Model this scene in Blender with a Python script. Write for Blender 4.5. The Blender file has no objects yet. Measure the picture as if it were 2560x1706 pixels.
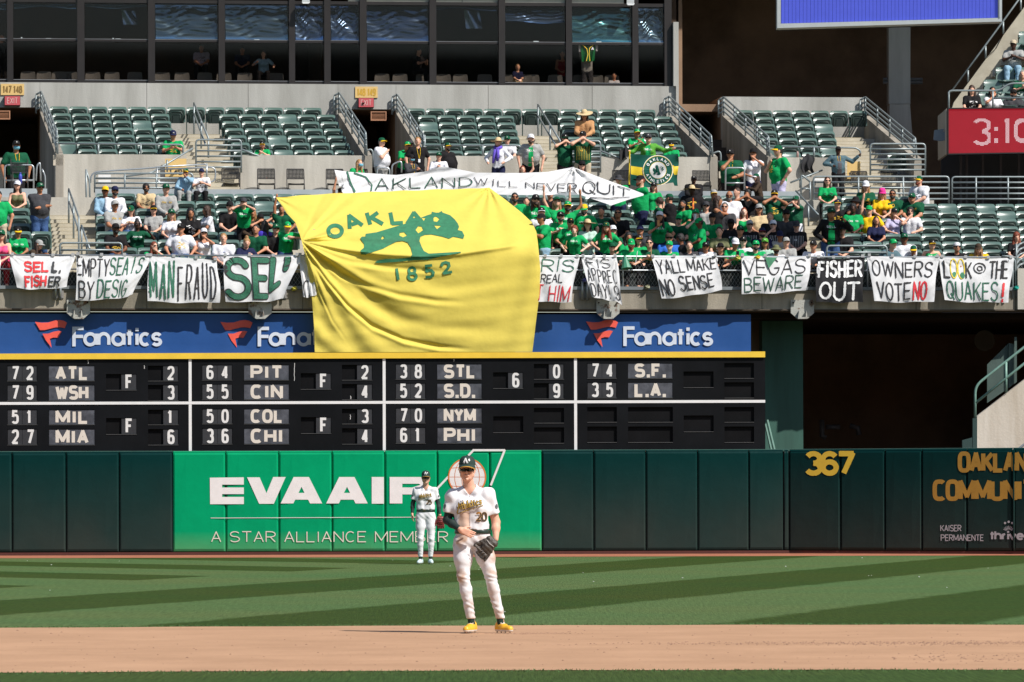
import bpy, math, random
import numpy as np
from mathutils import Vector, Matrix
from mathutils.bvhtree import BVHTree
# ------------------------------------------------------------ camera, sky, sun
F, H, YH, CX, ROLL = 12600.0, 1.52, 1222.0, 1280.0, 0.0028
scene = bpy.context.scene
COL = scene.collection
cam_d = bpy.data.cameras.new('camera')
cam = bpy.data.objects.new('camera', cam_d)
COL.objects.link(cam)
cam.location = (0, 0, H)
cam.rotation_euler = (math.radians(90), 0, 0)
cam.rotation_euler.rotate_axis('Z', -ROLL)
cam_d.sensor_width = 36.0
cam_d.lens = 36.0 * F / 2560.0
cam_d.shift_x = 0.0
cam_d.shift_y = (YH - 853.0) / 2560.0
cam_d.clip_start = 1.0
cam_d.clip_end = 2000.0
scene.camera = cam
SUN = Vector((0.72, -0.60, 1.0)).normalized()
elev = math.asin(SUN.z)
world = bpy.data.worlds.new('World')
scene.world = world
world.use_nodes = True
wn = world.node_tree
for n in list(wn.nodes): wn.nodes.remove(n)
w_out = wn.nodes.new('ShaderNodeOutputWorld'); w_bg = wn.nodes.new('ShaderNodeBackground'); w_sky = wn.nodes.new('ShaderNodeTexSky')
w_sky.sky_type = 'NISHITA'; w_sky.sun_disc = False
w_sky.sun_elevation = elev; w_sky.sun_rotation = math.atan2(SUN.x, SUN.y)
w_bg.inputs['Strength'].default_value = 0.085
wn.links.new(w_sky.outputs[0], w_bg.inputs[0]); wn.links.new(w_bg.outputs[0], w_out.inputs[0])
sun_d = bpy.data.lights.new('sun', 'SUN'); sun_d.energy = 4.6; sun_d.angle = math.radians(0.5); sun_d.color = (1.0, 0.955, 0.89)
sun = bpy.data.objects.new('sun', sun_d); COL.objects.link(sun)
sun.rotation_euler = SUN.to_track_quat('Z', 'Y').to_euler()
sun.location = (40, -30, 60)
scene.view_settings.view_transform = 'Standard'
scene.view_settings.look = 'None'
scene.view_settings.exposure = 0.35
scene.view_settings.gamma = 1.0
scene.view_settings.use_curve_mapping = False
# ------------------------------------------------------------ picture <-> place
def lev(px, py):
 dx, dz = px - CX, YH - py
 return dx + dz * ROLL, dz - dx * ROLL
def P(px, py, Y):                       # the point at distance Y seen at a pixel of the photograph
 lx, lz = lev(px, py)
 return Vector((lx / F * Y, Y, H + lz / F * Y))
ANG = math.radians(6.3); CA, SA = math.cos(ANG), math.sin(ANG); Y0 = 120.0
def S(u, d, z):                         # stand frame -> world: u along the front, d back from the front, z up
 return Vector((u * CA - d * SA, Y0 + u * SA + d * CA, z))
def SP(px, py, d):                      # pixel at stand depth d -> (u, z)
 lx, lz = lev(px, py)
 t = (d + Y0 * CA) / (CA - lx / F * SA)
 return (lx / F * t) * CA + (t - Y0) * SA, H + lz / F * t
def SW(px, py, d):
 u, z = SP(px, py, d)
 return S(u, d, z)
# ------------------------------------------------------------ materials
def lin(c):
 return tuple((x / 12.92 if x <= 0.04045 else ((x + 0.055) / 1.055) ** 2.4) for x in [v / 255.0 for v in c])
MATS = {}
def mat(name, col, rough=0.8, metal=0.0, var=0.12, scale=3.0, bump=0.0, bscale=40.0, spec=0.5, col2=None, emit=None, es=1.0, streak=False, srgb=False, sheen=0):
 if name in MATS: return MATS[name]
 if srgb: col = lin(col)
 m = bpy.data.materials.new(name); m.use_nodes = True
 nt = m.node_tree; b = nt.nodes['Principled BSDF']
 b.inputs['Roughness'].default_value = rough; b.inputs['Metallic'].default_value = metal
 b.inputs['Specular IOR Level'].default_value = spec
 if sheen: b.inputs['Sheen Weight'].default_value = sheen
 c2 = col2 if col2 else tuple(c * (1 - var) for c in col); c1 = tuple(min(1, c * (1 + var * 0.6)) for c in col)
 tc = nt.nodes.new('ShaderNodeTexCoord')
 src = tc.outputs['Object']
 if streak:
  mp = nt.nodes.new('ShaderNodeMapping'); mp.inputs['Scale'].default_value = (1, 1, 0.12)
  nt.links.new(src, mp.inputs[0]); src = mp.outputs[0]
 if var > 0 or col2:
  nz = nt.nodes.new('ShaderNodeTexNoise'); nz.inputs['Scale'].default_value = scale; nz.inputs['Detail'].default_value = 6
  nz.inputs['Roughness'].default_value = 0.65
  nt.links.new(src, nz.inputs['Vector'])
  rp = nt.nodes.new('ShaderNodeValToRGB'); rp.color_ramp.elements[0].position = 0.32; rp.color_ramp.elements[1].position = 0.68
  rp.color_ramp.elements[0].color = (*c2, 1); rp.color_ramp.elements[1].color = (*c1, 1)
  nt.links.new(nz.outputs['Fac'], rp.inputs[0]); nt.links.new(rp.outputs[0], b.inputs['Base Color'])
 else:
  b.inputs['Base Color'].default_value = (*col, 1)
 if bump > 0:
  n2 = nt.nodes.new('ShaderNodeTexNoise'); n2.inputs['Scale'].default_value = bscale; n2.inputs['Detail'].default_value = 4
  nt.links.new(tc.outputs['Object'], n2.inputs['Vector'])
  bp = nt.nodes.new('ShaderNodeBump'); bp.inputs['Strength'].default_value = bump; bp.inputs['Distance'].default_value = 0.05
  nt.links.new(n2.outputs['Fac'], bp.inputs['Height']); nt.links.new(bp.outputs[0], b.inputs['Normal'])
 if emit:
  b.inputs['Emission Color'].default_value = (*emit, 1); b.inputs['Emission Strength'].default_value = es
 MATS[name] = m
 return m
def cloth(c):                           # fabric of an sRGB colour, darkened to its albedo
 l = tuple(min(0.8, v * 0.86) for v in lin(c))
 return mat('fabric %d %d %d' % tuple(c), l, rough=0.85, var=0.14, scale=14, bump=0.25, bscale=30, spec=0.2)
def skin(c):
 l = tuple(min(0.75, v * 0.92) for v in lin(c))
 return mat('skin %d %d %d' % tuple(c), l, rough=0.55, var=0.10, scale=18, spec=0.35)
# ------------------------------------------------------------ objects
def link(o, parent=None):
 COL.objects.link(o)
 if parent is not None: o.parent = parent
 return o
def empty(name, loc=(0, 0, 0), label=None, cat=None, group=None, kind=None, rz=0.0):
 o = bpy.data.objects.new(name, None); o.empty_display_size = 0.2
 o.location = loc; o.rotation_euler = (0, 0, rz)
 return link(tag(o, label, cat, group, kind))
def tag(o, label=None, cat=None, group=None, kind=None):
 if label: o['label'] = label
 if cat: o['category'] = cat
 if group: o['group'] = group
 if kind: o['kind'] = kind
 return o
def local_parent(o, parent):            # mesh made in world coordinates, parent keeps its own place
 o.parent = parent
 o.matrix_parent_inverse = Matrix.LocRotScale(parent.location, parent.rotation_euler, parent.scale).inverted()
class MB:
 def __init__(s): s.v = []; s.f = []; s.m = []
 def quad(s, a, b, c, d, m=0):
  n = len(s.v); s.v += [tuple(a), tuple(b), tuple(c), tuple(d)]; s.f.append((n, n + 1, n + 2, n + 3)); s.m.append(m)
 def poly(s, pts, m=0):
  n = len(s.v); s.v += [tuple(p) for p in pts]; s.f.append(tuple(range(n, n + len(pts)))); s.m.append(m)
 def box(s, x0, x1, y0, y1, z0, z1, m=0, T=None):
  n = len(s.v)
  c = [(x0, y0, z0), (x1, y0, z0), (x1, y1, z0), (x0, y1, z0), (x0, y0, z1), (x1, y0, z1), (x1, y1, z1), (x0, y1, z1)]
  s.v += [tuple(T(*p)) if T else p for p in c]
  for f in [(0, 3, 2, 1), (4, 5, 6, 7), (0, 1, 5, 4), (1, 2, 6, 5), (2, 3, 7, 6), (3, 0, 4, 7)]:
   s.f.append(tuple(n + i for i in f)); s.m.append(m)
  return s
 def prism(s, front, off, m=0):      # polygon (3-D points) extruded by a vector
  n = len(s.v); k = len(front); off = Vector(off)
  s.v += [tuple(p) for p in front] + [tuple(Vector(p) + off) for p in front]
  s.f.append(tuple(range(n, n + k))); s.m.append(m)
  s.f.append(tuple(range(n + 2 * k - 1, n + k - 1, -1))); s.m.append(m)
  for i in range(k):
   j = (i + 1) % k
   s.f.append((n + i, n + k + i, n + k + j, n + j)); s.m.append(m)
  return s
 def tube(s, pts, r, n=6, m=0, cap=True):
  pts = [Vector(p) for p in pts]
  if len(pts) < 2: return s
  rr = r if isinstance(r, (list, tuple)) else [r] * len(pts)
  base = len(s.v); up = None
  for i, p in enumerate(pts):
   t = (pts[min(i + 1, len(pts) - 1)] - pts[max(i - 1, 0)])
   if t.length < 1e-9: t = Vector((0, 0, 1))
   t.normalize()
   if up is None: up = t.orthogonal().normalized()
   up = (up - t * up.dot(t));
   if up.length < 1e-6: up = t.orthogonal()
   up.normalize(); w = t.cross(up)
   for k in range(n):
    a = 2 * math.pi * (k + .5) / n
    s.v.append(tuple(p + up * (math.cos(a) * rr[i]) + w * (math.sin(a) * rr[i])))
  for i in range(len(pts) - 1):
   for k in range(n):
    a = base + i * n + k; b = base + i * n + (k + 1) % n
    s.f.append((a, b, b + n, a + n)); s.m.append(m)
  if cap:
   s.f.append(tuple(base + k for k in range(n - 1, -1, -1))); s.m.append(m)
   e = base + (len(pts) - 1) * n
   s.f.append(tuple(e + k for k in range(n))); s.m.append(m)
  return s
 def grid(s, fn, nu, nv, m=0):       # fn(i/nu, j/nv) -> point
  n = len(s.v)
  for j in range(nv + 1):
   for i in range(nu + 1): s.v.append(tuple(fn(i / nu, j / nv)))
  for j in range(nv):
   for i in range(nu):
    a = n + j * (nu + 1) + i
    s.f.append((a, a + 1, a + nu + 2, a + nu + 1)); s.m.append(m)
  return s
 def mesh(s, name, mats, smooth=False):
  me = bpy.data.meshes.new(name)
  me.from_pydata(s.v, [], s.f)
  for m in (mats if isinstance(mats, (list, tuple)) else [mats]): me.materials.append(m)
  if any(s.m): me.polygons.foreach_set('material_index', s.m)
  if smooth: me.polygons.foreach_set('use_smooth', [True] * len(s.f))
  me.update()
  return me
 def build(s, name, mats, parent=None, smooth=False, label=None, cat=None, group=None, kind=None):
  o = bpy.data.objects.new(name, s.mesh(name, mats, smooth))
  COL.objects.link(o)
  if parent is not None: local_parent(o, parent)
  return tag(o, label, cat, group, kind)
def bend(pts, r=0.06, n=4):             # round the corners of a polyline
 pts = [Vector(p) for p in pts]; out = [pts[0]]
 for i in range(1, len(pts) - 1):
  a, b, c = pts[i - 1], pts[i], pts[i + 1]
  ra = min(r, (a - b).length * .45); rc = min(r, (c - b).length * .45)
  p0 = b + (a - b).normalized() * ra; p1 = b + (c - b).normalized() * rc
  for k in range(n + 1):
   t = k / n
   out.append(p0 * (1 - t) ** 2 + b * (2 * t * (1 - t)) + p1 * t ** 2)
 out.append(pts[-1]); return out
def fix_normals(o):
 import bmesh
 bm = bmesh.new(); bm.from_mesh(o.data); bmesh.ops.recalc_face_normals(bm, faces=bm.faces); bm.to_mesh(o.data); bm.free()
 return o
# ------------------------------------------------------------ stroke lettering
def E(cx, cy, rx, ry, a0, a1, n=14, e=2.0):
 out = []
 for i in range(n + 1):
  a = math.radians(a0 + (a1 - a0) * i / n); c, s_ = math.cos(a), math.sin(a)
  out.append((cx + rx * math.copysign(abs(c) ** (2 / e), c), cy + ry * math.copysign(abs(s_) ** (2 / e), s_)))
 return out
def glyphs(e):
 O = [E(.5, .5, .5, .5, 90, 450, 28, e)]
 g = {
 'A': [[(0, 0), (.5, 1), (1, 0)], [(.2, .33), (.8, .33)]],
 'B': [[(0, .5), (0, 0), (.5, 0)] + E(.5, .27, .5, .27, -90, 90, 10, e) + [(0, .54)], [(0, .54), (0, 1), (.45, 1)] + E(.45, .77, .47, .23, 90, -90, 10, e)],
 'C': [E(.5, .5, .5, .5, 48, 312, 20, e)], 'D': [[(0, 0), (0, 1), (.42, 1)] + E(.42, .5, .58, .5, 90, -90, 16, e) + [(0, 0)]],
 'E': [[(1, 1), (0, 1), (0, 0), (1, 0)], [(0, .52), (.85, .52)]], 'F': [[(1, 1), (0, 1), (0, 0)], [(0, .52), (.82, .52)]],
 'G': [E(.5, .5, .5, .5, 48, 345, 20, e) + [(1, .45), (.58, .45)]], 'H': [[(0, 0), (0, 1)], [(1, 0), (1, 1)], [(0, .5), (1, .5)]],
 'I': [[(.5, 0), (.5, 1)]], 'K': [[(0, 0), (0, 1)], [(1, 1), (0, .4)], [(.3, .58), (1, 0)]], 'L': [[(0, 1), (0, 0), (1, 0)]],
 'M': [[(0, 0), (0, 1), (.5, .15), (1, 1), (1, 0)]], 'N': [[(0, 0), (0, 1), (1, 0), (1, 1)]], 'O': O,
 'P': [[(0, 0), (0, 1), (.5, 1)] + E(.5, .74, .5, .26, 90, -90, 12, e) + [(0, .48)]], 'Q': O + [[(.58, .28), (1.02, -.06)]],
 'R': [[(0, 0), (0, 1), (.5, 1)] + E(.5, .74, .5, .26, 90, -90, 12, e) + [(0, .48)], [(.45, .48), (1, 0)]],
 'S': [E(.5, .76, .47, .24, 25, 270, 14, e)[:-1] + E(.5, .26, .5, .26, 90, -155, 14, e)], 'T': [[(0, 1), (1, 1)], [(.5, 1), (.5, 0)]],
 'U': [[(0, 1), (0, .34)] + E(.5, .34, .5, .34, 180, 360, 12, e) + [(1, 1)]], 'V': [[(0, 1), (.5, 0), (1, 1)]],
 'W': [[(0, 1), (.26, 0), (.5, .85), (.74, 0), (1, 1)]], 'X': [[(0, 0), (1, 1)], [(0, 1), (1, 0)]], 'Y': [[(0, 1), (.5, .48), (1, 1)], [(.5, .48), (.5, 0)]],
 '0': O, '1': [[(.12, .8), (.55, 1), (.55, 0)]],
 '2': [E(.5, .72, .48, .28, 170, -35, 12, e) + [(0, 0), (1, 0)]], '3': [E(.5, .75, .46, .25, 155, -90, 12, e), E(.5, .26, .5, .26, 90, -155, 12, e)],
 '4': [[(.7, 0), (.7, 1)], [(.72, .98), (.04, .27), (1, .27)]], '5': [[(.9, 1), (.12, 1), (.06, .55)] + E(.47, .33, .5, .33, 125, -150, 14, e)],
 '6': [E(.5, .7, .48, .3, 30, 180, 10, e) + [(.02, .3)], E(.5, .29, .48, .29, 90, 450, 22, e)], '7': [[(0, 1), (1, 1), (.35, 0)]],
 '8': [E(.5, .76, .42, .24, 90, 450, 20, e), E(.5, .27, .5, .27, 90, 450, 20, e)], '9': [E(.5, .71, .48, .29, 90, 450, 22, e), [(.98, .7)] + E(.5, .3, .48, .3, 0, -150, 10, e)],
 '.': [[(.5, 0), (.5, .001)]], ',': [[(.6, .05), (.3, -.16)]], '!': [[(.5, 1), (.42, .3)], [(.4, .0), (.4, .02)]], ':': [[(.5, .22), (.5, .23)], [(.5, .72), (.5, .73)]],
 '@': [E(.5, .5, .5, .45, -50, 290, 24, e), E(.5, .47, .2, .2, 0, 360, 14, e), [(.7, .6), (.72, .32)]],
 "'": [[(.5, 1), (.4, .75)]],
 'a': [E(.45, .35, .45, .35, 0, 360, 24), [(.93, .71), (.93, 0)]], 'n': [[(0, .71), (0, 0)], [(0, .36)] + E(.42, .37, .42, .34, 160, 0, 12) + [(.84, 0)]],
 't': [[(.4, .97), (.4, 0)], [(0, .69), (.85, .69)]], 'i': [[(.5, .7), (.5, 0)], [(.5, .97), (.5, .972)]], 'c': [E(.48, .35, .45, .35, 50, 310, 18)],
 's': [E(.45, .52, .38, .18, 20, 270, 12)[:-1] + E(.45, .18, .4, .18, 90, -155, 12)], 'h': [[(0, 1.02), (0, 0)], [(0, .36)] + E(.42, .37, .42, .34, 160, 0, 12) + [(.84, 0)]],
 'r': [[(0, .71), (0, 0)], [(0, .38), (.2, .62), (.6, .69)]], 'v': [[(0, .7), (.45, 0), (.9, .7)]], 'e': [[(.04, .37), (.9, .37)] + E(.47, .35, .43, .35, 5, 320, 20)],
 'l': [[(.5, 1.02), (.5, 0)]],
 }
 return g
GL = {2.0: glyphs(2.0), 2.8: glyphs(2.8), 3.4: glyphs(3.4)}
WF = {'I': .22, 'M': 1.3, 'W': 1.45, '.': .2, ',': .3, '!': .25, ':': .25, "'": .25, 'i': .2, 'l': .2, 't': .6, 'r': .6, 's': .8, 'c': .85, '1': .75, 'E': .88, 'F': .85, 'L': .82, '@': 1.3}
def resample(st, step):
 out = [st[0]]
 for a, b in zip(st[:-1], st[1:]):
  l = math.hypot(b[0] - a[0], b[1] - a[1]); n = max(1, int(math.ceil(l / step)))
  for k in range(1, n + 1): out.append((a[0] + (b[0] - a[0]) * k / n, a[1] + (b[1] - a[1]) * k / n))
 return out
STK = [0]
def stroke(mb, pts, t, M, m=0, rnd=False, step=None, lift=0.0, lump=0.0):
 """a flat ribbon of width t along pts; M(x, y, k) places it, k is the small height above the surface"""
 closed = len(pts) > 3 and math.hypot(pts[0][0] - pts[-1][0], pts[0][1] - pts[-1][1]) < 1e-5
 if not rnd and len(pts) > 2:          # sharp corners: separate strokes that overlap at the corner
  for i in range(1, len(pts) - 1):
   u_, v_ = (pts[i][0] - pts[i - 1][0], pts[i][1] - pts[i - 1][1]), (pts[i + 1][0] - pts[i][0], pts[i + 1][1] - pts[i][1])
   lu, lv = math.hypot(*u_), math.hypot(*v_)
   if lu < 1e-9 or lv < 1e-9: continue
   c_ = (u_[0] * v_[0] + u_[1] * v_[1]) / (lu * lv)
   if c_ < .35:
    e_ = t * (.5 if c_ > -.3 else .22)
    stroke(mb, list(pts[:i]) + [(pts[i][0] + u_[0] / lu * e_, pts[i][1] + u_[1] / lu * e_)], t, M, m, rnd, step, lift, lump)
    stroke(mb, [(pts[i][0] - v_[0] / lv * e_, pts[i][1] - v_[1] / lv * e_)] + list(pts[i + 1:]), t, M, m, rnd, step, lift, lump)
    return
 cl = [pts[0]]
 for p in pts[1:]:
  if math.hypot(p[0] - cl[-1][0], p[1] - cl[-1][1]) > 1e-6: cl.append(p)
 if step: cl = resample(cl, step)
 n = len(cl); STK[0] += 1; z = lift + (STK[0] % 5) * 0.0006
 base = len(mb.v); rng = random.Random(int(abs(cl[0][0] * 977 + cl[0][1] * 313) * 1000) % 99991)
 for i in range(n):
  if closed: a, b, c = cl[(i - 1) % (n - 1)], cl[i], cl[(i + 1) % (n - 1)]
  else: a, b, c = cl[max(i - 1, 0)], cl[i], cl[min(i + 1, n - 1)]
  d1 = (b[0] - a[0], b[1] - a[1]); d2 = (c[0] - b[0], c[1] - b[1])
  l1 = math.hypot(*d1); l2 = math.hypot(*d2)
  if l1 < 1e-9: d1, l1 = d2, l2
  if l2 < 1e-9: d2, l2 = d1, l1
  n1 = (-d1[1] / l1, d1[0] / l1); n2 = (-d2[1] / l2, d2[0] / l2)
  mx, my = n1[0] + n2[0], n1[1] + n2[1]; q = math.hypot(mx, my)
  if q < .2: mx, my, q = n1[0], n1[1], 1.0; k = 1.0
  else: mx, my = mx / q, my / q; k = min(1.5, 1 / max(.3, mx * n1[0] + my * n1[1]))
  h = t * .5 * k * (1 + lump * (rng.random() - .5))
  mb.v.append(tuple(M(b[0] + mx * h, b[1] + my * h, z))); mb.v.append(tuple(M(b[0] - mx * h, b[1] - my * h, z)))
 for i in range(n - 1):
  a = base + 2 * i; mb.f.append((a, a + 1, a + 3, a + 2)); mb.m.append(m)
 if rnd and not closed:
  for (p, q) in ((cl[0], cl[1]), (cl[-1], cl[-2])):
   an = math.atan2(p[1] - q[1], p[0] - q[0]); k0 = len(mb.v)
   for j in range(7):
    a = an - math.pi / 2 + math.pi * j / 6
    mb.v.append(tuple(M(p[0] + math.cos(a) * t * .5, p[1] + math.sin(a) * t * .5, z)))
   mb.f.append(tuple(k0 + j for j in range(7))); mb.m.append(m)
def text(mb, s, x, y, h, M, w=.55, t=.14, gap=.18, m=0, rnd=False, step=None, lift=0.0, e=2.0, jit=0.0, lump=0.0, ital=0.0, fit=None, seed=1):
 """stroke text: x, y baseline start; h height of a capital; w width of a letter / h; t stroke / h"""
 tt = t * h
 tot = sum((WF.get(c, 1.0) * w + gap) if c != ' ' else (w * .55 + gap * .6) for c in s) - gap
 k = 1.0 if fit is None else (fit - tt) / (h * tot) if tot else 1.0
 rng = random.Random(seed); cx = x + tt / 2
 for c in s:
  if c == ' ': cx += (w * .55 + gap * .6) * h * k; continue
  cw = WF.get(c, 1.0) * w * h * k; ih = h - tt
  jy = (rng.random() - .5) * jit * h; js = 1 + (rng.random() - .5) * jit; ja = (rng.random() - .5) * jit * .6
  for st in GL[e].get(c, []):
   pts = []
   for (a, b) in st:
    if jit: a += (rng.random() - .5) * jit * .15; b += (rng.random() - .5) * jit * .12
    yy = y + tt / 2 + b * ih * js + jy
    pts.append((cx + a * cw + (ital + ja) * b * ih, yy))
   if len(st) > 3 and st[0] == st[-1]: pts[-1] = pts[0]
   elif len(st) > 8 and math.hypot(st[0][0] - st[-1][0], st[0][1] - st[-1][1]) < .01: pts[-1] = pts[0]
   if len(pts) == 2 and abs(pts[0][1] - pts[1][1]) < tt * .3 and c in '.!:i':
    p = pts[0]; pts = [(p[0], p[1] - tt * .5), (p[0], p[1] + tt * .5)] ; pts = [(p[0], p[1] - tt * .5), (p[0], p[1] + tt * .5)]
   stroke(mb, pts, tt, M, m, rnd, step, lift, lump)
  cx += cw + gap * h * k
 return cx - gap * h * k
# ------------------------------------------------------------ shared materials
CONC = mat('concrete', (.50, .475, .42), rough=.9, col2=(.33, .31, .27), scale=1.3, bump=.12, bscale=25, streak=True, spec=.25)
CONC_L = mat('pale concrete', (.43, .425, .40), rough=.9, col2=(.29, .285, .262), scale=1.1, bump=.10, bscale=30, streak=True, spec=.25)
CONC_D = mat('stained concrete', (.36, .32, .26), rough=.92, col2=(.17, .155, .125), scale=1.6, bump=.15, bscale=30, streak=True, spec=.2)
CONC_S = mat('sandy concrete', (.50, .46, .37), rough=.92, col2=(.40, .36, .28), scale=2.0, bump=.12, bscale=40, spec=.2)
STEEL = mat('galvanised rail', (.25, .29, .30), rough=.42, metal=.35, var=.12, scale=8)
ALU = mat('bright rail', (.42, .45, .47), rough=.35, metal=.6, var=.1, scale=8)
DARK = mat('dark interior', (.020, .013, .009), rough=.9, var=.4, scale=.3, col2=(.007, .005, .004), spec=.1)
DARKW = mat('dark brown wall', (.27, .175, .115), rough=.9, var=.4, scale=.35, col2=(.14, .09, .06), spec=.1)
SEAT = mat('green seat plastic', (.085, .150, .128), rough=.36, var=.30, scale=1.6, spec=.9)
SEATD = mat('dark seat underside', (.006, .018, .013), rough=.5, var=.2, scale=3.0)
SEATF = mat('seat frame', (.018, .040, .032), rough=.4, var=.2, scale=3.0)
WHITE = mat('white paint', (.74, .74, .74), rough=.6, var=.05, scale=6)
YEL = mat('yellow paint', (.80, .53, .045), rough=.55, var=.08, scale=2.5)
TEXTW = mat('white lettering', (.70, .69, .68), rough=.6, var=.06, scale=5)
BLACKP = mat('black paint', (.0065, .007, .0085), rough=.5, var=.4, scale=.7, spec=.12)
FRAMEB = mat('bronze window frame', (.018, .014, .013), rough=.45, var=.2, scale=2)
# ------------------------------------------------------------ ground
WY = 116.7
def field_material():
 m = bpy.data.materials.new('mown grass'); m.use_nodes = True
 nt = m.node_tree; b = nt.nodes['Principled BSDF']; b.inputs['Roughness'].default_value = .9; b.inputs['Specular IOR Level'].default_value = .06
 N = nt.nodes.new; Lk = nt.links.new
 g = N('ShaderNodeNewGeometry'); sx = N('ShaderNodeSeparateXYZ'); Lk(g.outputs['Position'], sx.inputs[0])
 nz = N('ShaderNodeTexNoise'); nz.inputs['Scale'].default_value = .9; nz.inputs['Detail'].default_value = 3; Lk(g.outputs['Position'], nz.inputs['Vector'])
 def M(op, a, b_=None, c=None):
  n = N('ShaderNodeMath'); n.operation = op
  for i, v in enumerate((a, b_, c)):
   if v is None: continue
   if isinstance(v, (int, float)): n.inputs[i].default_value = v
   else: Lk(v, n.inputs[i])
  return n.outputs[0]
 wob = M('MULTIPLY', M('SUBTRACT', nz.outputs['Fac'], .5), .35)
 X, Y = sx.outputs['X'], sx.outputs['Y']
 def band(c, off, per, duty):
  f = M('FRACT', M('DIVIDE', M('SUBTRACT', M('ADD', c, wob), off), per))
  up = M('MULTIPLY', M('SUBTRACT', duty, f), 30.0); n = N('ShaderNodeClamp'); Lk(up, n.inputs[0])
  dn = M('MULTIPLY', f, 30.0); n2 = N('ShaderNodeClamp'); Lk(dn, n2.inputs[0])
  return M('MULTIPLY', n.outputs[0], n2.outputs[0])
 c1 = M('SUBTRACT', X, M('MULTIPLY', Y, .258)); c2 = M('ADD', X, M('MULTIPLY', Y, .76))
 b1 = band(c1, -25.1, 6.35, .5); b2 = band(c2, 57.7, 8.8, .5)
 sel = M('GREATER_THAN', c1, -28.1); infield = M('LESS_THAN', Y, 42.6)
 st = M('ADD', M('MULTIPLY', b1, sel), M('MULTIPLY', b2, M('SUBTRACT', 1.0, sel)))
 st = M('ADD', M('MULTIPLY', st, M('SUBTRACT', 1.0, infield)), M('MULTIPLY', infield, .75))
 mix = N('ShaderNodeMixRGB'); Lk(st, mix.inputs[0]); mix.inputs[1].default_value = (.078, .124, .043, 1); mix.inputs[2].default_value = (.036, .060, .012, 1)
 n3 = N('ShaderNodeTexNoise'); n3.inputs['Scale'].default_value = 1; n3.inputs['Detail'].default_value = 5; n3.inputs['Roughness'].default_value = .75; mpg = N('ShaderNodeMapping'); mpg.inputs['Scale'].default_value = (30, 1.1, 1); Lk(g.outputs['Position'], mpg.inputs[0]); Lk(mpg.outputs[0], n3.inputs['Vector'])
 n4 = N('ShaderNodeTexNoise'); n4.inputs['Scale'].default_value = .22; n4.inputs['Detail'].default_value = 3; Lk(g.outputs['Position'], n4.inputs['Vector'])
 f1 = M('ADD', M('MULTIPLY', n3.outputs['Fac'], 1.7), .15)
 mu = N('ShaderNodeMixRGB'); mu.blend_type = 'MULTIPLY'; mu.inputs[0].default_value = 1; Lk(mix.outputs[0], mu.inputs[1])
 cb = N('ShaderNodeCombineXYZ'); Lk(M('MULTIPLY', f1, M('ADD', M('MULTIPLY', n4.outputs['Fac'], .7), .65)), cb.inputs[0]); Lk(f1, cb.inputs[1]); Lk(f1, cb.inputs[2]); Lk(cb.outputs[0], mu.inputs[2])
 Lk(mu.outputs[0], b.inputs['Base Color'])
 bp = N('ShaderNodeBump'); bp.inputs['Strength'].default_value = .6; bp.inputs['Distance'].default_value = .03; Lk(n3.outputs['Fac'], bp.inputs['Height']); Lk(bp.outputs[0], b.inputs['Normal'])
 return m
mb = MB(); mb.quad((-400, -60, 0), (400, -60, 0), (400, 116.2, 0), (-400, 116.2, 0))
mb.build('grass_field', field_material(), kind='structure')
mb = MB(); mb.quad((-400, 116.2, -.0), (400, 116.2, 0), (400, 900, 0), (-400, 900, 0))
mb.build('ground', mat('earth', (.08, .07, .055), rough=.95), kind='structure')
DIRT = mat('infield clay', (.43, .258, .156), rough=.95, col2=(.375, .222, .132), scale=.7, bump=.2, bscale=12, spec=.1)
YN, YF = 42.05, 55.9
mb = MB(); nx = 60
for i in range(nx):
 a0 = -7 + 14 * i / nx; a1 = -7 + 14 * (i + 1) / nx
 fa = lambda a: YF - .012 * (a - .5) ** 2 + .05 * math.sin(a * 3.1); na = lambda a: YN - .009 * (a) ** 2 + .04 * math.sin(a * 2.3 + 1)
 mb.quad((a0, na(a0), .004), (a1, na(a1), .004), (a1, fa(a1), .004), (a0, fa(a0), .004))
mb.build('infield_dirt', DIRT, kind='structure')
TRACK = mat('warning track clay', (.36, .145, .085), rough=.95, col2=(.30, .115, .068), scale=3, bump=.3, bscale=30, spec=.1)
mb = MB(); mb.quad((-60, 112.1, .004), (60, 112.1, .004), (60, 116.5, .004), (-60, 116.5, .004))
mb.build('warning_track', TRACK, kind='structure')
rng = random.Random(5)
mb = MB()
for k in range(5200):
 x = rng.uniform(-6.6, 6.6); near = rng.random() < .35
 y = (YN - .009 * x * x + .04 * math.sin(x * 2.3 + 1) - rng.random() ** 2 * .5 + .04) if near else (YF - .012 * (x - .5) ** 2 + .05 * math.sin(x * 3.1) + rng.random() ** 2 * .6 - .04)
 h = rng.uniform(.006, .022); w = .005; dx = rng.uniform(-.015, .015)
 mb.poly([(x - w, y, .002), (x + w, y, .002), (x + dx, y + rng.uniform(-.01, .01), h)])
mb.build('grass_edge_blades', mat('grass blade', (.075, .15, .045), rough=.9, var=.4, scale=5), kind='stuff', label='short uneven grass blades along the clay edge', cat='grass')
mb = MB()
def clod(x, y, r, h):
 r *= .8; h *= .55
 n = 5; a0 = rng.random() * 6
 ring = [(x + math.cos(a0 + 6.283 * i / n) * r * rng.uniform(.7, 1.2), y + math.sin(a0 + 6.283 * i / n) * r * rng.uniform(.7, 1.2), .005) for i in range(n)]
 top = (x + rng.uniform(-.3, .3) * r, y, .005 + h)
 for i in range(n): mb.poly([ring[i], ring[(i + 1) % n], top])
for k in range(330):
 Y = rng.uniform(42.3, 55.3); X = rng.uniform(-6, 6)
 r = rng.choice([.006, .008, .012, .016]) * rng.uniform(.7, 1.5); clod(X, Y, r, r * .9)
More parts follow.
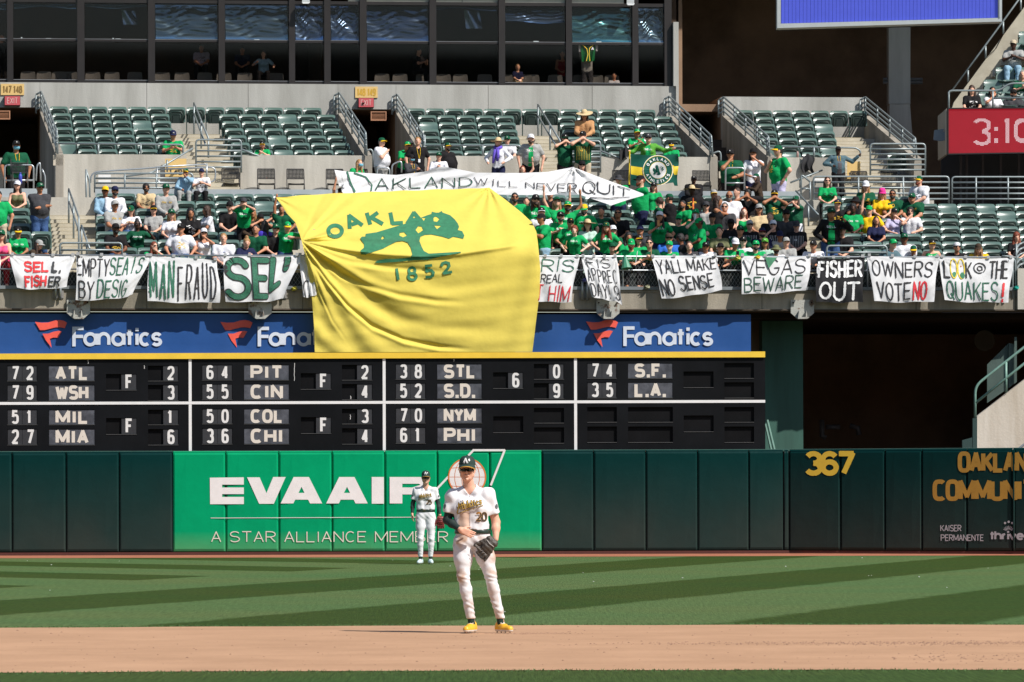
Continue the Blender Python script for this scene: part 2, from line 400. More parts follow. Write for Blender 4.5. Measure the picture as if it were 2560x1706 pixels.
for k in range(1100):                    # churned strip on the right
 X = rng.gauss(4.0, 1.5); Y = 49.0 + rng.gauss(0, .28) - (X - 4) * .05; r = rng.uniform(.006, .022); clod(X, Y, r, r * .8)
for k in range(300):
 X = rng.gauss(5.0, .9); Y = 44.6 + rng.gauss(0, .6); r = rng.uniform(.008, .024); clod(X, Y, r, r * .8)
for k in range(260):
 X = rng.gauss(0.2, .25); Y = 52.7 + rng.gauss(0, .15); r = rng.uniform(.005, .012); clod(X, Y, r, r * .8)
mb.build('clay_clods', mat('clay clod', (.30, .175, .11), rough=.95, var=.35, scale=4), kind='stuff', label='loose dark clods scattered over the pale infield clay', cat='clods')
# ------------------------------------------------------------ outfield wall
def wx(px, Y=WY): return lev(px, 1250)[0] / F * Y
def wz(px, py, Y=WY): return H + lev(px, py)[1] / F * Y
PADZ0, PADZ1 = .075, 2.405
wall = empty('outfield_wall', (wx(1280), WY, 0), 'padded green outfield wall with lettering running below the scoreboard', 'wall')
def dirty_pad(name, col, dirt, z0=.9):
 m = mat(name, col, rough=.42, var=.10, scale=.9, spec=.10, bump=.16, bscale=3)
 nt = m.node_tree; b = nt.nodes['Principled BSDF']
 src = b.inputs['Base Color'].links[0].from_socket
 g = nt.nodes.new('ShaderNodeNewGeometry'); s = nt.nodes.new('ShaderNodeSeparateXYZ'); nt.links.new(g.outputs['Position'], s.inputs[0])
 nz = nt.nodes.new('ShaderNodeTexNoise'); nz.inputs['Scale'].default_value = .55; nz.inputs['Detail'].default_value = 3; nt.links.new(g.outputs['Position'], nz.inputs['Vector'])
 mr = nt.nodes.new('ShaderNodeMapRange'); mr.inputs['From Min'].default_value = z0; mr.inputs['From Max'].default_value = .1; mr.inputs['To Max'].default_value = .55
 nt.links.new(s.outputs['Z'], mr.inputs['Value'])
 mu = nt.nodes.new('ShaderNodeMath'); mu.operation = 'MULTIPLY'; nt.links.new(mr.outputs[0], mu.inputs[0]); nt.links.new(nz.outputs['Fac'], mu.inputs[1])
 mu2 = nt.nodes.new('ShaderNodeMath'); mu2.operation = 'MULTIPLY'; mu2.inputs[1].default_value = 1.7; mu2.use_clamp = True; nt.links.new(mu.outputs[0], mu2.inputs[0])
 mx = nt.nodes.new('ShaderNodeMixRGB'); nt.links.new(mu2.outputs[0], mx.inputs[0]); nt.links.new(src, mx.inputs[1]); mx.inputs[2].default_value = (*dirt, 1)
 nt.links.new(mx.outputs[0], b.inputs['Base Color'])
 return m
PADG = dirty_pad('dark green vinyl pad', (.0015, .026, .025), (.045, .046, .038), 2.2)
PADE = dirty_pad('bright green vinyl pad', (.0, .285, .118), (.13, .27, .11), .55)
PADT = mat('pad top seam', (.06, .14, .12), rough=.4)
def pad(x0, x1, y0, y1, m, rounded=.05):
 """one upright padded panel between two ground points, bulging a little, edges rolled"""
 a = Vector((x0, y0, 0)); b = Vector((x1, y1, 0)); n = Vector((b.y - a.y, -(b.x - a.x), 0)).normalized()
 mb = MB(); us = [0, .012, .035, .25, .5, .75, .965, .988, 1]; vs = [0, .01, .03, .5, .965, .985, 1]
 prof = {0: -.05, 1: -.018, 2: 0}
 def off(i, L): k = min(i, L - 1 - i); return prof.get(k, .012)
 sd = random.Random(int(x0 * 100)); w1 = sd.uniform(-.004, .004) if y0 == y1 else 0
 for j, v in enumerate(vs):
  for i, u in enumerate(us):
   o = min(off(i, len(us)), off(j, len(vs))) + (w1 * math.sin(v * 5 + u * 3) if 2 < i < 6 else 0)
   p = a.lerp(b, u) + n * (rounded + o); mb.v.append((p.x, p.y, PADZ0 + (PADZ1 - PADZ0) * v))
 for j in range(len(vs) - 1):
  for i in range(len(us) - 1):
   q = j * len(us) + i; mb.f.append((q, q + 1, q + len(us) + 1, q + len(us))); mb.m.append(0)
 back = [a - n * .02, b - n * .02]
 k = len(mb.v); L = len(us); t0 = (len(vs) - 1) * L
 mb.v += [(back[0].x, back[0].y, PADZ1), (back[1].x, back[1].y, PADZ1), (back[0].x, back[0].y, PADZ0), (back[1].x, back[1].y, PADZ0)]
 mb.f.append(tuple([t0 + i for i in range(L)] + [k + 1, k])); mb.m.append(0)
 mb.f.append(tuple([k + 2, k] + [j * L for j in range(len(vs) - 1, -1, -1)])); mb.m.append(0)
 mb.f.append(tuple([k + 1, k + 3] + [j * L + L - 1 for j in range(len(vs))])); mb.m.append(0)
 return mb.build('pad', m, wall, smooth=False)
xs_main = [-102, 30, 165, 298, 432, 564.5, 697, 830, 962, 1093, 1224, 1354.5, 1484, 1614.5, 1744, 1872, 1958]
for i, (a, b) in enumerate(zip(xs_main[:-1], xs_main[1:])):
 pad(wx(a) + .006, wx(b) - .006, WY, WY, PADE if 4 <= i <= 10 else PADG)
pad(wx(1961), wx(1971), WY - .02, WY - .02, PADG, .03)
TURN = wx(1973); ang_t = math.radians(27); tdx, tdy = math.cos(ang_t), -math.sin(ang_t)
def turn_pt(px):                         # where the sight line of a column meets the turned wall
 lx = lev(px, 1250)[0]
 t = (WY + TURN * tdy / -tdx * -1 * 0 + 0) if False else None
 s_ = (lx / F * WY - TURN) / (tdx - lx / F * tdy)
 return TURN + s_ * tdx, WY + s_ * tdy
xs_t = [1974, 2103, 2214, 2306, 2418.5, 2532, 2537, 2650, 2760]
for a, b in zip(xs_t[:-1], xs_t[1:]):
 p, q = turn_pt(a + .6), turn_pt(b - .6)
 if b - a < 8: pad(p[0], q[0], p[1] - .05, q[1] - .05, PADG, .03)
 else: pad(p[0], q[0], p[1], q[1], PADG)
core = MB(); core.box(-20, TURN, WY + .025, WY + .3, 0, 2.37)
e_ = turn_pt(2900)
core.prism([(TURN, WY + .03, 0), (e_[0], e_[1] + .03, 0), (e_[0], e_[1] + .03, 2.37), (TURN, WY + .03, 2.37)], (.1, .25, 0))
core.build('wall_core', mat('wall backing', (.01, .018, .016), rough=.8), wall)
kb = MB(); kb.box(-20, TURN, WY - .03, WY + .02, 0, PADZ0 - .004)
kb.prism([(TURN, WY - .03, 0), (e_[0], e_[1] - .03, 0), (e_[0], e_[1] - .03, PADZ0 - .004), (TURN, WY - .03, PADZ0 - .004)], (0, .03, 0))
kb.build('kick_board', mat('red kick board', (.085, .018, .012), rough=.8), wall)
tr = MB()                                # thin light piping along the pad tops
tr.tube([(wx(-100), WY - .045, PADZ1 + .004), (TURN, WY - .045, PADZ1 + .004)], .007, 5)
tr.tube([(TURN, WY - .045, PADZ1 + .004), (e_[0], e_[1] - .05, PADZ1 + .004)], .007, 5)
tr.build('top_piping', PADT, wall)
FW = WY - .066
MW = lambda x, y, k: Vector((wx(x), FW - k, wz(x, y)))          # x, y in picture columns, on the wall plane
def MWf(x, y, k): return MW(x, -y, k)
CREAM = mat('cream lettering', (.66, .60, .53), rough=.6, var=.05)
mb = MB()
def poly_w(pts, k=.0): mb.prism([MW(x, y, k) for x, y in reversed(pts)], (0, -.003, 0))
def zq(crop, X, Y): return crop[0] + X * crop[2], crop[1] + Y * crop[2]
cE = (400, 1100, 640 / 2353)
def pe(l, k=0): poly_w([zq(cE, x, y) for x, y in l], k)
pe([(460, 348), (772, 345), (772, 412), (573, 412), (573, 438), (772, 438), (772, 499), (573, 499), (573, 525), (772, 525), (772, 591), (462, 592)])
pe([(802, 345), (918, 345), (980, 490), (1042, 342), (1157, 342), (1047, 588), (912, 588)])
for dx in (0, 418):
 top = [(1110 + dx, 585), (1230 + dx, 342), (1371 + dx, 342), (1492 + dx, 585), (1380 + dx, 585), (1363 + dx, 550), (1243 + dx, 550), (1227 + dx, 585)]
 a = (1302 + dx, 432); b = (1330 + dx, 488); c = (1274 + dx, 488)
 L_ = [(1110 + dx, 585), (1230 + dx, 342), (1302 + dx, 342), a, c, (1243 + dx, 550), (1227 + dx, 585)]
 Rr = [(1302 + dx, 342), (1371 + dx, 342), (1492 + dx, 585), (1380 + dx, 585), (1363 + dx, 550), b, a]
 M_ = [c, b, (1363 + dx, 550), (1243 + dx, 550)]
 pe(L_); pe(Rr, .0005); pe(M_, .001)
pe([(1947, 342), (2059, 342), (2059, 587), (1947, 587)])
pe([(2112, 342), (2228, 342), (2228, 585), (2112, 585)])
pe([(2228, 342), (2400, 342), (2440, 352), (2465, 380), (2470, 420), (2425, 432), (2380, 404), (2228, 404)], .0004)
pe([(2228, 438), (2320, 438), (2425, 404), (2470, 420), (2462, 462), (2430, 492), (2380, 502), (2228, 502)], .0008)
pe([(2330, 502), (2440, 502), (2490, 585), (2375, 585)], .0012)
pe([(467, 716), (2500, 708), (2500, 713), (467, 721)])
mb.build('bold_lettering', TEXTW, wall, label='bold white capital lettering')
mb = MB()
text(mb, 'A STAR ALLIANCE MEMBER', 528, -1356, 27.5, MWf, w=.78, t=.085, gap=.24, fit=592, step=8)
mb.build('tagline_lettering', CREAM, wall, label='thin cream capital lettering')
mb = MB()
tail = [(1094, 1221), (1184, 1126), (1262, 1126), (1227, 1214)]
stroke(mb, [(x, -y) for x, y in tail], 5.2, MWf)
mb.build('tail_outline', TEXTW, wall)
mb = MB(); gc = (1168, 1193); gr = 46
mb.poly([MW(gc[0] + gr * math.cos(a * math.pi / 20), gc[1] - gr * math.sin(a * math.pi / 20), .002) for a in range(39, -1, -1)])
mb.build('globe_disc', TEXTW, wall)
mb = MB(); OR = mat('orange print', (.62, .17, .03), rough=.6)
stroke(mb, [(x, -y) for x, y in E(gc[0], gc[1], gr, gr, 0, 360, 40)], 3.2, MWf, lift=.004)
for rx in (13, 31): stroke(mb, [(x, -y) for x, y in E(gc[0], gc[1], rx, gr, 0, 360, 30)], 1.2, MWf, lift=.004)
stroke(mb, [(gc[0] - gr, -gc[1]), (gc[0] + gr, -gc[1])], 1.2, MWf, lift=.004)
for s_ in (-1, 1): stroke(mb, [(gc[0] + gr * .86 * math.cos(t), -(gc[1] + s_ * (22 - 6 * math.cos(t * 1) ** 2 + 6 * abs(math.cos(t))))) for t in [math.pi * i / 12 for i in range(13)]], 1.2, MWf, lift=.004)
mb.build('globe_lines', OR, wall)
def MT(x, y, k=0):                       # picture column/row on the turned wall face
 X, Y = turn_pt(x); nx_, ny_ = tdy, -tdx
 X += tdy * (.0626 + k * .3); Y += -tdx * (.0626 + k * .3)
 return Vector((X, Y, H + lev(x, y)[1] / F * Y))
MTf = lambda x, y, k: MT(x, -y, k)
mb = MB(); text(mb, '367', 2013, -1190, 62, MTf, w=.56, t=.21, gap=.1, fit=128, step=6, lump=.12)
mb.build('distance_numerals', YEL, wall)
GOLD = mat('faded gold lettering', (.46, .23, .028), rough=.6, var=.12, scale=4)
mb = MB(); text(mb, 'OAKLAND', 2397, -1182, 53, MTf, w=.40, t=.20, gap=.13, step=6, e=3.4, fit=205)
text(mb, 'COMMUNITY', 2334, -1253, 54, MTf, w=.40, t=.20, gap=.13, step=6, e=3.4, fit=290)
mb.build('gold_lettering', GOLD, wall)
GREYT = mat('grey white lettering', (.42, .40, .41), rough=.6)
mb = MB(); text(mb, 'KAISER', 2353, -1329, 16.5, MTf, w=.55, t=.13, gap=.16, fit=53)
text(mb, 'PERMANENTE', 2354, -1353, 16.5, MTf, w=.55, t=.13, gap=.16, fit=108)
text(mb, 'thrive', 2476, -1351, 24, MTf, w=.58, t=.21, gap=.07, fit=88)
for k in range(9):
 a = math.radians(20 + 140 * k / 8); stroke(mb, [(2524 + 6 * math.cos(a), -1328 + 4 * math.sin(a)), (2524 + 14 * math.cos(a), -1328 + 13 * math.sin(a))], 1.3, MTf)
for (dx, dy) in ((-9, 20), (0, 23), (9, 20)):
 mb.poly([MT(2524 + dx + 3 * math.cos(a), 1328 - dy - 3 * math.sin(a), .001) for a in [6.283 * i / 10 for i in range(10)]])
mb.build('sponsor_lettering', GREYT, wall)
# ------------------------------------------------------------ scoreboard
SY = WY + .10
sx_ = lambda x: lev(x, 1000)[0] / F * SY
sz_ = lambda x, y: H + lev(x, y)[1] / F * SY
def sb(x, y, k=0): return Vector((sx_(x), SY - k, sz_(x, y)))
def sbf(x, y, k): return sb(x, -y, k)
board = empty('scoreboard', (sx_(900), SY, 2.4), 'long black out-of-town scoreboard with a yellow top strip and white dividing lines', 'scoreboard')
SLOT = mat('scoreboard slot black', (.006, .006, .007), rough=.6, var=.3, scale=2, spec=.1)
PANEL = mat('number panel', (.026, .027, .032), rough=.6, var=.3, scale=5)
PANELB = mat('faded name panel', (.085, .090, .11), rough=.6, col2=(.030, .033, .043), scale=4.5)
ZB0, ZB1 = PADZ1 - .02, sz_(1280, 897)
def slotbox(mb_, x0, x1, y0, y1, z0, z1): mb_.box(x0, x1, y0, y1, z0, z1)
HO = []                                   # recessed openings: x0, x1, y0, y1 in picture units
cols = [(18, 93, 122, 237, 265, 342, 370, 446), (505, 581, 610, 723, 752, 828, 855, 931), (989, 1064, 1093, 1205, 1233, 1308, 1335, 1410), (1468, 1542, 1570, 1682, 1709, 1784, 1811, 1885)]
rows = [(911, 949), (959, 998), (1021, 1058.5), (1069.5, 1109)]
mid = [(933, 973), (1043, 1083.5)]
data = [[('72', 'ATL', '2'), ('79', 'WSH', '3'), ('51', 'MIL', '1'), ('27', 'MIA', '6'), ('F', 'F')],
  [('64', 'PIT', '2'), ('55', 'CIN', '4'), ('50', 'COL', '3'), ('36', 'CHI', '4'), ('F', 'F')],
  [('38', 'STL', '0'), ('52', 'S.D.', '9'), ('70', 'NYM', ''), ('61', 'PHI', ''), ('6', '')],
  [('74', 'S.F.', ''), ('35', 'L.A.', ''), ('', '', ''), ('', '', ''), ('', '')]]
shift_y = lambda x: (1280 - x) * .0045 - 2
for ci, c in enumerate(cols):
 for ri, (a, b) in enumerate(rows):
  dy = shift_y(c[0])
  HO.append((c[0], c[1], a + dy, b + dy, data[ci][ri][0], 'n')); HO.append((c[2], c[3], a + dy, b + dy, data[ci][ri][1], 't')); HO.append((c[6], c[7], a + dy, b + dy, data[ci][ri][2], 'r'))
 for mi, (a, b) in enumerate(mid): HO.append((c[4], c[5], a + shift_y(c[4]), b + shift_y(c[4]), data[ci][4][mi], 'r'))
for half in (0, 1):
 ho = [h for h in HO if (h[2] < 1005) == (half == 0)]
 top, bot = (ZB1, sz_(1280, 1005.5)) if half == 0 else (sz_(1280, 1005.5), ZB0)
 X = sorted({sx_(-110), sx_(1913)} | {sx_(h[0]) for h in ho} | {sx_(h[1]) for h in ho})
 mb = MB()
 for x0, x1 in zip(X[:-1], X[1:]):
  xm = (x0 + x1) / 2
  cut = sorted([(sz_((h[0] + h[1]) / 2, h[3]), sz_((h[0] + h[1]) / 2, h[2])) for h in ho if sx_(h[0]) < xm < sx_(h[1])])
  z = bot
  for (a, b) in cut: mb.box(x0, x1, SY, SY + .03, z, a); z = b
  mb.box(x0, x1, SY, SY + .03, z, top)
 mb.build('face_plate', BLACKP, board)
mb = MB(); mb.box(sx_(-110), sx_(1913), SY + .06, SY + .30, ZB0, ZB1); mb.build('back_box', SLOT, board)
mb = MB()
for h in HO:                             # thin bright sill under each opening
 zz = sz_((h[0] + h[1]) / 2, h[3]); mb.box(sx_(h[0]), sx_(h[1]), SY - .012, SY + .03, zz - .008, zz)
mb.build('slot_sills', mat('worn slot edge', (.10, .10, .10), rough=.6), board, kind='stuff')
rng = random.Random(3)
for (x0, x1, y0, y1, s, kind) in HO:
 if not s: continue
 def panel(a, b, txt, m, lm, w, t, ft=None, pad_=.15):
  q = MB(); ja = rng.uniform(-.6, .6); p = [sb(a, y1 - .8, -.012), sb(b, y1 - .8, -.012), sb(b + ja * .4, y0 + .8, -.012), sb(a + ja * .4, y0 + .8, -.012)]
  q.prism(p, (0, .02, 0)); po = q.build('number_panel', m, board)
  q = MB(); hh = (y1 - y0) * .93
  text(q, txt, a + (b - a) * pad_, -(y1 - 1.2) + (.6), hh, lambda x, y, k: sb(x, -y, k - .012 + .004), w=w, t=t, gap=.16 if kind != 't' else .26, fit=ft, e=2.8, step=None)
  lo = q.build('numeral' if txt.isdigit() else 'letter', lm, None); lo.parent = po
 if kind == 'n':
  xm = (x0 + x1) / 2; panel(x0 + 1, xm - .4, s[0], PANEL, TEXTW, .36, .17, 18.5, .27); panel(xm + .4, x1 - 1, s[1], PANEL, TEXTW, .36, .17, 18.5 if s[1] != '1' else 14, .27)
 elif kind == 't': panel(x0 + .5, x1 - .5, s, PANELB, CREAM, .5, .225, (x1 - x0) * .72, .14)
 else:
  xm = (x0 + x1) / 2; panel(xm, x1 - 1, s, PANEL, TEXTW, .36, .17, 18.5 if s != '1' else 14, .27)
mb = MB(); z1, z2 = sz_(1280, 881), sz_(1280, 895.5)
mb.box(sx_(-110), sx_(1913), SY - .05, SY + .32, z2, z1); mb.build('yellow_strip', YEL, board)
mb = MB(); zc = sz_(1280, 1005.5)
mb.box(sx_(-110), sx_(1913), SY - .012, SY + .001, zc - .032, zc + .032)
mb.build('white_divider', WHITE, board)
for x in (475.5, 960.5, 1439):
 mb = MB(); mb.box(sx_(x - 3.6), sx_(x + 3.6), SY - .010, SY + .0015, ZB0, zc - .034); mb.box(sx_(x - 3.6), sx_(x + 3.6), SY - .010, SY + .0015, zc + .034, z2 - .002)
 mb.build('white_divider', WHITE, board)
mb = MB()
for (x, y, l) in ((736, 908, 44), (877, 990, 8), (876, 1037, 12), (361, 914, 8), (221, 896, 14), (1135, 898, 6)):
 stroke(mb, [(x + rng.uniform(-.8, .8), -(y + l * i / 6)) for i in range(7)], 1.1, sbf, lift=.003)
mb.build('paint_scratch', TEXTW, board, kind='stuff')
# ------------------------------------------------------------ grandstand
LZ, LR, UZ, UR, PITCH = 6.27, .235, 9.47, .247, .85
lrow = lambda k: (.9 + PITCH * k, LZ + LR * k)          # depth and floor of lower row k
urow = lambda k: (10.8 + PITCH * k, UZ + UR * k)
WALKZ = 8.87
def US(px, d, py=400): return SP(px, py, d)[0]
stand = empty('grandstand', S(0, 0, 0), 'long concrete bleacher stand of two seating tiers behind the scoreboard', 'grandstand')
def slab(mb, pts, z0, z1, m=0):          # plan polygon of (u, d) lifted from z0 to z1
 mb.prism([S(u, d, z0) for u, d in pts], (0, 0, z1 - z0), m)
UL, URT = -14.0, 13.2
js = [-50, 367, 757, 1130, 1520, 1905, 2290, 2538, 2700]
for a, b in zip(js[:-1], js[1:]):
 mb = MB(); u0, u1 = US(a, 0, 750) + .006, US(b, 0, 750) - .006
 slab(mb, [(u0, 0), (u1, 0), (u1, .4), (u0, .4)], 5.80, 6.24)
 slab(mb, [(u0, -.02), (u1, -.02), (u1, .0), (u0, .0)], 6.20, 6.25)
 mb.build('fascia_beam', CONC_D, stand)
mb = MB(); slab(mb, [(UL, -.06), (URT + 1, -.06), (URT + 1, .4), (UL, .4)], 6.255, 6.335); mb.build('gutter_ledge', mat('ledge metal', (.17, .19, .20), rough=.6, var=.3, scale=1), stand)
mb = MB(); slab(mb, [(UL, .05), (URT + 1, .05), (URT + 1, .35), (UL, .35)], 5.74, 5.795); slab(mb, [(UL, -.03), (URT + 1, -.03), (URT + 1, .04), (UL, .04)], 5.77, 5.797)
mb.build('drip_angle', mat('rusty angle', (.10, .075, .055), rough=.8, var=.4, scale=2), stand)
LS = {0: (-14.0, US(118, 3.5, 580)), 1: (US(238, 3.5, 580), US(2008, 3.5, 580)), 2: (US(2052, 3.5, 580), 13.3)}
for k in range(9):
 d, z = lrow(k); d0, d1 = d - .75, d + .1
 ur_ = URT + 2.5 if k < 8 else US(2325, 7.8, 500)
 mb = MB(); slab(mb, [(UL, d0), (ur_, d0), (ur_, d1), (UL, d1)], z - .45, z); mb.build('terrace_row', CONC, stand)
mb = MB(); slab(mb, [(UL, .13), (URT + 1, .13), (URT + 1, .15), (UL, .15)], 6.33, 6.66); mb.build('toe_board', mat('dark shade strip', (.012, .016, .015), rough=.8), stand)  # dark strip added behind the fence, its colour standing in for shade there
mb = MB(); slab(mb, [(UL, 7.8), (US(2335, 7.8, 500), 7.8), (US(2335, 7.8, 500), 10.2), (UL, 10.2)], 8.3, WALKZ); mb.build('walkway_slab', CONC, stand)
mb = MB()
for a, b in ((-60, 118), (238, 2000)):
 slab(mb, [(US(a, 7.85, 480), 7.86), (US(b, 7.85, 480), 7.86), (US(b, 7.85, 480), 8.0), (US(a, 7.85, 480), 8.0)], WALKZ + .002, 9.09)
mb.build('walkway_kerb', mat('grey kerb', (.36, .40, .42), rough=.5, var=.1), stand)
def stairs(px0, px1, pf0, pf1, d0, d1, z0, rise, tread, name='step', zb=None):
 """steps from depth d0 up to d1; px at the far and near ends"""
 n = int(round((d1 - d0) / tread))
 for i in range(n):
  d = d0 + i * tread; f = (d - d0) / (d1 - d0)
  ua = US(pf0 + (px0 - pf0) * f, d); ub = US(pf1 + (px1 - pf1) * f, d); z = z0 + rise * (i + 1)
  mb = MB(); slab(mb, [(ua, d), (ub, d), (ub, d + tread + .02), (ua, d + tread + .02)], z - rise - .12, z)
  slab(mb, [(ua + .01, d - .004), (ub - .01, d - .004), (ub - .01, d + .03), (ua + .01, d + .03)], z + .0, z + .004, 1)
  mb.build(name, [CONC_S, mat('worn nosing', (.52, .44, .26), rough=.9)], stand)
stairs(123, 236, 133, 250, .15, 7.8, LZ, LR / 2, .425)
stairs(2010, 2046, 2018, 2056, .15, 7.8, LZ, LR / 2, .425)
BND = {'A': (100, 139), 'B': (845, 911), 'C': (990, 1056), 'D': (1670, 1775), 'E': (1806, 1918), 'F': (2160, 2285)}
DB, DF = 16.6, 10.2
def bnd(k, d):
 a, b = US(BND[k][0], DB, 290), US(BND[k][1], DF, 380); t = (DB - d) / (DB - DF); return a + (b - a) * t
for (l, r) in (('A', 'B'), ('C', 'D'), ('E', 'F')):
 for k in range(7):
  d, z = urow(k); d0 = d - .6 if k == 0 else d - .75; d1 = d + .1 if k < 6 else DB
  mb = MB(); slab(mb, [(bnd(l, d0), d0), (bnd(r, d0), d0), (bnd(r, d1), d1), (bnd(l, d1), d1)], z - .5, z); mb.build('terrace_row', CONC, stand)
STG = {'AB': ((424, 545), (456, 596)), 'CD': ((1285, 1392), (1318, 1430)), 'EF': ((2078, 2150), (2110, 2240))}
for key, ((a, b), (c, e)) in STG.items():
 stairs(a, b, c, e, 10.05, 15.15, UZ, UR / 2, .425); stairs(c - 4, e - 4, c + 8, e + 8, 8.65, 10.05, WALKZ, .12, .28)
def fwall(pa, pb, top=10.1):
 mb = MB(); u0, u1 = US(pa, 10.2, 420), US(pb, 10.2, 420)
 slab(mb, [(u0, 10.0), (u1, 10.0), (u1, 10.198), (u0, 10.198)], WALKZ - .5, top)
 mb.build('front_wall', CONC, stand)
for a, b in ((137, 466), (600, 912), (1056, 1325), (1440, 1776), (1918, 2110)): fwall(a, b)
fwall(-60, 8, 10.0)
def parapet(k, inner=1):
 (pb, pf) = BND[k]
 yb, yf = {'A': (280, 386), 'B': (283, 390), 'C': (283, 393), 'D': (290, 393), 'E': (290, 392), 'F': (290, 396)}[k]
 ub, zb = SP(pb, yb, DB - .02); uf, zf = SP(pf, yf, DF - .22)
 mb = MB()
 mb.prism([S(uf, DF - .22, 7.6), S(ub, DB - .02, 7.6), S(ub, DB - .02, zb), S(uf, DF - .22, zf)], S(.2, 0, 0) - S(0, 0, 0))
 mb.build('parapet_wall', mat('weathered parapet', (.33, .30, .255), rough=.9, col2=(.17, .155, .13), scale=1.2, bump=.12, bscale=20, streak=True), stand)
 tb, tf = {'A': (229, 327), 'B': (232, 332), 'C': (236, 338), 'D': (241, 340), 'E': (243, 342), 'F': (243, 346)}[k]
 u2, z2 = SP(pb + 3, tb, DB - .1); u3, z3 = SP(pf + 3, tf, DF - .2); dub = .10
 r = empty('guard_rail', S(uf + dub, DF, zf), {'A': 'sloping four bar guard rail at the far left under the 147 148 sign', 'B': 'sloping four bar guard rail left of the tunnel under the 148 149 sign',
  'C': 'sloping four bar guard rail right of the tunnel under the 148 149 sign', 'D': 'sloping four bar guard rail left of the dark stair tunnel beside the held team flag', 'E': 'sloping four bar guard rail right of the dark stair tunnel above the green jacket usher',
  'F': 'sloping four bar guard rail at the right end of the upper tier beside the column'}[k], 'railing', 'sloping guard rails on the tunnel parapets')
 gap_b = (z2 - zb) / 4.0; gap_f = (z3 - zf) / 4.0
 for i in range(4):
  mb = MB(); pb_ = S(u2, DB - .1, z2 - i * gap_b); pf_ = S(u3, DF - .2, z3 - i * gap_f)
  hook = S(u2 - .14, DB - .1, z2 - i * gap_b - .09)
  end = S(u3 + .0, DF - .28, z3 - i * gap_f - (.03 if i else .0))
  pts = [hook, pb_, pf_] + ([S(u3 + .02, DF - .3, zf)] if i == 0 else [end])
  mb.tube(bend(pts, .05), .026, 7); mb.build('bar', STEEL, r, smooth=True)
 for t in (.0, .25, .5, .75, .97):
  p = S(u2, DB - .1, z2).lerp(S(u3, DF - .2, z3), t); q = S(u2, DB - .1, zb).lerp(S(u3, DF - .2, zf), t)
  mb = MB(); mb.tube([p, q], .026, 7); mb.build('post', STEEL, r, smooth=True)
 mb = MB(); mb.tube([S(u2 - .14, DB - .1, z2 - .09), S(u2 - .14, DB - .1, zb - .05)], .026, 7); mb.build('post', STEEL, r, smooth=True)
for k in 'ABCDEF': parapet(k)
def rwall(pa, pb, z0, z1, d0=DB, d1=DB + .3, name='rear_wall', m=CONC_L):
 mb = MB(); u0, u1 = US(pa, d0, 240), US(pb, d0, 240); slab(mb, [(u0, d0), (u1, d0), (u1, d1), (u0, d1)], z0, z1); mb.build(name, m, stand)
ZS = 12.46
for a, b in ((100.3, 366.5), (367.5, 620), (621, 844.7), (990.3, 1220), (1221, 1480), (1481, 1690)): rwall(a, b, 9.5, ZS)
rwall(-60, 99.7, 11.79, ZS); rwall(845.3, 989.7, 11.79, ZS)
rwall(1806, 2160, 10.5, SP(1980, 243, DB)[1], name='end_wall')
rwall(1684, 1697, ZS - .001, 14.2, DB - .12, DB + .5, 'end_pier')
rwall(1690.3, 1697, 9.5, ZS, DB - .12, DB + .5, 'end_pier')
mb = MB()
for a, b in ((-60, 100), (845, 990), (1697, 1806)):       # tunnels: dark walls, floor and roof
 u0, u1 = US(a, DB, 300), US(b, DB, 300); z0 = 8.0
 slab(mb, [(u0, 23), (u1, 23), (u1, 23.2), (u0, 23.2)], z0, 12.2)
 slab(mb, [(u0 - .2, DB + .31), (u0, DB + .31), (u0, 23), (u0 - .2, 23)], z0, 12.2); slab(mb, [(u1, DB + .31), (u1 + .2, DB + .31), (u1 + .2, 23), (u1, 23)], z0, 12.2)
 slab(mb, [(u0, DF + .5), (u1 + .8, DF + .5), (u1, 23), (u0, 23)], z0 - .2, z0); slab(mb, [(u0, DB + .31), (u1, DB + .31), (u1, 23), (u0, 23)], 11.8, 12.0)
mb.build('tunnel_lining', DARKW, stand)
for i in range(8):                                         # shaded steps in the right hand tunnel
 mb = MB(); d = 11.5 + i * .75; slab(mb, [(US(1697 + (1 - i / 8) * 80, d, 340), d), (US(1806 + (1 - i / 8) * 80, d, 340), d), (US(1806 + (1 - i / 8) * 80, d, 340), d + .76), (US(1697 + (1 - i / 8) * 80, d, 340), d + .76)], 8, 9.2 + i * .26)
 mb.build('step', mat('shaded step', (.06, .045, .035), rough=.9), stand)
mb = MB()
slab(mb, [(-14, 2.2), (US(1905, 2.2, 900), 2.2), (US(1905, 2.2, 900), 2.5), (-14, 2.5)], 0, 5.75)
slab(mb, [(US(1905, 2.5, 900), 13.0), (16, 13.0), (16, 13.4), (US(1905, 2.5, 900), 13.4)], 0, 5.75)
slab(mb, [(US(1905, 2.2, 900), 2.5), (US(1905, 2.2, 900) + .2, 2.5), (US(1905, 2.2, 900) + .2, 13), (US(1905, 2.2, 900), 13)], 0, 5.75)
slab(mb, [(13.6, 1.5), (13.8, 1.5), (15.8, 13), (15.6, 13)], 0, 5.75)
slab(mb, [(-14, .5), (16, .5), (16, 14), (-14, 14)], .0, .03)
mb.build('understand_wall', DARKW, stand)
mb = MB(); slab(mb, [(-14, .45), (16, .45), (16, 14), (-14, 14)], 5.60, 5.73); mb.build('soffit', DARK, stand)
mb = MB(); slab(mb, [(US(1905, 1.8, 1000), 1.75), (US(2007, 1.8, 1000), 1.75), (US(2007, 1.8, 1000), 2.4), (US(1905, 1.8, 1000), 2.4)], 0, 5.58)
mb.build('green_pier', mat('painted green concrete', (.030, .095, .072), rough=.8, var=.35, scale=1.5, streak=True), stand)
mb = MB()
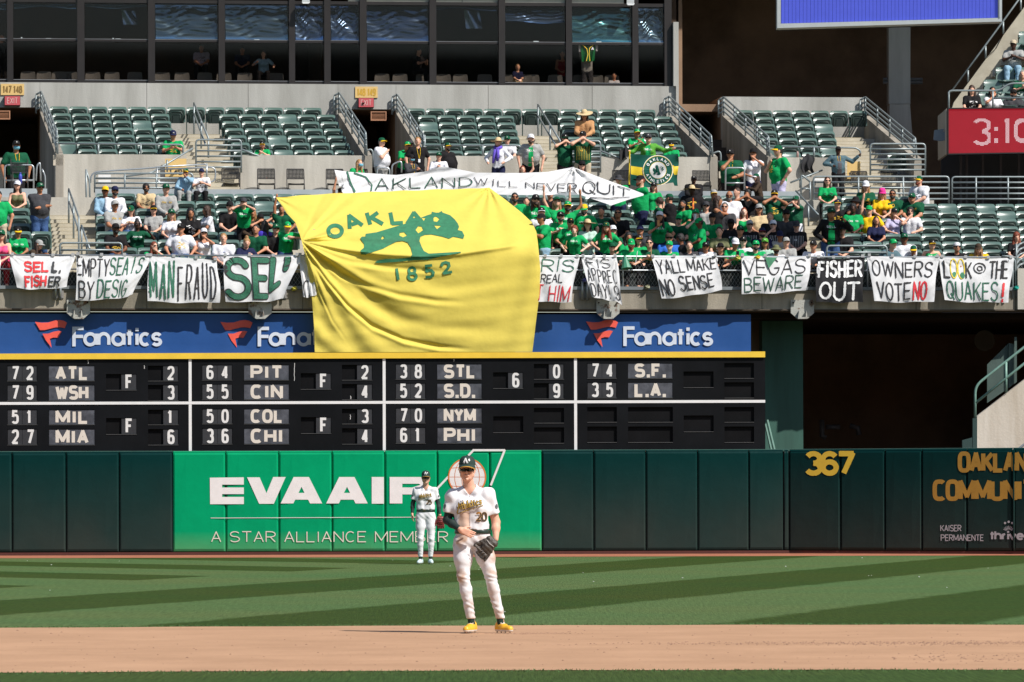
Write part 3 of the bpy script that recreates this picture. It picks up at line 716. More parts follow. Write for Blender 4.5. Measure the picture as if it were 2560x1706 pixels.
for pts in ([(2055, 1050), (2055, 1090), (2065, 1095)], [(2065, 1068), (2100, 1068)], [(2125, 1065), (2145, 1070), (2148, 1088)]):
 mb.tube([SW(x, y, 9) for x, y in pts], .07, 8)
mb.build('drain_pipe', mat('dull pipe', (.10, .10, .11), rough=.6), stand, smooth=True, kind='stuff')
# ------------------------------------------------------------ suite level with windows
suite = empty('suite_level', S(-4, 16.5, ZS), 'glazed suite level in dark bronze frames above the rear wall', 'suite')
DW = 16.74
ZT = SP(640, 8, DW)[1]; ZM = SP(640, 104, DW)[1] ; ZBt = ZS + .02
mull = [(-170, -140), (18, 33), (193, 211), (370, 387), (546, 562), (722, 737), (810, 826), (899, 916), (1073, 1090), (1246, 1262), (1414, 1429), (1580, 1595), (1660, 1678)]
ux = lambda p: US(p, DW, 100)
for a, b in mull[1:]:
 mb = MB(); slab(mb, [(ux(a), DW - .10), (ux(b), DW - .10), (ux(b), DW + .15), (ux(a), DW + .15)], ZS + .005, ZT + .8); mb.build('mullion', FRAMEB, suite)
mb = MB(); slab(mb, [(UL, DW - .04), (ux(1686), DW - .04), (ux(1686), DW + .13), (UL, DW + .13)], ZS + .003, ZS + .075); mb.build('sill', FRAMEB, suite)
gl = bpy.data.materials.new('tinted window glass'); gl.use_nodes = True
nt = gl.node_tree; nt.nodes.remove(nt.nodes['Principled BSDF'])
t_ = nt.nodes.new('ShaderNodeBsdfTransparent'); t_.inputs[0].default_value = (.80, .77, .74, 1); g_ = nt.nodes.new('ShaderNodeBsdfGlossy'); g_.inputs['Roughness'].default_value = .03
mx = nt.nodes.new('ShaderNodeMixShader'); mx.inputs[0].default_value = .018
nt.links.new(t_.outputs[0], mx.inputs[1]); nt.links.new(g_.outputs[0], mx.inputs[2]); nt.links.new(mx.outputs[0], nt.nodes['Material Output'].inputs[0])
def film_mat(i, base, refl, sc=2.2):
 m = bpy.data.materials.new('reflective film'); m.use_nodes = True; nt = m.node_tree; b = nt.nodes['Principled BSDF']
 b.inputs['Base Color'].default_value = (*base, 1); b.inputs['Metallic'].default_value = .85; b.inputs['Roughness'].default_value = .2
 return m
FILM = [film_mat(0, (.13, .23, .33), 1), film_mat(1, (.10, .17, .30), 1), film_mat(2, (.09, .27, .33), 1)]
EDGE = mat('bright frame edge', (.30, .30, .31), rough=.4, metal=.4)
films = {2: (0, .12, 0), 3: (1, 1.0, 0), 4: (1, 1.0, 0), 5: (1, 1, 1), 6: (1, 1, 1), 7: (1, 1.0, 1), 8: (0, .1, 1), 9: (1, .45, 1), 10: (1, 1.0, 2), 11: (1, 1, 0), 1: (0, .14, 0), 0: (0, .2, 0)}
rng = random.Random(11)
for i in range(12):
 a, b = mull[i][1], mull[i + 1][0]; u0, u1 = ux(a) + .004, ux(b) - .004
 for (z0, z1) in ((ZS + .08, ZM - .03), (ZM + .03, ZT - .03)):
  mb = MB(); slab(mb, [(u0, DW), (u1, DW), (u1, DW + .012), (u0, DW + .012)], z0, z1); mb.build('pane', gl, suite)
 mb = MB(); slab(mb, [(u0, DW - .05), (u1, DW - .05), (u1, DW + .08), (u0, DW + .08)], ZM - .035, ZM + .025); mb.build('transom', FRAMEB, suite)
 for z_, dz_ in ((ZM + .026, .01), (ZS + .076, .012)): mb = MB(); slab(mb, [(u0, DW - .055), (u1, DW - .055), (u1, DW - .02), (u0, DW - .02)], z_, z_ + dz_); mb.build('bright_edge', EDGE, suite)
 mb = MB(); slab(mb, [(u0, DW - .06), (u1, DW - .06), (u1, DW + .08), (u0, DW + .08)], ZT - .03, ZT + .06); mb.build('head_bar', FRAMEB, suite)
 kind, frac, mi = films[i]; h = ZT - .03 - (ZM + .03); zt = ZT - .04; zb = zt - h * frac * .97
 ph = rng.uniform(0, 9)
 def fp(s, t, ph=ph, zb=zb, zt=zt, u0=u0, u1=u1):
  w = .016 * math.sin(5 * s + 6 * t + ph) + .009 * math.sin(17 * s * (t + .3) + ph * 2 + 6 * t) + .011 * math.sin(29 * t - 11 * s + ph + 2 * math.sin(9 * s)) + .0045 * math.sin(60 * s * t + 3 * ph + 20 * t)
  w *= math.sin(math.pi * min(1, max(0, t))) ** .5 * .9 + .1
  edge = 0 if frac == 1 else (.03 * math.sin(6 * s + ph))
  return S(u0 + .02 + (u1 - u0 - .04) * s, DW + .14 + w + .30 * (t - .5), zb + (zt - zb) * t + edge * (1 - t))
 mb = MB(); mb.grid(fp, 46, 30); mb.build('film', FILM[mi], suite, smooth=True)
for (px0, px1, y0, y1) in ((303, 345, 25, 62), (1160, 1206, 25, 72)):
 mb = MB(); q = [SW(px0, y0, DW + .1), SW(px1 - 8, y0 + 2, DW + .3), SW(px1, y1, DW + .25), SW(px0 + 5, y1, DW + .12)]
 mb.grid(lambda s, t: (q[3].lerp(q[2], s)).lerp(q[0].lerp(q[1], s), t) + Vector((0, .03 * math.sin(7 * s + 3 * t), 0)), 8, 8)
 mb.build('film_flap', FILM[1], suite, smooth=True)
mb = MB()
slab(mb, [(UL, 24), (ux(1680), 24), (ux(1680), 24.2), (UL, 24.2)], ZS - .5, 18); slab(mb, [(UL, DW + .35), (ux(1680), DW + .35), (ux(1680), 24), (UL, 24)], ZS - .3, ZS + .04)
slab(mb, [(ux(1681), DW + .3), (ux(1681) + .15, DW + .3), (ux(1681) + .15, 24), (ux(1681), 24)], ZS, 18)
slab(mb, [(ux(818), 19), (ux(818) + .1, 19), (ux(818) + .1, 24), (ux(818), 24)], ZS, 15)
mb.build('suite_interior', mat('suite wall', (.060, .033, .018), rough=.9, var=.5, scale=.5), suite)
mb = MB(); slab(mb, [(UL, DW + .16), (ux(1680), DW + .16), (ux(1680), 25), (UL, 25)], 15.6, 18.4); mb.build('storey_above', CONC_L, suite)
mb = MB()
for a, b in ((871, 914), (917, 1072), (1091, 1155), (1157, 1245), (1263, 1413), (1430, 1560)):
 slab(mb, [(ux(a), DW + .02), (ux(b), DW + .02), (ux(b), DW + .1), (ux(a), DW + .1)], SP(640, 5.5, DW)[1], 15.6)
mb.build('blind_panel', mat('pale blind', (.42, .41, .34), rough=.8), suite)
for (x, y) in ((765, 2), (1576, 6)):
 mb = MB(); p = SW(x, y, DW - .3); mb.box(p.x - .1, p.x + .1, p.y - .12, p.y + .1, p.z - .06, p.z + .1); mb.prism([p + Vector((-.11, -.12, -.06)), p + Vector((.11, -.12, -.06)), p + Vector((.08, -.2, -.10)), p + Vector((-.08, -.2, -.10))], (0, .02, .02))
 mb.build('floodlight', mat('lamp housing', (.5, .52, .53), rough=.3), None, label='small boxy floodlight on the window head, %s' % ('above the fourth wide pane' if x < 1000 else 'near the right end of the windows'), cat='lamp')
mb = MB()
for (x, y) in ((121, 97), (295, 98), (642, 100), (1340, 104), (1497, 105)):
 p = SW(x, y, DW - .02); mb.box(p.x - .07, p.x + .07, p.y, p.y + .003, p.z - .015, p.z + .012)
for (x, y) in ((54, 95), (283, 97)):
 p = SW(x, y, DW - .02); mb.box(p.x - .018, p.x + .018, p.y, p.y + .003, p.z - .018, p.z + .018)
mb.build('glass_sticker', mat('sticker', (.45, .50, .50), rough=.5), suite)
hall = empty('concourse_bay', S(9, 20, 9), 'deep unlit concourse bay behind the right end of the stand', 'building')
mb = MB(); slab(mb, [(US(1697, 18, 200), 30), (26, 30), (26, 30.3), (US(1697, 18, 200), 30.3)], 0, 22)
slab(mb, [(US(1698, 17.1, 200), DB + .6), (US(1698, 17.1, 200) + .1, DB + .6), (US(1698, 17.1, 200) + .1, 30), (US(1698, 17.1, 200), 30)], 5, 22)
slab(mb, [(25, 8), (25.2, 8), (25.2, 30), (25, 30)], 0, 22); slab(mb, [(US(1698, 17, 200), 19.5), (25, 19.5), (25, 30), (US(1698, 17, 200), 30)], 6.5, 6.8)
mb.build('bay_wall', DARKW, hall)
mb = MB(); slab(mb, [(UL - 8, 14.2), (26, 14.2), (26, 31), (UL - 8, 31)], 18.5, 19.1); mb.build('roof_slab', CONC_D, hall)
col_ = MB()
q = [SW(2222, 260, 20), SW(2276, 260, 20), SW(2276, 40, 20), SW(2222, 40, 20)]; col_.prism(q, (0, .8, 0))
q = [SW(2224, 420, 19.2), SW(2287, 420, 19.2), SW(2275, 261, 19.2), SW(2224, 261, 19.2)]; col_.prism(q, (0, .9, 0))
col_.build('concrete_column', CONC, None, label='square concrete column with flared foot, sunlit below and shaded above', cat='column')
q = MB()
for y in (199, 207): q.tube([SW(2208, y, 20.4), SW(2306, y, 20.4)], .05, 8)
q.build('column_lamp', mat('dull lamp', (.16, .16, .16), rough=.4), None, smooth=True, kind='stuff', label='horizontal tube lamps on both sides of the shaded concrete column', cat='lamp')
# ------------------------------------------------------------ video board and clock board
vb = empty('video_board', P(2220, 60, 119), 'big blue video board with pale grey frame hanging at the top right', 'video board')
VY = 119.0
def vq(x0, y0, x1, y1, Yd=0): return None
BLUE = mat('blue led module', (.055, .075, .42), rough=.45, var=.08, scale=5, spec=.4, emit=(.05, .07, .5), es=.32)
N_ = 59; lb = lambda x: 66 - (x - 1953) * .0265 - 7
for i in range(N_):
 x0 = 1953 + (2494.5 - 1953) * i / N_ + .35; x1 = 1953 + (2494.5 - 1953) * (i + 1) / N_ - .35
 mb = MB(); mb.prism([P(x0, lb(x0), VY), P(x1, lb(x1), VY), P(x1, -130, VY), P(x0, -130, VY)], (0, .05, 0)); mb.build('led_strip', BLUE, vb)
FR = mat('pale grey board frame', (.42, .45, .47), rough=.5, var=.08)
mb = MB(); mb.prism([P(1943, lb(1943) + 11.5, VY - .06), P(2505, lb(2505) + 10, VY - .06), P(2505, lb(2505) + .5, VY - .06), P(1943, lb(1943) + .5, VY - .06)], (0, .5, 0))
mb.prism([P(1943, lb(1943) + .4, VY - .061), P(1952, lb(1952) + .4, VY - .061), P(1952, -140, VY - .061), P(1943, -140, VY - .061)], (0, .5, 0))
mb.prism([P(2495.5, lb(2495) + .4, VY - .061), P(2505, lb(2505) + .4, VY - .061), P(2505, -140, VY - .061), P(2495.5, -140, VY - .061)], (0, .5, 0))
mb.prism([P(2498.5, lb(2495) + .4, VY - .08), P(2500, lb(2505) + .4, VY - .08), P(2500, -140, VY - .08), P(2498.5, -140, VY - .08)], (0, .1, 0))
mb.build('frame', FR, vb)
mb = MB(); mb.prism([P(1944, lb(1944) + 10, VY + .45), P(2504, lb(2504) + 9, VY + .45), P(2504, -140, VY + .45), P(1944, -140, VY + .45)], (0, .9, 0)); mb.build('cabinet', DARK, vb)
cb_ = empty('clock_board', P(2465, 330, 118), 'red dot matrix board on the balcony front showing the start of a time', 'display board')
CY = 133.2
RED = mat('red led face', (.11, .004, .010), rough=.5, var=.2, scale=3, emit=(.55, .003, .016), es=.26)
REDL = mat('red led dot', (.3, .01, .02), rough=.4, var=0, emit=(.9, .012, .04), es=.36)
DIG = mat('lit led dot', (.5, .4, .42), rough=.4, var=0, emit=(.9, .64, .68), es=.55)
mb = MB(); x0, x1, y0, y1 = 2372, 2760, 273, 384
mb.prism([P(x0, y1, CY), P(x1, y1 - 6, CY), P(x1, y0 - 3, CY), P(x0, y0, CY)], (0, .25, 0)); mb.build('led_face', RED, cb_)
mb = MB()
mb.prism([P(x0 - 3, y1 + 3, CY - .03), P(x1, y1 - 3, CY - .03), P(x1, y1 - 6.4, CY - .03), P(x0 - 3, y1 + .2, CY - .03)], (0, .3, 0))
mb.prism([P(x0 - 3, y0 - .2, CY - .03), P(x1, y0 - 3.4, CY - .03), P(x1, y0 - 7, CY - .03), P(x0 - 3, y0 - 3, CY - .03)], (0, .3, 0))
mb.prism([P(x0 - 3, y1 + .1, CY - .031), P(x0 - .4, y1 + .1, CY - .031), P(x0 - .4, y0 - .1, CY - .031), P(x0 - 3, y0 - .1, CY - .031)], (0, .3, 0))
mb.build('frame', mat('dark board frame', (.012, .010, .012), rough=.6), cb_)
dig = [('3', 2434, 2473, 298, 360), (':', 2490, 2497, 318, 356), ('1', 2513, 2522, 297, 357), ('0', 2538, 2585, 296, 358)]
def in_digit(x, y):
 if 2432 <= x <= 2476:
  for (cx, cy, rx, ry, a, b) in ((2454, 314, 19, 14, -150, 88), (2455, 345, 20, 15, -88, 150)):
   dx, dy = (x - cx) / rx, (y - cy) / ry; r = math.hypot(dx, dy); an = math.degrees(math.atan2(dy, dx))
   if .72 < r < 1.28 and a <= an <= b: return True
 if 2486 <= x <= 2496 and (317 <= y <= 328 or 346 <= y <= 357): return True
 if (2515 <= x <= 2523 and 297 <= y <= 357) or (2511 <= x <= 2516 and 299 <= y <= 307): return True
 if 2534 <= x <= 2585:
  dx, dy = abs(x - 2560) / 22, abs(y - 327) / 27; r = (dx ** 3 + dy ** 3) ** (1 / 3)
  return .74 < r < 1.14
 return False
m1, m2 = MB(), MB(); st = 2.35
for iy in range(int((y1 - y0 - 2) / st)):
 for ix in range(int((2564 - x0 - 2) / st)):
  x = x0 + 2 + ix * st; y = y0 + 1.5 + iy * st
  on = in_digit(x, y); k = m2 if on else m1; h = .78 if on else .5
  a, b = P(x - h, y + h, CY - .006), P(x + h, y - h, CY - .006)
  k.quad(a, (b.x, a.y, a.z), b, (a.x, a.y, b.z))
m1.build('led_dots', REDL, cb_, kind='stuff'); m2.build('digit_dots', DIG, cb_, kind='stuff', label='pinkish white dots forming 3:10')
# ------------------------------------------------------------ rails, fence, signs, brackets
def rail(name, label, loc, lines, m=STEEL, r=.025, group=None, cat='railing'):
 """lines: (part name, depth or list of depths, [(px, py), ...]) as pipes"""
 pts0 = lines[0]; d0 = pts0[1][0] if isinstance(pts0[1], (list, tuple)) else pts0[1]
 e = empty(name, SW(pts0[2][0][0], pts0[2][0][1], d0), label, cat, group)
 for (nm, d, pts) in lines:
  ds = d if isinstance(d, (list, tuple)) else [d] * len(pts)
  mb = MB(); mb.tube(bend([SW(x, y, dd) for (x, y), dd in zip(pts, ds)], .09), r, 7); mb.build(nm, m, e, smooth=True)
 return e
def panelrail(label, x0, x1, y0, y1, n, d, posts=(), m=STEEL, r=.025, slope=0, name='guard_rail'):
 L_ = [('frame', d, [(x0, y1), (x0, y0), (x1, y0 + slope), (x1, y1)])]
 for i in range(1, n):
  y = y0 + (y1 - y0) * i / n; L_.append(('bar', d, [(x0, y), (x1, y + slope)]))
 for p in posts: L_.append(('post', d, [(p, y0 + 1), (p, y1)]))
 return rail(name, label, None, L_, m, r)
rail('guard_rail', 'single rail with posts along the front of the top left seats', None, [('bar', 10.1, [(141, 359), (452, 362), (458, 368), (458, 390)]), ('post', 10.1, [(140, 340), (140, 390)]), ('post', 10.1, [(246, 360), (246, 390)]), ('post', 10.1, [(352, 361), (352, 390)])])
panelrail('five bar rail panel beside the upper stairs left of the clapping green shirt man', 490, 603, 350, 432, 6, 9.95)
rail('hand_rail', 'bent handrail running down from the five bar panel past the clapping man', None, [('bar', [9.95, 10.0, 10.1, 10.1, 10.1], [(605, 374), (640, 388), (672, 397), (689, 403), (932, 402)]), ('post', 10.1, [(689, 402), (689, 432)]), ('post', 10.1, [(810, 402), (810, 432)]),
  ('post', 10.05, [(914, 332), (914, 392)]), ('frame', 10.0, [(914, 380), (925, 373), (932, 378), (932, 418)])])
rail('hand_rail', 'stair handrail on posts at the top of the upper left stairs', None, [('bar', [15.3, 11.6], [(485, 258), (521, 346)]), ('bar', [15.3, 11.6], [(485, 284), (514, 362)]), ('post', 15.3, [(485, 257), (485, 341)]), ('post', 13.2, [(503, 302), (503, 372)]), ('post', 11.6, [(521, 346), (521, 395)])])
rail('hand_rail', 'stair handrail on posts at the top of the middle upper stairs', None, [('bar', [15.3, 11.6], [(1345, 262), (1402, 356)]), ('bar', [15.3, 11.6], [(1345, 290), (1392, 368)]), ('post', 15.3, [(1345, 262), (1345, 344)]), ('post', 13.2, [(1375, 312), (1375, 386)])])
rail('guard_rail', 'single rail with posts in front of the seats right of the lanyard man', None, [('bar', 10.1, [(1064, 364), (1290, 364), (1302, 366), (1302, 392)]), ('post', 10.1, [(1207, 364), (1207, 392)]), ('post', 10.1, [(1062, 338), (1062, 392)])])
panelrail('short barred rail panel behind the two men shouting through cupped hands', 1424, 1501, 353, 432, 6, 9.95)
rail('hand_rail', 'bent handrail running down behind the held team flag to the dark stair tunnel', None, [('bar', [9.95, 10, 10.1, 10.1], [(1503, 378), (1552, 397), (1575, 403), (1800, 405)]), ('frame', 10.0, [(1776, 387), (1797, 378), (1802, 384), (1802, 430)]), ('post', 10.05, [(1775, 342), (1775, 392)])])
rail('guard_rail', 'single rail in front of the top right seats behind the tall photographer', None, [('bar', 10.1, [(1920, 367), (2140, 370), (2152, 378), (2150, 392)]), ('post', 10.1, [(2035, 369), (2035, 394)]), ('post', 10.1, [(1921, 344), (1921, 394)])])
panelrail('six bar rail panel half in shade beside the upper right stairs', 2176, 2313, 360, 438, 6, 9.6)
panelrail('long three bar walkway rail behind the hooded and pinstriped fans', 237, 482, 434, 482, 4, 8.12, posts=(312, 391))
rail('hand_rail', 'bright ramp handrail sloping up in front of the 148 sign', None, [('bar', 8.6, [(226, 458), (228, 438), (240, 430), (384, 420), (394, 418), (515, 411)]), ('frame', 8.6, [(393, 420), (393, 456), (440, 458), (520, 458), (538, 452), (539, 425), (530, 418), (500, 420), (395, 424)]), ('post', 8.6, [(517, 409), (517, 458)])], ALU, .022)
rail('hand_rail', 'dark stair handrail climbing to the right past the 148 sign', None, [('bar', [9.0, 9.3, 9.5], [(310, 442), (380, 432), (482, 371)]), ('post', 9.2, [(418, 400), (418, 430)])])
rail('guard_rail', 'pair of upright posts with bent tops at the head of the lower left stairs', None, [('post', 8.0, [(215, 424), (216, 524)]), ('post', 8.0, [(215, 424), (224, 456), (225, 542)])])
rail('hand_rail', 'stair handrail with posts in the lower left stairs beside the man with crossed arms', None, [('bar', [6.6, 3.0, 2.6], [(172, 473), (197, 543), (197, 640)]), ('bar', [6.6, 3.0], [(173, 505), (196, 572)]), ('post', 6.6, [(172, 474), (172, 563)]), ('post', 5.0, [(184, 506), (184, 602)])])
rail('hand_rail', 'lower stair handrail near the front fence at the left', None, [('bar', [2.4, .9], [(204, 564), (224, 622)]), ('post', 2.4, [(204, 564), (204, 640)]), ('post', 1.2, [(217, 600), (217, 640)])])
panelrail('two bar guard rail above the fence at the foot of the left stairs', 150, 305, 608, 643, 2, .12)
panelrail('two bar guard rail above the fence at the foot of the right stairs', 2067, 2217, 615, 648, 2, .12)
rail('hand_rail', 'sloping handrail in the lower right stairs behind the black jacket man', None, [('bar', [6.5, 3.5], [(1990, 478), (2045, 537)]), ('post', 5.2, [(2021, 512), (2021, 566)])])
rail('hand_rail', 'dark handrail on the wall below the grey jacket usher', None, [('bar', [9.6, 9.8], [(1976, 457), (2056, 426)]), ('post', 9.7, [(2000, 449), (2000, 470)])])
rail('hand_rail', 'handrail rising to the right behind the woman with open green jersey', None, [('bar', [7.9, 7.9, 7.9], [(2003, 500), (2003, 436), (2025, 455)]), ('bar', 7.9, [(2025, 455), (2026, 510)]), ('bar', 7.9, [(2003, 471), (2025, 473)])])
panelrail('long five bar guard rail behind the top row at the right of the lower tier', 2034, 2372, 442, 512, 5, 7.9, posts=(2146, 2258))
panelrail('five bar guard rail half in shade at the far right of the walkway', 2380, 2700, 443, 512, 5, 7.95, posts=(2440, 2520))
for (x0, x1, y0, lab) in ((12, 84, 413, 'bright hoop rail round the folded chair at the far left tunnel'), (943, 974, 420, 'small hoop rail below the man filming in a white shirt'), (1814, 1861, 420, 'hoop rail in front of the usher in the dark stair tunnel')):
 rail('hoop_rail', lab, None, [('frame', 9.0, [(x0, 475), (x0, y0), (x1, y0), (x1, 475)]), ('bar', 9.0, [(x0, y0 + 38), (x1, y0 + 38)])], ALU, .022)
rail('hoop_rail', 'bright hoop rail against the tunnel wall behind the man with crossed arms', None, [('frame', 9.4, [(90, 452), (92, 415), (100, 405), (102, 452)]), ('bar', 9.2, [(105, 423), (113, 440), (113, 480)])], ALU, .022)
rail('hoop_rail', 'slim frame rail in front of the lanyard man at the middle tunnel', None, [('frame', 9.0, [(980, 440), (980, 412), (1004, 402), (1004, 432)])], ALU, .022)
fence = empty('chain_link_fence', S(0, .02, 6.34), 'chain link fence with pipe rails along the front of the lower tier behind banners', 'fence')
zt = SP(1280, 641, 0)[1]; zm = SP(1280, 675.5, 0)[1]; zb = SP(1280, 712, 0)[1]
def frail(z, n, r=.024):
 mb = MB(); mb.tube([S(-14, 0, z), S(US(2540, 0, 650), 0, z)], r, 7); mb.build(n, ALU, fence, smooth=True)
frail(zt, 'top_rail'); frail(zm, 'middle_rail', .019)
for i in range(19):
 u = -13.6 + i * 1.48; mb = MB(); mb.tube([S(u, .01, 6.30), S(u, .01, zt)], .022, 6); mb.build('post', ALU, fence, smooth=True)
mb = MB(); h = zt - 6.35; st = .088; n = int(27 / st)
for i in range(n):
 for s in (1, -1):
  u = -13.9 + i * st; u2 = u + s * h * .62
  a, b = S(u, .03 + s * .0025, 6.35), S(u2, .03 + s * .0025, zt)
  dx = .0035
  mb.prism([a, a + Vector((dx, 0, 0)), b + Vector((dx, 0, 0)), b], (0, .002, 0))
mb.build('wire_mesh', mat('chain link wire', (.38, .38, .37), rough=.4, metal=.5, var=0), fence, kind='stuff')
mb = MB(); ua_ = US(2542, 0, 700); slab(mb, [(ua_, -.1), (ua_ + .5, -.1), (ua_ + 3, 9), (ua_ + 2.5, 9)], 5.8, SP(2555, 672, 0)[1]); mb.build('end_parapet', CONC, stand)
rail('guard_rail', 'curved multi bar rail on the parapet at the far right end of the lower tier', None,
  [('bar', -.02, [(2531, 640), (2532, 745)]), ('bar', -.02, [(2505, 641), (2522, 641), (2538, 650), (2541, 745)])] + [('bar', [.0, .5, .5], [(2541, 660 - i * 13), (2548, 650 - i * 13), (2600, 630 - i * 13)]) for i in range(-1, 4)] + [('post', 0, [(2541, 610), (2541, 672)])])
BR = mat('rust flecked bracket', (.34, .34, .31), rough=.6, col2=(.13, .075, .05), scale=4.5, bump=.2)
BR.node_tree.nodes['Color Ramp'].color_ramp.elements[0].position = .38; BR.node_tree.nodes['Color Ramp'].color_ramp.elements[1].position = .46
for (px, lab) in ((196, 'first steel bracket from the left, under the banner with green design lettering'), (650, 'steel bracket left of the yellow flag, under the big green S banner'), (1312, 'steel bracket mostly hidden at the right edge of the yellow flag'), (1520, 'rusty steel bracket under the banner ending in DAY'), (2006, 'rust flecked steel bracket at the right, over the dark bay')):
 b_ = empty('steel_bracket', SW(px, 775, 0), lab, 'bracket', 'steel brackets bolted under the concrete beam')
 def q(dx, y, d=-.08): return SW(px + dx, y, d)
 mb = MB(); mb.prism([q(-29, 750), q(-29, 783), q(-13, 797), q(13, 797), q(29, 783), q(29, 750)], (0, .07, 0)); mb.build('plate', BR, b_)
 for s in (-1, 1):
  mb = MB(); mb.prism([q(s * 7, 797, -.082), q(s * 12, 796, -.082), q(s * 9, 777, -.082)], (0, -.18, 0)); mb.build('gusset', BR, b_)
 mb = MB(); mb.prism([q(-11, 797.5, -.26), q(11, 797.5, -.26), q(11, 793, -.26), q(-11, 793, -.26)], (0, .22, 0)); mb.build('foot_angle', BR, b_)
 for (dx, y) in ((-23, 757), (23, 757)):
  mb = MB(); mb.tube([q(dx, y, -.14), q(dx, y, -.08)], .02, 6); mb.build('bolt', DARK, b_)
for (px, lab) in ((145, 'clamp fitting below the red lettered banner'), (703, 'clamp fitting left of the yellow flag'), (2124 - 230 + 615, 'clamp fitting under the banner with a red exclamation mark'), (2516 - 12, ''), (1462, 'clamp fitting below the gap beside the appreciation banner')):
 if not lab: continue
 y = 738; b_ = empty('post_clamp', SW(px, y, 0), lab, 'clamp', 'post clamps bolted to the beam')
 mb = MB(); mb.prism([SW(px - 14, y + 8, -.035), SW(px + 14, y + 8, -.035), SW(px + 14, y - 12, -.035), SW(px - 14, y - 12, -.035)], (0, .03, 0)); mb.build('plate', mat('clamp grey', (.22, .21, .2), rough=.7), b_)
 for dx in (-6, 6):
  mb = MB(); mb.tube([SW(px + dx, y + 12, -.07), SW(px + dx, y - 34, -.07)], .028, 7); mb.build('stub_pipe', ALU, b_, smooth=True)
SIGNY = mat('faded yellow sign', (.66, .45, .17), rough=.6, var=.08, scale=6)
SIGNB = mat('brown sign lettering', (.22, .13, .03), rough=.6); SIGNO = mat('ochre sign lettering', (.55, .32, .03), rough=.6)
def sign(x0, x1, y0, y1, d, txt, lm, label, name='section_sign', hgt=None, bm=SIGNY, ty=None, t=.17, fit=None, w=.42, cat='sign'):
 s_ = empty(name, SW((x0 + x1) / 2, y1, d), label, cat)
 mb = MB(); mb.prism([SW(x0, y1, d - .03), SW(x1, y1, d - .03), SW(x1, y0, d - .03), SW(x0, y0, d - .03)], (0, .025, 0)); mb.build('plate', bm, s_)
 mb = MB(); hgt = hgt or (y1 - y0) * .68; by = ty or (y0 + y1) / 2 + hgt / 2; fit = fit or (x1 - x0) * .86
 text(mb, txt, (x0 + x1) / 2 - fit / 2, -by, hgt, lambda x, y, k: SW(x, -y, d - .034 - k), w=w, t=t, gap=.2, fit=fit, e=2.8)
 mb.build('lettering', lm, s_); return s_
sign(2, 60, 210, 238, 16.6, '147 148', SIGNB, 'yellow sign reading 147 148 above the far left tunnel')
sign(888, 944, 217, 245, 16.6, '148 149', SIGNO, 'yellow sign reading 148 149 above the middle tunnel')
sign(413, 466, 397, 442, 9.9, '148', mat('black sign digits', (.05, .045, .04)), 'yellow sign reading 148 on the wall behind the ramp rails', hgt=14, ty=438, fit=34)
sign(2118, 2151, 404, 447, 9.9, '150', mat('black sign digits', (.05,) * 3), 'yellow sign reading 150 beside the upper right stairs', hgt=13, ty=444, fit=27)
EX = mat('faded red exit face', (.52, .085, .10), rough=.5); EXL = mat('pink exit lettering', (.66, .38, .36), rough=.5)
for (x0, x1, y0, y1, lab, tx) in ((12, 50, 241, 263, 'red exit sign reading EXIT under the 147 148 sign', 'EXIT'), (897, 934, 246, 268, 'cracked red exit sign reading EXIT under the 148 149 sign', 'EXIT')):
 e = sign(x0, x1, y0, y1, 16.42, tx, EXL, lab, 'exit_sign', hgt=15, bm=EX, t=.12, w=.5, fit=27)
 mb = MB(); dd = 16.36
 mb.box(0, 0, 0, 0, 0, 0)
 mb = MB(); a, b = SP(x0 - 1, y1 + 1, 16.42), SP(x1 + 1, y0 - 1, 16.42); slab(mb, [(a[0], 16.43), (b[0], 16.43), (b[0], 16.6), (a[0], 16.6)], a[1], b[1]); mb.build('housing', mat('dark red housing', (.06, .015, .02), rough=.6), e)
mb = MB(); p = [SW(905, 261, 16.36), SW(911, 261, 16.36), SW(911, 257, 16.36), SW(905, 256, 16.36)]; mb.prism(p, (0, .005, 0)); mb.build('hole', DARK, e)
def vent(x0, x1, y0, y1, d, label):
 v_ = empty('louvre_vent', SW(x0, y1, d), label, 'vent'); OR_ = mat('peach vent frame', (.42, .20, .11), rough=.6)
 mb = MB()
 for (a, b, c, e) in ((x0, x1, y0, y0 + 2.2), (x0, x1, y1 - 2.2, y1), (x0, x0 + 2.2, y0 + 2.3, y1 - 2.3), (x1 - 2.2, x1, y0 + 2.3, y1 - 2.3)):
  mb.prism([SW(a, e, d), SW(b, e, d), SW(b, c, d), SW(a, c, d)], (0, .06, 0))
 mb.build('frame', OR_, v_)
 mb = MB(); mb.prism([SW(x0 + 1, y1 - 1, d + .05), SW(x1 - 1, y1 - 1, d + .05), SW(x1 - 1, y0 + 1, d + .05), SW(x0 + 1, y0 + 1, d + .05)], (0, .05, 0)); mb.build('backing', DARK, v_)
 for i in range(6):
  y = y0 + 4 + (y1 - y0 - 7) * i / 5; mb = MB(); mb.prism([SW(x0 + 2.4, y + .5, d + .01), SW(x1 - 2.4, y + .5, d + .01), SW(x1 - 2.4, y - .4, d + .03), SW(x0 + 2.4, y - .4, d + .03)], (0, .01, 0)); mb.build('slat', OR_, v_)
vent(927, 966, 279, 302, 15.9, 'peach framed louvre vent in the mouth of the middle tunnel'); vent(-20, 25, 277, 299, 15.9, 'dark louvre vent in the mouth of the far left tunnel')
mb = MB(); mb.prism([SW(133, 414, 9.98), SW(159, 414, 9.98), SW(159, 388, 9.98), SW(133, 388, 9.98)], (0, .015, 0)); mb.build('wall_plate', mat('beige plate', (.52, .46, .37), rough=.8), None, label='beige square patch plate on the wall at the left tunnel corner', cat='plate')
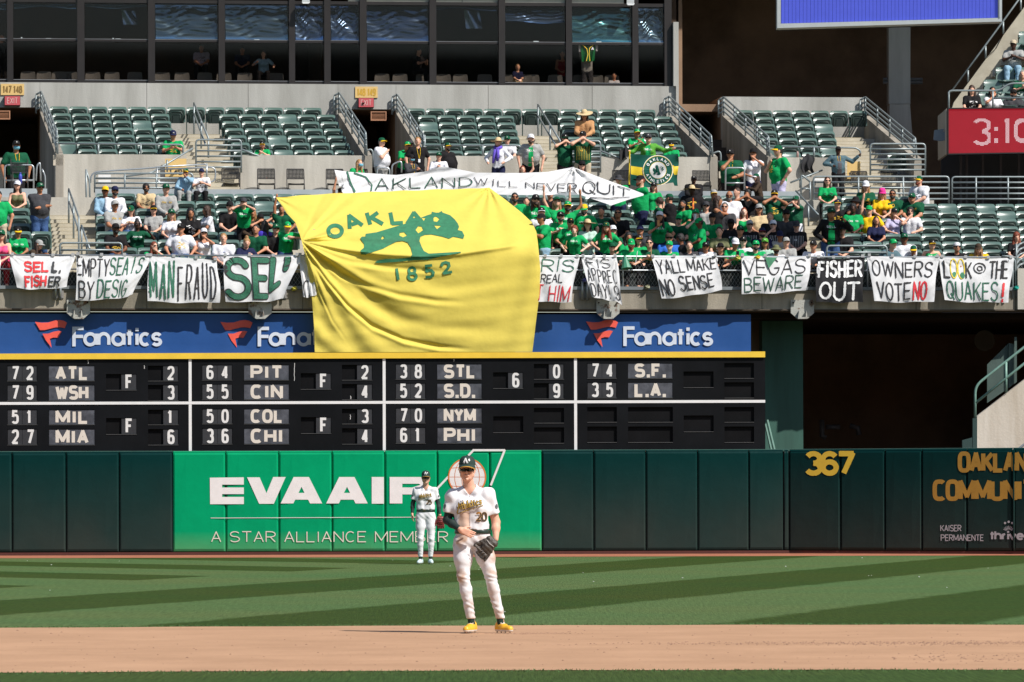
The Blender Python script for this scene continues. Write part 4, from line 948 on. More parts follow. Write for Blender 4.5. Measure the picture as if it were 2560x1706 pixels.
mb = MB(); mb.prism([SW(1797, 446, 9.98), SW(1809, 446, 9.98), SW(1809, 429, 9.98), SW(1797, 429, 9.98)], (0, .015, 0)); mb.build('wall_plate', mat('beige plate', (.5,) * 3), None, label='small pale plate on the wall left of the hoop rail', cat='plate')
for (x0, x1, y0, y1) in ((246, 277, 437, 445), (246, 277, 450, 458), (2033, 2067, 446, 452)):
 mb = MB(); mb.prism([SW(x0, y1, 8.9), SW(x1, y1, 8.9), SW(x1, y0, 8.9), SW(x0, y0, 8.9)], (0, .02, 0)); mb.build('white_plate', WHITE, None, label='white board behind the walkway rail, %s' % ('upper of two at the left' if y0 == 437 else 'lower of two at the left' if y0 == 450 else 'near the open green jersey'), cat='board')
# ------------------------------------------------------------ blue advertising banner
BLU = mat('blue vinyl', (.020, .076, .25), rough=.38, var=.14, scale=.5, spec=.35, bump=.15, bscale=2.2)
adv = empty('advertising_banner', SW(940, 883, .2), 'long blue vinyl advertising banner with red flag marks and white lettering above the scoreboard', 'banner')
DA = .16
za, zb_ = SP(1280, 786, DA)[1], SP(1280, 886, DA)[1]
u0, u1 = -14.2, SP(1877, 830, DA)[0]
mb = MB(); mb.grid(lambda s, t: S(u0 + (u1 - u0) * s, DA + .008 * math.sin(s * 47 + t * 2) + .006 * math.sin(s * 130) * (1 - t) - .02 * max(0, .12 - t) * 5, zb_ + (za - zb_) * t), 220, 8)
mb.build('vinyl_sheet', BLU, adv, smooth=True)
mb = MB(); slab(mb, [(u0, DA + .03), (u1, DA + .03), (u1, DA + .12), (u0, DA + .12)], zb_, za); mb.build('backing_board', DARK, adv)
RF = mat('red print', (.82, .105, .070), rough=.45); PW = mat('pale print', (.60, .64, .72), rough=.45)
def MA(x, y, k): return SW(x, -y, DA - .022 - k)
def emblem(x, y):
 c = lambda l: [(x + a * .2742, y + b * .2742) for a, b in l]
 mb = MB()
 top = [(0, 0), (60, 8), (120, 6), (180, -12), (225, -17), (262, -10), (292, 8), (272, 58), (235, 50), (190, 50), (140, 62), (90, 75), (45, 76)]
 bot = [(68, 108), (120, 108), (170, 90), (215, 82), (245, 88), (210, 145), (170, 143), (136, 154), (152, 236), (100, 170)]
 for l in (top, bot):
  pts = c(l)
  from mathutils.geometry import tessellate_polygon
  P3 = [Vector((a, -b, 0)) for a, b in pts]
  for tri in tessellate_polygon([P3]):
   t3 = [MA(P3[i].x, P3[i].y, .001) for i in tri]; mb.poly(t3)
 mb.build('flag_emblem', RF, adv)
for (ex, ty) in ((87.5, 0), (551, 0), (1465, -1)):
 emblem(ex, 805 + ty)
 mb = MB(); x = ex + 93.5; base = -(866.5 + ty); B_ = 49
 stroke(mb, [(x + 28, base + B_ - 4), (x + 4, base + B_ - 4), (x + 4, base)], 8.6, MA); stroke(mb, [(x + 4, base + 25), (x + 27, base + 25)], 8.2, MA)
 text(mb, 'anatics', x + 27, base, 47.5, MA, w=.60, t=.175, gap=.10, fit=201)
 mb.build('lettering', PW, adv)
# ------------------------------------------------------------ smooth bodies: blended round cones turned into one skin
f4 = np.float32
def rc(a, b, r1, r2): return ('c', np.array(a, f4), np.array(b, f4), r1, r2)
def el(c, r): return ('e', np.array(c, f4), np.array(r, f4))
def dist(p, X):
 if p[0] == 'c':
  _, a, b, r1, r2 = p; ab = b - a; L = float(ab @ ab) + 1e-9; q = X - a
  t = np.clip((q @ ab) / L, 0, 1); q = q - t[:, None] * ab
  return np.sqrt((q * q).sum(1)) - (r1 + (r2 - r1) * t)
 _, c, r = p; q = (X - c) / r; k = np.sqrt((q * q).sum(1)) + 1e-6; q2 = q / r
 return k * (k - 1) / (np.sqrt((q2 * q2).sum(1)) + 1e-6)
def union(prims, X, k=.03, grow=0.0):
 d = None
 for p in prims:
  e = dist(p, X)
  if d is None: d = e; continue
  h = np.clip(.5 + .5 * (d - e) / k, 0, 1); d = d * (1 - h) + e * h - k * h * (1 - h)
 return d - grow
def bounds(prims, m=.06):
 lo, hi = [], []
 for p in prims:
  if p[0] == 'c':
   r = max(p[3], p[4]); lo.append(np.minimum(p[1], p[2]) - r); hi.append(np.maximum(p[1], p[2]) + r)
  else: lo.append(p[1] - p[2]); hi.append(p[1] + p[2])
 return np.min(lo, 0) - m, np.max(hi, 0) + m
def nets(fn, lo, hi, h):
 n = np.maximum(3, np.ceil((hi - lo) / h).astype(int) + 1)
 ax = [lo[i] + h * np.arange(n[i], dtype=f4) for i in range(3)]
 G = np.stack(np.meshgrid(*ax, indexing='ij'), -1).reshape(-1, 3).astype(f4)
 V = fn(G).reshape(n).astype(f4); I = V < 0
 c = [I[a:n[0] - 1 + a, b:n[1] - 1 + b, d:n[2] - 1 + d] for a in (0, 1) for b in (0, 1) for d in (0, 1)]
 s = sum(x.astype(np.int8) for x in c); mix = (s > 0) & (s < 8)
 ids = -np.ones(mix.shape, int); idx = np.argwhere(mix); ids[mix] = np.arange(len(idx))
 acc = np.zeros((len(idx), 3)); cnt = np.zeros(len(idx))
 offs = [(a, b, d) for a in (0, 1) for b in (0, 1) for d in (0, 1)]
 for p in offs:
  for axn in range(3):
   if p[axn]: continue
   q = list(p); q[axn] = 1
   va = V[idx[:, 0] + p[0], idx[:, 1] + p[1], idx[:, 2] + p[2]]; vb = V[idx[:, 0] + q[0], idx[:, 1] + q[1], idx[:, 2] + q[2]]
   m = (va < 0) != (vb < 0); t = np.where(m, va / np.where(m, va - vb, 1), 0)
   for k in range(3):
    acc[:, k] += np.where(m, p[k] + (t if k == axn else 0), 0)
   cnt += m
 P_ = lo + h * (idx + acc / np.maximum(cnt, 1)[:, None])
 F_ = []
 for axn in range(3):
  a = [slice(None)] * 3; b = [slice(None)] * 3; a[axn] = slice(0, -1); b[axn] = slice(1, None)
  ch = I[tuple(a)] != I[tuple(b)]; e = np.argwhere(ch); o = [k for k in range(3) if k != axn]
  e = e[(e[:, o[0]] > 0) & (e[:, o[1]] > 0) & (e[:, o[0]] < n[o[0]] - 1) & (e[:, o[1]] < n[o[1]] - 1)]
  if not len(e): continue
  def cell(d0, d1):
   q = e.copy(); q[:, o[0]] += d0; q[:, o[1]] += d1; return ids[q[:, 0], q[:, 1], q[:, 2]]
  quad = np.stack([cell(-1, -1), cell(0, -1), cell(0, 0), cell(-1, 0)], 1)
  ins = I[e[:, 0], e[:, 1], e[:, 2]]; flip = ins if axn != 1 else ~ins
  quad[~flip] = quad[~flip][:, ::-1]; F_.append(quad)
 Q = np.concatenate(F_) if F_ else np.zeros((0, 4), int)
 return P_, Q
def np_mesh(name, P_, Q, mats, midx=None):
 me = bpy.data.meshes.new(name)
 me.vertices.add(len(P_)); me.vertices.foreach_set('co', np.asarray(P_, f4).ravel())
 me.loops.add(len(Q) * 4); me.loops.foreach_set('vertex_index', Q.ravel().astype(np.int32))
 me.polygons.add(len(Q)); me.polygons.foreach_set('loop_start', np.arange(0, len(Q) * 4, 4, dtype=np.int32)); me.polygons.foreach_set('loop_total', np.full(len(Q), 4, np.int32))
 for m in (mats if isinstance(mats, (list, tuple)) else [mats]): me.materials.append(m)
 if midx is not None: me.polygons.foreach_set('material_index', midx.astype(np.int32))
 me.polygons.foreach_set('use_smooth', np.ones(len(Q), bool)); me.update(calc_edges=True)
 return me
def sdf_obj(name, fn, lo, hi, h, mats, parent, region=None):
 P_, Q = nets(fn, lo, hi, h)
 if not len(Q): return None
 mi = None
 if region is not None: mi = region(P_[Q].mean(1))
 o = bpy.data.objects.new(name, np_mesh(name, P_, Q, mats, mi)); COL.objects.link(o); o.parent = parent
 return o
def ik(s, t, l1, l2, hint):
 s, t = np.array(s, float), np.array(t, float); d = t - s; L = np.linalg.norm(d)
 if L > (l1 + l2) * .995: t = s + d / L * (l1 + l2) * .995; d = t - s; L = np.linalg.norm(d)
 a = (l1 * l1 - l2 * l2 + L * L) / (2 * L); hgt = math.sqrt(max(0, l1 * l1 - a * a)); n = d / L
 hv = np.array(hint, float); hv = hv - n * (hv @ n); hv /= (np.linalg.norm(hv) + 1e-9)
 return s + n * a + hv * hgt, t
SKN = {'l': (226, 172, 146), 'm': (196, 138, 108), 't': (172, 116, 84), 'b': (120, 74, 50), 'd': (74, 46, 34), 'p': (238, 190, 168)}
HAIR = {'k': (24, 18, 16), 'b': (66, 42, 28), 'l': (176, 132, 82), 'r': (134, 58, 28), 'g': (110, 104, 98), 'w': (170, 160, 148)}
CLR = {'G': (16, 166, 92), 'D': (18, 86, 58), 'K': (30, 28, 30), 'W': (232, 232, 238), 'N': (34, 38, 72), 'S': (168, 168, 166), 'T': (214, 190, 148), 'Y': (246, 196, 30), 'J': (64, 92, 138), 'B': (70, 56, 44),
  'P': (238, 60, 150), 'O': (110, 112, 80), 'H': (196, 182, 158), 'U': (52, 112, 208), 'V': (150, 186, 210), 'C': (66, 66, 70), 'R': (150, 24, 34), 'L': (196, 190, 222), 'E': (120, 156, 140), 'Q': (84, 110, 120), 'M': (70, 60, 54), 'A': (90, 160, 60), 'I': (200, 150, 104), 'F': (246, 90, 140), 'X': (74, 62, 190), 'Z': (190, 218, 205)}
ARMS = {  # hand targets from the middle of the shoulders, for a 1.75 m figure: (left in picture, right in picture)
 'lap': ((-.05, -.30, -.38), (.05, -.31, -.37)), 'down': ((-.27, -.03, -.52), (.27, -.03, -.52)), 'cross': ((.11, -.23, -.23), (-.11, -.25, -.28)),
 'mouth': ((-.05, -.19, .13), (.05, -.19, .12)), 'up': ((-.30, -.10, .50), (.30, -.10, .50)), 'phone': ((-.04, -.33, -.16), (.05, -.33, -.13)), 'clap': ((-.03, -.33, -.10), (.03, -.33, -.06)),
 'rail': ((-.12, -.40, -.26), (.10, -.42, -.28)), 'chin': ((-.02, -.18, .06), (.10, -.25, -.34)), 'chinR': ((-.10, -.25, -.34), (.02, -.18, .08)), 'drink': ((-.05, -.22, -.06), (.24, -.05, -.45)),
 'reachR': ((.30, -.28, -.10), (.58, -.25, .06)), 'reachL': ((-.58, -.25, .05), (-.30, -.28, -.05)), 'spread': ((-.48, -.22, -.16), (.62, -.18, -.10)), 'upL': ((-.14, -.06, .56), (.2, -.1, -.4)), 'upR': ((-.1, -.28, -.3), (.30, -.08, .48)),
 'point': ((-.20, -.12, -.26), (.62, -.1, .04)), 'armout': ((-.18, -.2, -.38), (.30, -.22, .0)), 'hold': ((-.22, -.34, -.10), (.36, -.32, -.26)), 'wide': ((-.24, -.2, -.34), (.24, -.2, -.34)), 'high': ((-.2, -.1, .55), (.2, -.1, .55)), 'leanon': ((-.25, -.26, -.40), (.25, -.26, -.40))}
CAPM = {}
def cap_mesh(c1, c2, kind, logo):
 key = (c1, c2, kind, logo)
 if key in CAPM: return CAPM[key]
 mb = MB(); ms = [cloth(CLR[c1]), cloth(CLR[c2]), mat('cap logo', (.7, .7, .66), var=0), mat('cap logo gold', (.75, .5, .06), var=0)]
 n, m = 14, 5
 if kind == 'sun': rx, ry, rz, z0 = .088, .104, .10, .03
 else: rx, ry, rz, z0 = .087, .106, .088, .030
 def dome(s, t):
  a = 2 * math.pi * s; b = t * math.pi / 2; k = math.cos(b) ** (.75)
  return (rx * k * math.cos(a), ry * k * math.sin(a), z0 + rz * math.sin(b))
 mb.grid(dome, n, m)
 if kind == 'cap':
  for zz, mi in ((0, 1),):
   def brim(s, t):
    a = math.pi * (1.12 + .76 * s); w = .078 * math.sin(math.pi * s) ** .6
    return (rx * math.cos(a) * (1 + .12 * t), ry * math.sin(a) - w * t, z0 + .006 - t * .012 - .022 * (2 * s - 1) ** 2 * (t + .2))
   mb.grid(brim, 8, 3, 1)
   mb.grid(lambda s, t: tuple(np.array(brim(1 - s, t)) - np.array((0, 0, .006))), 8, 3, 1)
  if logo:
   M = lambda x, y, k: (x, -ry * math.sqrt(max(0, 1 - (x / rx) ** 2)) * math.cos(max(0, (y - z0) / rz) * 1.1) ** .6 - .006 - k, y)
   q = MB(); text(mb, logo if logo != 'g' else 'A', -.016, z0 + .026, .032, M, w=.7, t=.2, gap=.1, fit=.032, m=2 if logo != 'g' else 3)
 elif kind in ('sun', 'bucket'):
  R = .24 if kind == 'sun' else .165
  def brim2(s, t):
   a = 2 * math.pi * s; r = 1 + t * (R / .095 - 1); wv = 1 + .04 * math.sin(3 * a)
   return (rx * r * math.cos(a) * wv, ry * r * math.sin(a) * .95, z0 + .006 - t * (.012 if kind == 'sun' else .05) + .01 * math.sin(2 * a) * t)
  mb.grid(brim2, 20, 3, 1); mb.grid(lambda s, t: tuple(np.array(brim2(1 - s, t)) - np.array((0, 0, .008))), 20, 3, 1)
 me = mb.mesh('cap', ms, smooth=True); CAPM[key] = me
 return me
def glasses_mesh():
 mb = MB()
 for s in (-1, 1):
  pts = [(s * .036 + .027 * math.cos(a) * 1.05, -.099 - .004 * math.cos(a) * s + (.012 if abs(s * .036 + .027 * math.cos(a)) > .05 else 0), .012 + .017 * math.sin(a)) for a in [2 * math.pi * i / 10 for i in range(10)]]
  mb.prism(pts[::-1], (0, .006, 0))
  mb.box(min(s * .06, s * .082), max(s * .06, s * .082), -.092, -.086, .016, .024); mb.box(s * .080 - .002, s * .080 + .002, -.09, -.0, .016, .023)
 mb.box(-.012, .012, -.101, -.096, .014, .021)
 return mb.mesh('sunglasses', mat('black glasses', (.008, .008, .010), rough=.15, var=0))
GLM = glasses_mesh()
_e = MB(); _e.prism([(.013 * math.cos(a), 0, .006 * math.sin(a)) for a in [-2 * math.pi * i / 8 for i in range(8)]], (0, .006, 0)); EYEM = _e.mesh('eye', mat('dark eye', (.03, .02, .016), var=0, rough=.3))
def conform(bvh, org, right, up, fwd):
 """place flat print on a surface: ray from in front of the body"""
 def M(x, y, k):
  o = org + right * x + up * y + fwd * .6
  hit = bvh.ray_cast(o, -fwd, 1.2)
  if hit[0] is None: p = org + right * x + up * y;
  else: p = hit[0]
  M.last = p
  return p + fwd * (.005 + k * 3)
 return M
NP = [0]; root_shirt = {}
def person(px, py, pose, arms, sk, shirt, slv, pants, hat, hair, yaw, ex, label, where=None, group=None):
 """px, py: top of the head in the photograph. pose s=seated t=standing r=leaning on the rail; where: l lower tier, w walkway, u upper tier, (d, floor)"""
 NP[0] += 1; rng = random.Random(NP[0] * 7 + 1)
 nominal = {'s': 1.33, 't': 1.76, 'r': 1.20, 'k': 1.02, 'b': .62}[pose] + (.03 if hat else 0)
 if where is None or where == 'l':
  best = None
  for k in range(9):
   d, z = lrow(k); d -= .30 if pose != 't' else .40
   if pose == 'r': d = .50;
   e = abs(SP(px, py, d)[1] - z - nominal) + (0 if k or pose != 'r' else -.2)
   if pose == 'r' and k: continue
   if best is None or e < best[0]: best = (e, d, z)
  _, d, zf = best
 elif where == 'u':
  best = None
  for k in range(7):
   d, z = urow(k); d -= .30; e = abs(SP(px, py, d)[1] - z - nominal)
   if best is None or e < best[0]: best = (e, d, z)
  _, d, zf = best
 elif where == 'w': d, zf = 9.25, WALKZ
 else: d, zf = where
 u, zt_ = SP(px, py, d); hs = min(1.16, max(.80, (zt_ - zf) / nominal))
 if pose in 'kb': hs = min(1.1, hs)
 base = S(u, d, zf if pose not in 'kb' else zt_ - nominal * hs)
 root = empty('person', base, label, 'person', group, rz=ANG * .0 + math.radians(yaw))
 fat = 1.35 if 'F' in ex else (1.14 if 'f' in ex else 1.0); fem = 'w' in ex; sc = hs
 kid = pose == 'k' or 'c' in ex
 # ---- joints
 def A(*p): return np.array(p, float)
 if pose == 't' or pose == 'k':
  pel, neck, head = A(0, 0, .94), A(0, .0, 1.47), A(0, -.02, 1.625)
  if pose == 'k': pel, neck, head = A(0, 0, .40), A(0, 0, .74), A(0, -.01, .88)
  hips = [A(s * .095, 0, pel[2] - .04) for s in (-1, 1)]; kn = [A(s * .11, -.03, .50) for s in (-1, 1)]; an = [A(s * .12, 0, .09) for s in (-1, 1)]
  if 'L' in ex: neck += A(0, -.16, -.05); head += A(0, -.24, -.08)
 elif pose == 's' or pose == 'b':
  pel, neck, head = A(0, .06, .55), A(0, -.02, 1.05), A(0, -.05, 1.20)
  if 'L' in ex: neck += A(0, -.14, -.05); head += A(0, -.20, -.08)
  hips = [A(s * .10, .02, .52) for s in (-1, 1)]; kn = [A(s * .15, -.40, .54) for s in (-1, 1)]; an = [A(s * .15, -.42, .10) for s in (-1, 1)]
  if pose == 'b':
   pel, neck, head = A(0, 0, .10), A(0, 0, .34), A(0, 0, .48); hips = [A(s * .06, 0, .08) for s in (-1, 1)]; kn = [A(s * .1, -.12, .10) for s in (-1, 1)]; an = [A(s * .1, -.2, .05) for s in (-1, 1)]
 else:
  pel, neck, head = A(0, .16, .58), A(0, -.16, .93), A(0, -.26, 1.07)
  hips = [A(s * .10, .12, .54) for s in (-1, 1)]; kn = [A(s * .15, -.24, .52) for s in (-1, 1)]; an = [A(s * .15, -.20, .10) for s in (-1, 1)]
 w_ = (.165 if fem else .19) * (.72 if pose in 'kb' else 1) * (1 + (fat - 1) * .35)
 shm = neck - A(0, -.01, .055); sh = [shm + A(s * w_, 0, -.01) for s in (-1, 1)]
 tg = ARMS[arms]; la = .70 if pose in 'kb' else 1.0
 hands, elb = [], []
 for i, s in enumerate((-1, 1)):
  t = shm + np.array(tg[i]) * (la if pose in 'kb' else 1)
  e, t = ik(sh[i], t, .285 * la, .265 * la, (s * .9, .25, -.65) if tg[i][2] < .3 else (s, .2, -.2)); hands.append(t); elb.append(e)
 tr = .112 * fat * (.9 if fem else 1) * (.7 if pose in 'kb' else 1)
 bel = pel + (neck - pel) * .35 + A(0, -.02 * fat, 0)
 torso = [rc(pel + A(-.055, 0, 0), shm + A(-.085 * w_ / .19, .0, -.07), tr * 1.02, tr * .93), rc(pel + A(.055, 0, 0), shm + A(.085 * w_ / .19, .0, -.07), tr * 1.02, tr * .93), rc(sh[0] + A(.03, 0, -.02), sh[1] + A(-.03, 0, -.02), .062, .062)]
 if fat > 1: torso.append(el(bel + A(0, -.03, 0), (.16 * fat, .14 * fat, .2)))
 if fem: torso += [el(shm + A(s * .07, -.095, -.15), (.062, .055, .062)) for s in (-1, 1)]
 hd = head; hk = 1.0 if pose not in 'kb' else .92
 hy = math.radians(rng.uniform(-12, 12) + (25 if '>' in ex else -25 if '<' in ex else 0)); ch, shh = math.cos(hy), math.sin(hy)
 tilt = .30 if 'v' in ex else (-.22 if '^' in ex else 0.0)
 def HT(x, y, z):                       # head local -> body local
  y, z = y * math.cos(tilt) - z * math.sin(tilt) * -1 * -1, z * math.cos(tilt) + y * math.sin(tilt) * 1
  return hd + A(x * ch - y * shh, x * shh + y * ch, z) * hk
 headp = [el(hd, A(.076, .092, .108) * hk), rc(HT(0, -.03, -.055), HT(0, -.055, -.075), .052 * hk, .036 * hk), rc(HT(0, -.088, .008), HT(0, -.104, -.022), .010, .015), el(HT(-.078, .0, -.005), (.013, .02, .03)), el(HT(.078, .0, -.005), (.013, .02, .03))]
 neckp = [rc(neck - A(0, -.01, .05), hd - A(0, -.015, .06), .058 * (fat ** .5) * (.85 if fem else 1), .052)]
 thr = .085 * (fat ** .6) * (.7 if pose in 'kb' else 1)
 legs = []
 for i in (0, 1):
  legs += [rc(hips[i], kn[i], thr, thr * .68), rc(kn[i], an[i], thr * .66, .040)]
 feet = [rc(an[i] + A(0, .04, -.045), an[i] + A((-.03, .03)[i], -.16, -.055), .040, .032) for i in (0, 1)]
 ar = .047 * (fat ** .5) * (.85 if fem else 1) * (.75 if pose in 'kb' else 1)
 upp, fore, hnd = [], [], []
 for i in (0, 1):
  upp.append(rc(sh[i], elb[i], ar * 1.12, ar * .9)); fore.append(rc(elb[i], hands[i], ar * .88, ar * .58))
  dv = hands[i] - elb[i]; dv = dv / (np.linalg.norm(dv) + 1e-6); q = hands[i] + dv * .07
  side = A(-(-1, 1)[i], 0, .2) * .03
  hnd += [rc(hands[i] + dv * .01, q, .030, .027), rc(q, q + dv * .055, .022, .013), rc(hands[i] + dv * .02, hands[i] + dv * .055 + side, .014, .011)]
 body = torso + headp + neckp + legs + feet + upp + fore + hnd
 hh = .0245 if pose != 'b' else .02
 def sdf(name, fn, prims, mats, h=hh, m=.05):
  lo, hi = bounds(prims, m); return sdf_obj(name, fn, lo, hi, h, mats, root)
 b = sdf('body', lambda X: union(body, X, .028), body, skin(SKN[sk]))
 # ---- clothes
 ph = rng.uniform(0, 6)
 def wr(X, a=.0042): return a * np.sin(X[:, 2] * 38 + X[:, 0] * 21 + ph) * np.sin(X[:, 0] * 30 - X[:, 2] * 17 + ph * 2) + a * .7 * np.sin(X[:, 1] * 40 + X[:, 2] * 25)
 sp = list(torso)
 if slv == 's': sp += [rc(sh[i], sh[i] + (elb[i] - sh[i]) * .62, ar * 1.25, ar * 1.22) for i in (0, 1)]
 elif slv == 'l': sp += [rc(sh[i], elb[i], ar * 1.2, ar * 1.05) for i in (0, 1)] + [rc(elb[i], elb[i] + (hands[i] - elb[i]) * .92, ar * 1.05, ar * .8) for i in (0, 1)]
 if slv == 'n':
  sp = [p for p in torso[:2]] + torso[3:]
 hem = pel[2] - (.10 if pose in 't' else .02); top = neck[2] - .005 if slv != 'n' else neck[2] - .10
 lo_cut = hem
 so = sdf('shirt', lambda X: np.maximum(np.maximum(union(sp, X, .03, .013) + wr(X), lo_cut - X[:, 2]), X[:, 2] - top - np.abs(X[:, 0]) * .25), sp, cloth(CLR[shirt]) if isinstance(shirt, str) else cloth(shirt))
 bare = 1.0 if 'h' not in ex else .55
 lp = []
 for i in (0, 1):
  lp += [rc(hips[i], kn[i], thr * 1.02, thr * .78)]
  if bare == 1.0: lp += [rc(kn[i], kn[i] + (an[i] - kn[i]) * .92, thr * .76, thr * .6)]
 lp += [rc(pel + A(-.07, 0, -.02), pel + A(.07, 0, -.02), tr * .98, tr * .98)]
 if 'D' in ex: lp = [rc(pel, kn[0] * .5 + kn[1] * .5 + A(0, 0, -.1), .15, .26)] + lp[:1] + lp[1:2]
 sdf('trousers' if bare == 1.0 else 'shorts', lambda X: np.maximum(union(lp, X, .03, .012) + wr(X, .005), X[:, 2] - pel[2] - .06), lp, cloth(CLR[pants]))
 # ---- hair
 hc = mat('hair ' + hair[0], tuple(v * .8 for v in lin(HAIR[hair[0]])), rough=.55, var=.35, scale=30, bump=.4, bscale=60)
 if hair[1:] != '0':
  cur = 'c' in hair[1:]; long_ = 'l' in hair[1:]
  hp = [el(HT(0, .014, .014), A(.084, .096, .108) * (1.12 if cur else 1.0) * hk)]
  if long_:
   lg = .30 if fem else .22
   for s in (-1, 1): hp += [rc(HT(s * .062, .02, -.02), hd + A(s * .095, .0, -lg), .040, .030 if not cur else .05)]
   hp += [rc(HT(0, .06, 0), hd + A(0, .09, -lg), .07, .05)]
  if 'p' in hair[1:]: hp += [el(HT(0, .03, .13), (.045, .045, .04))]
  def hf(X):
   d = union(hp, X, .02) + (.012 * np.sin(X[:, 0] * 90 + ph) * np.sin(X[:, 2] * 80) * np.sin(X[:, 1] * 85) if cur else .003 * np.sin(X[:, 0] * 140))
   c = HT(0, -.10, -.035); fr = HT(0, -1, 0) - hd; q = X - c
   face = np.sqrt((q[:, 0] / .066) ** 2 + (q[:, 1] / .085) ** 2 + (q[:, 2] / .088) ** 2) * .07 - .07
   d = np.maximum(d, -face)
   if not long_: d = np.maximum(d, (hd[2] - .055 * hk) - X[:, 2])
   return d
  sdf('hair', hf, hp, hc, .017, .03)
 if 'B' in ex:
  bp_ = [rc(HT(-.045, -.045, -.05), HT(0, -.075, -.085), .030, .034), rc(HT(.045, -.045, -.05), HT(0, -.075, -.085), .030, .034)]
  sdf('beard', lambda X: np.maximum(union(bp_, X, .02, .004), X[:, 2] - (hd[2] - .045)), bp_, hc, .014, .02)
 def put(me, name, off=(0, 0, 0), s=1.0):
  o = bpy.data.objects.new(name, me); COL.objects.link(o); o.parent = root
  p = HT(*off); o.location = tuple(p); o.rotation_euler = (tilt, 0, hy); o.scale = (s * hk,) * 3; return o
 if hat:
  kind = 'cap'
  hs_ = hat
  if hat[0] in '*%': kind = {'*': 'sun', '%': 'bucket'}[hat[0]]; hs_ = hat[1:]
  c1 = hs_[0]; c2 = hs_[1] if len(hs_) > 1 else c1; logo = hs_[2:] if len(hs_) > 2 else None
  o = put(cap_mesh(c1, c2, kind, logo), 'cap' if kind == 'cap' else 'hat', (0, .004, .012))
  if 'b' in ex: o.rotation_euler = (0, 0, hy + math.pi)
 if 'g' in ex: put(GLM, 'sunglasses')
 else:
  for s in (-1, 1): put(EYEM, 'eye', (s * .031, -.0875, .012))
 if 'm' in ex:
  mp_ = [rc(HT(-.03, -.07, -.045), HT(.03, -.07, -.045), .045, .045)]; sdf('face_mask', lambda X: union(mp_, X, .02), mp_, cloth((120, 180, 200)), .015, .02)
 # ---- print on the chest
 tx = [e for e in ex.split('|')[1:]]
 if tx and so is not None:
  me = so.data; bv = BVHTree.FromPolygons([v.co[:] for v in me.vertices], [p.vertices[:] for p in me.polygons])
  for t in tx:
   col, s = t[0], t[1:]
   zc = shm[2] - .13; org = Vector((0, shm[1], zc))
   M = conform(bv, org, Vector((1, 0, 0)), Vector((0, 0, 1)), Vector((0, -1, 0)))
   q = MB(); lm = {'w': TEXTW, 'y': mat('gold print', (.70, .45, .05), var=0), 'k': mat('dark print', (.03, .03, .03), var=0)}[col]
   hgt, wd = (.052, .20) if s == 'SELL' else (.048, .24) if len(s) > 3 else (.09, .08)
   if s == '#':
    for _ in range(16):
     x, y = rng.uniform(-.1, .1), rng.uniform(-.14, .03); stroke(q, [(x, y), (x + rng.uniform(.02, .06), y + rng.uniform(-.02, .02))], rng.uniform(.008, .022), M)
   elif s == '=':
    for i in range(9): stroke(q, [(-.16 + i * .04, .08), (-.16 + i * .04, -.26)], .007, M, step=.05)
    text(q, 'THE', -.08, -.05, .04, M, w=.6, t=.2, gap=.15, step=.03)
   else: text(q, s, -wd / 2, 0, hgt, M, w=.62, t=.2 if s == 'SELL' else .17, gap=.3 if s == 'SELL' else .12, fit=wd, ital=.0 if s == 'SELL' else .15, step=.03)
   lo_ = q.build('lettering' if s not in '#' else 'print', lm); lo_.parent = root
 if 'i' in ex:                         # open jacket shown as two darker fronts
  pass
 if '+' in ex:                         # lanyard
  q = MB(); ly = cloth((240, 196, 40))
  q.tube([(-.05, -.10, neck[2] - .02), (-.03, -.165, shm[2] - .15), (0, -.175, shm[2] - .27)], .006, 5); q.tube([(.05, -.10, neck[2] - .02), (.03, -.165, shm[2] - .15), (0, -.175, shm[2] - .27)], .006, 5)
  q.build('lanyard', ly).parent = root
  q = MB(); q.box(-.03, .03, -.185, -.18, shm[2] - .37, shm[2] - .28); q.build('badge', WHITE).parent = root
 root.scale = (sc, sc, sc)
 root_shirt[label] = so
 return root, hands, shm
def prop_at(root, p): return root.matrix_basis @ Vector(p)
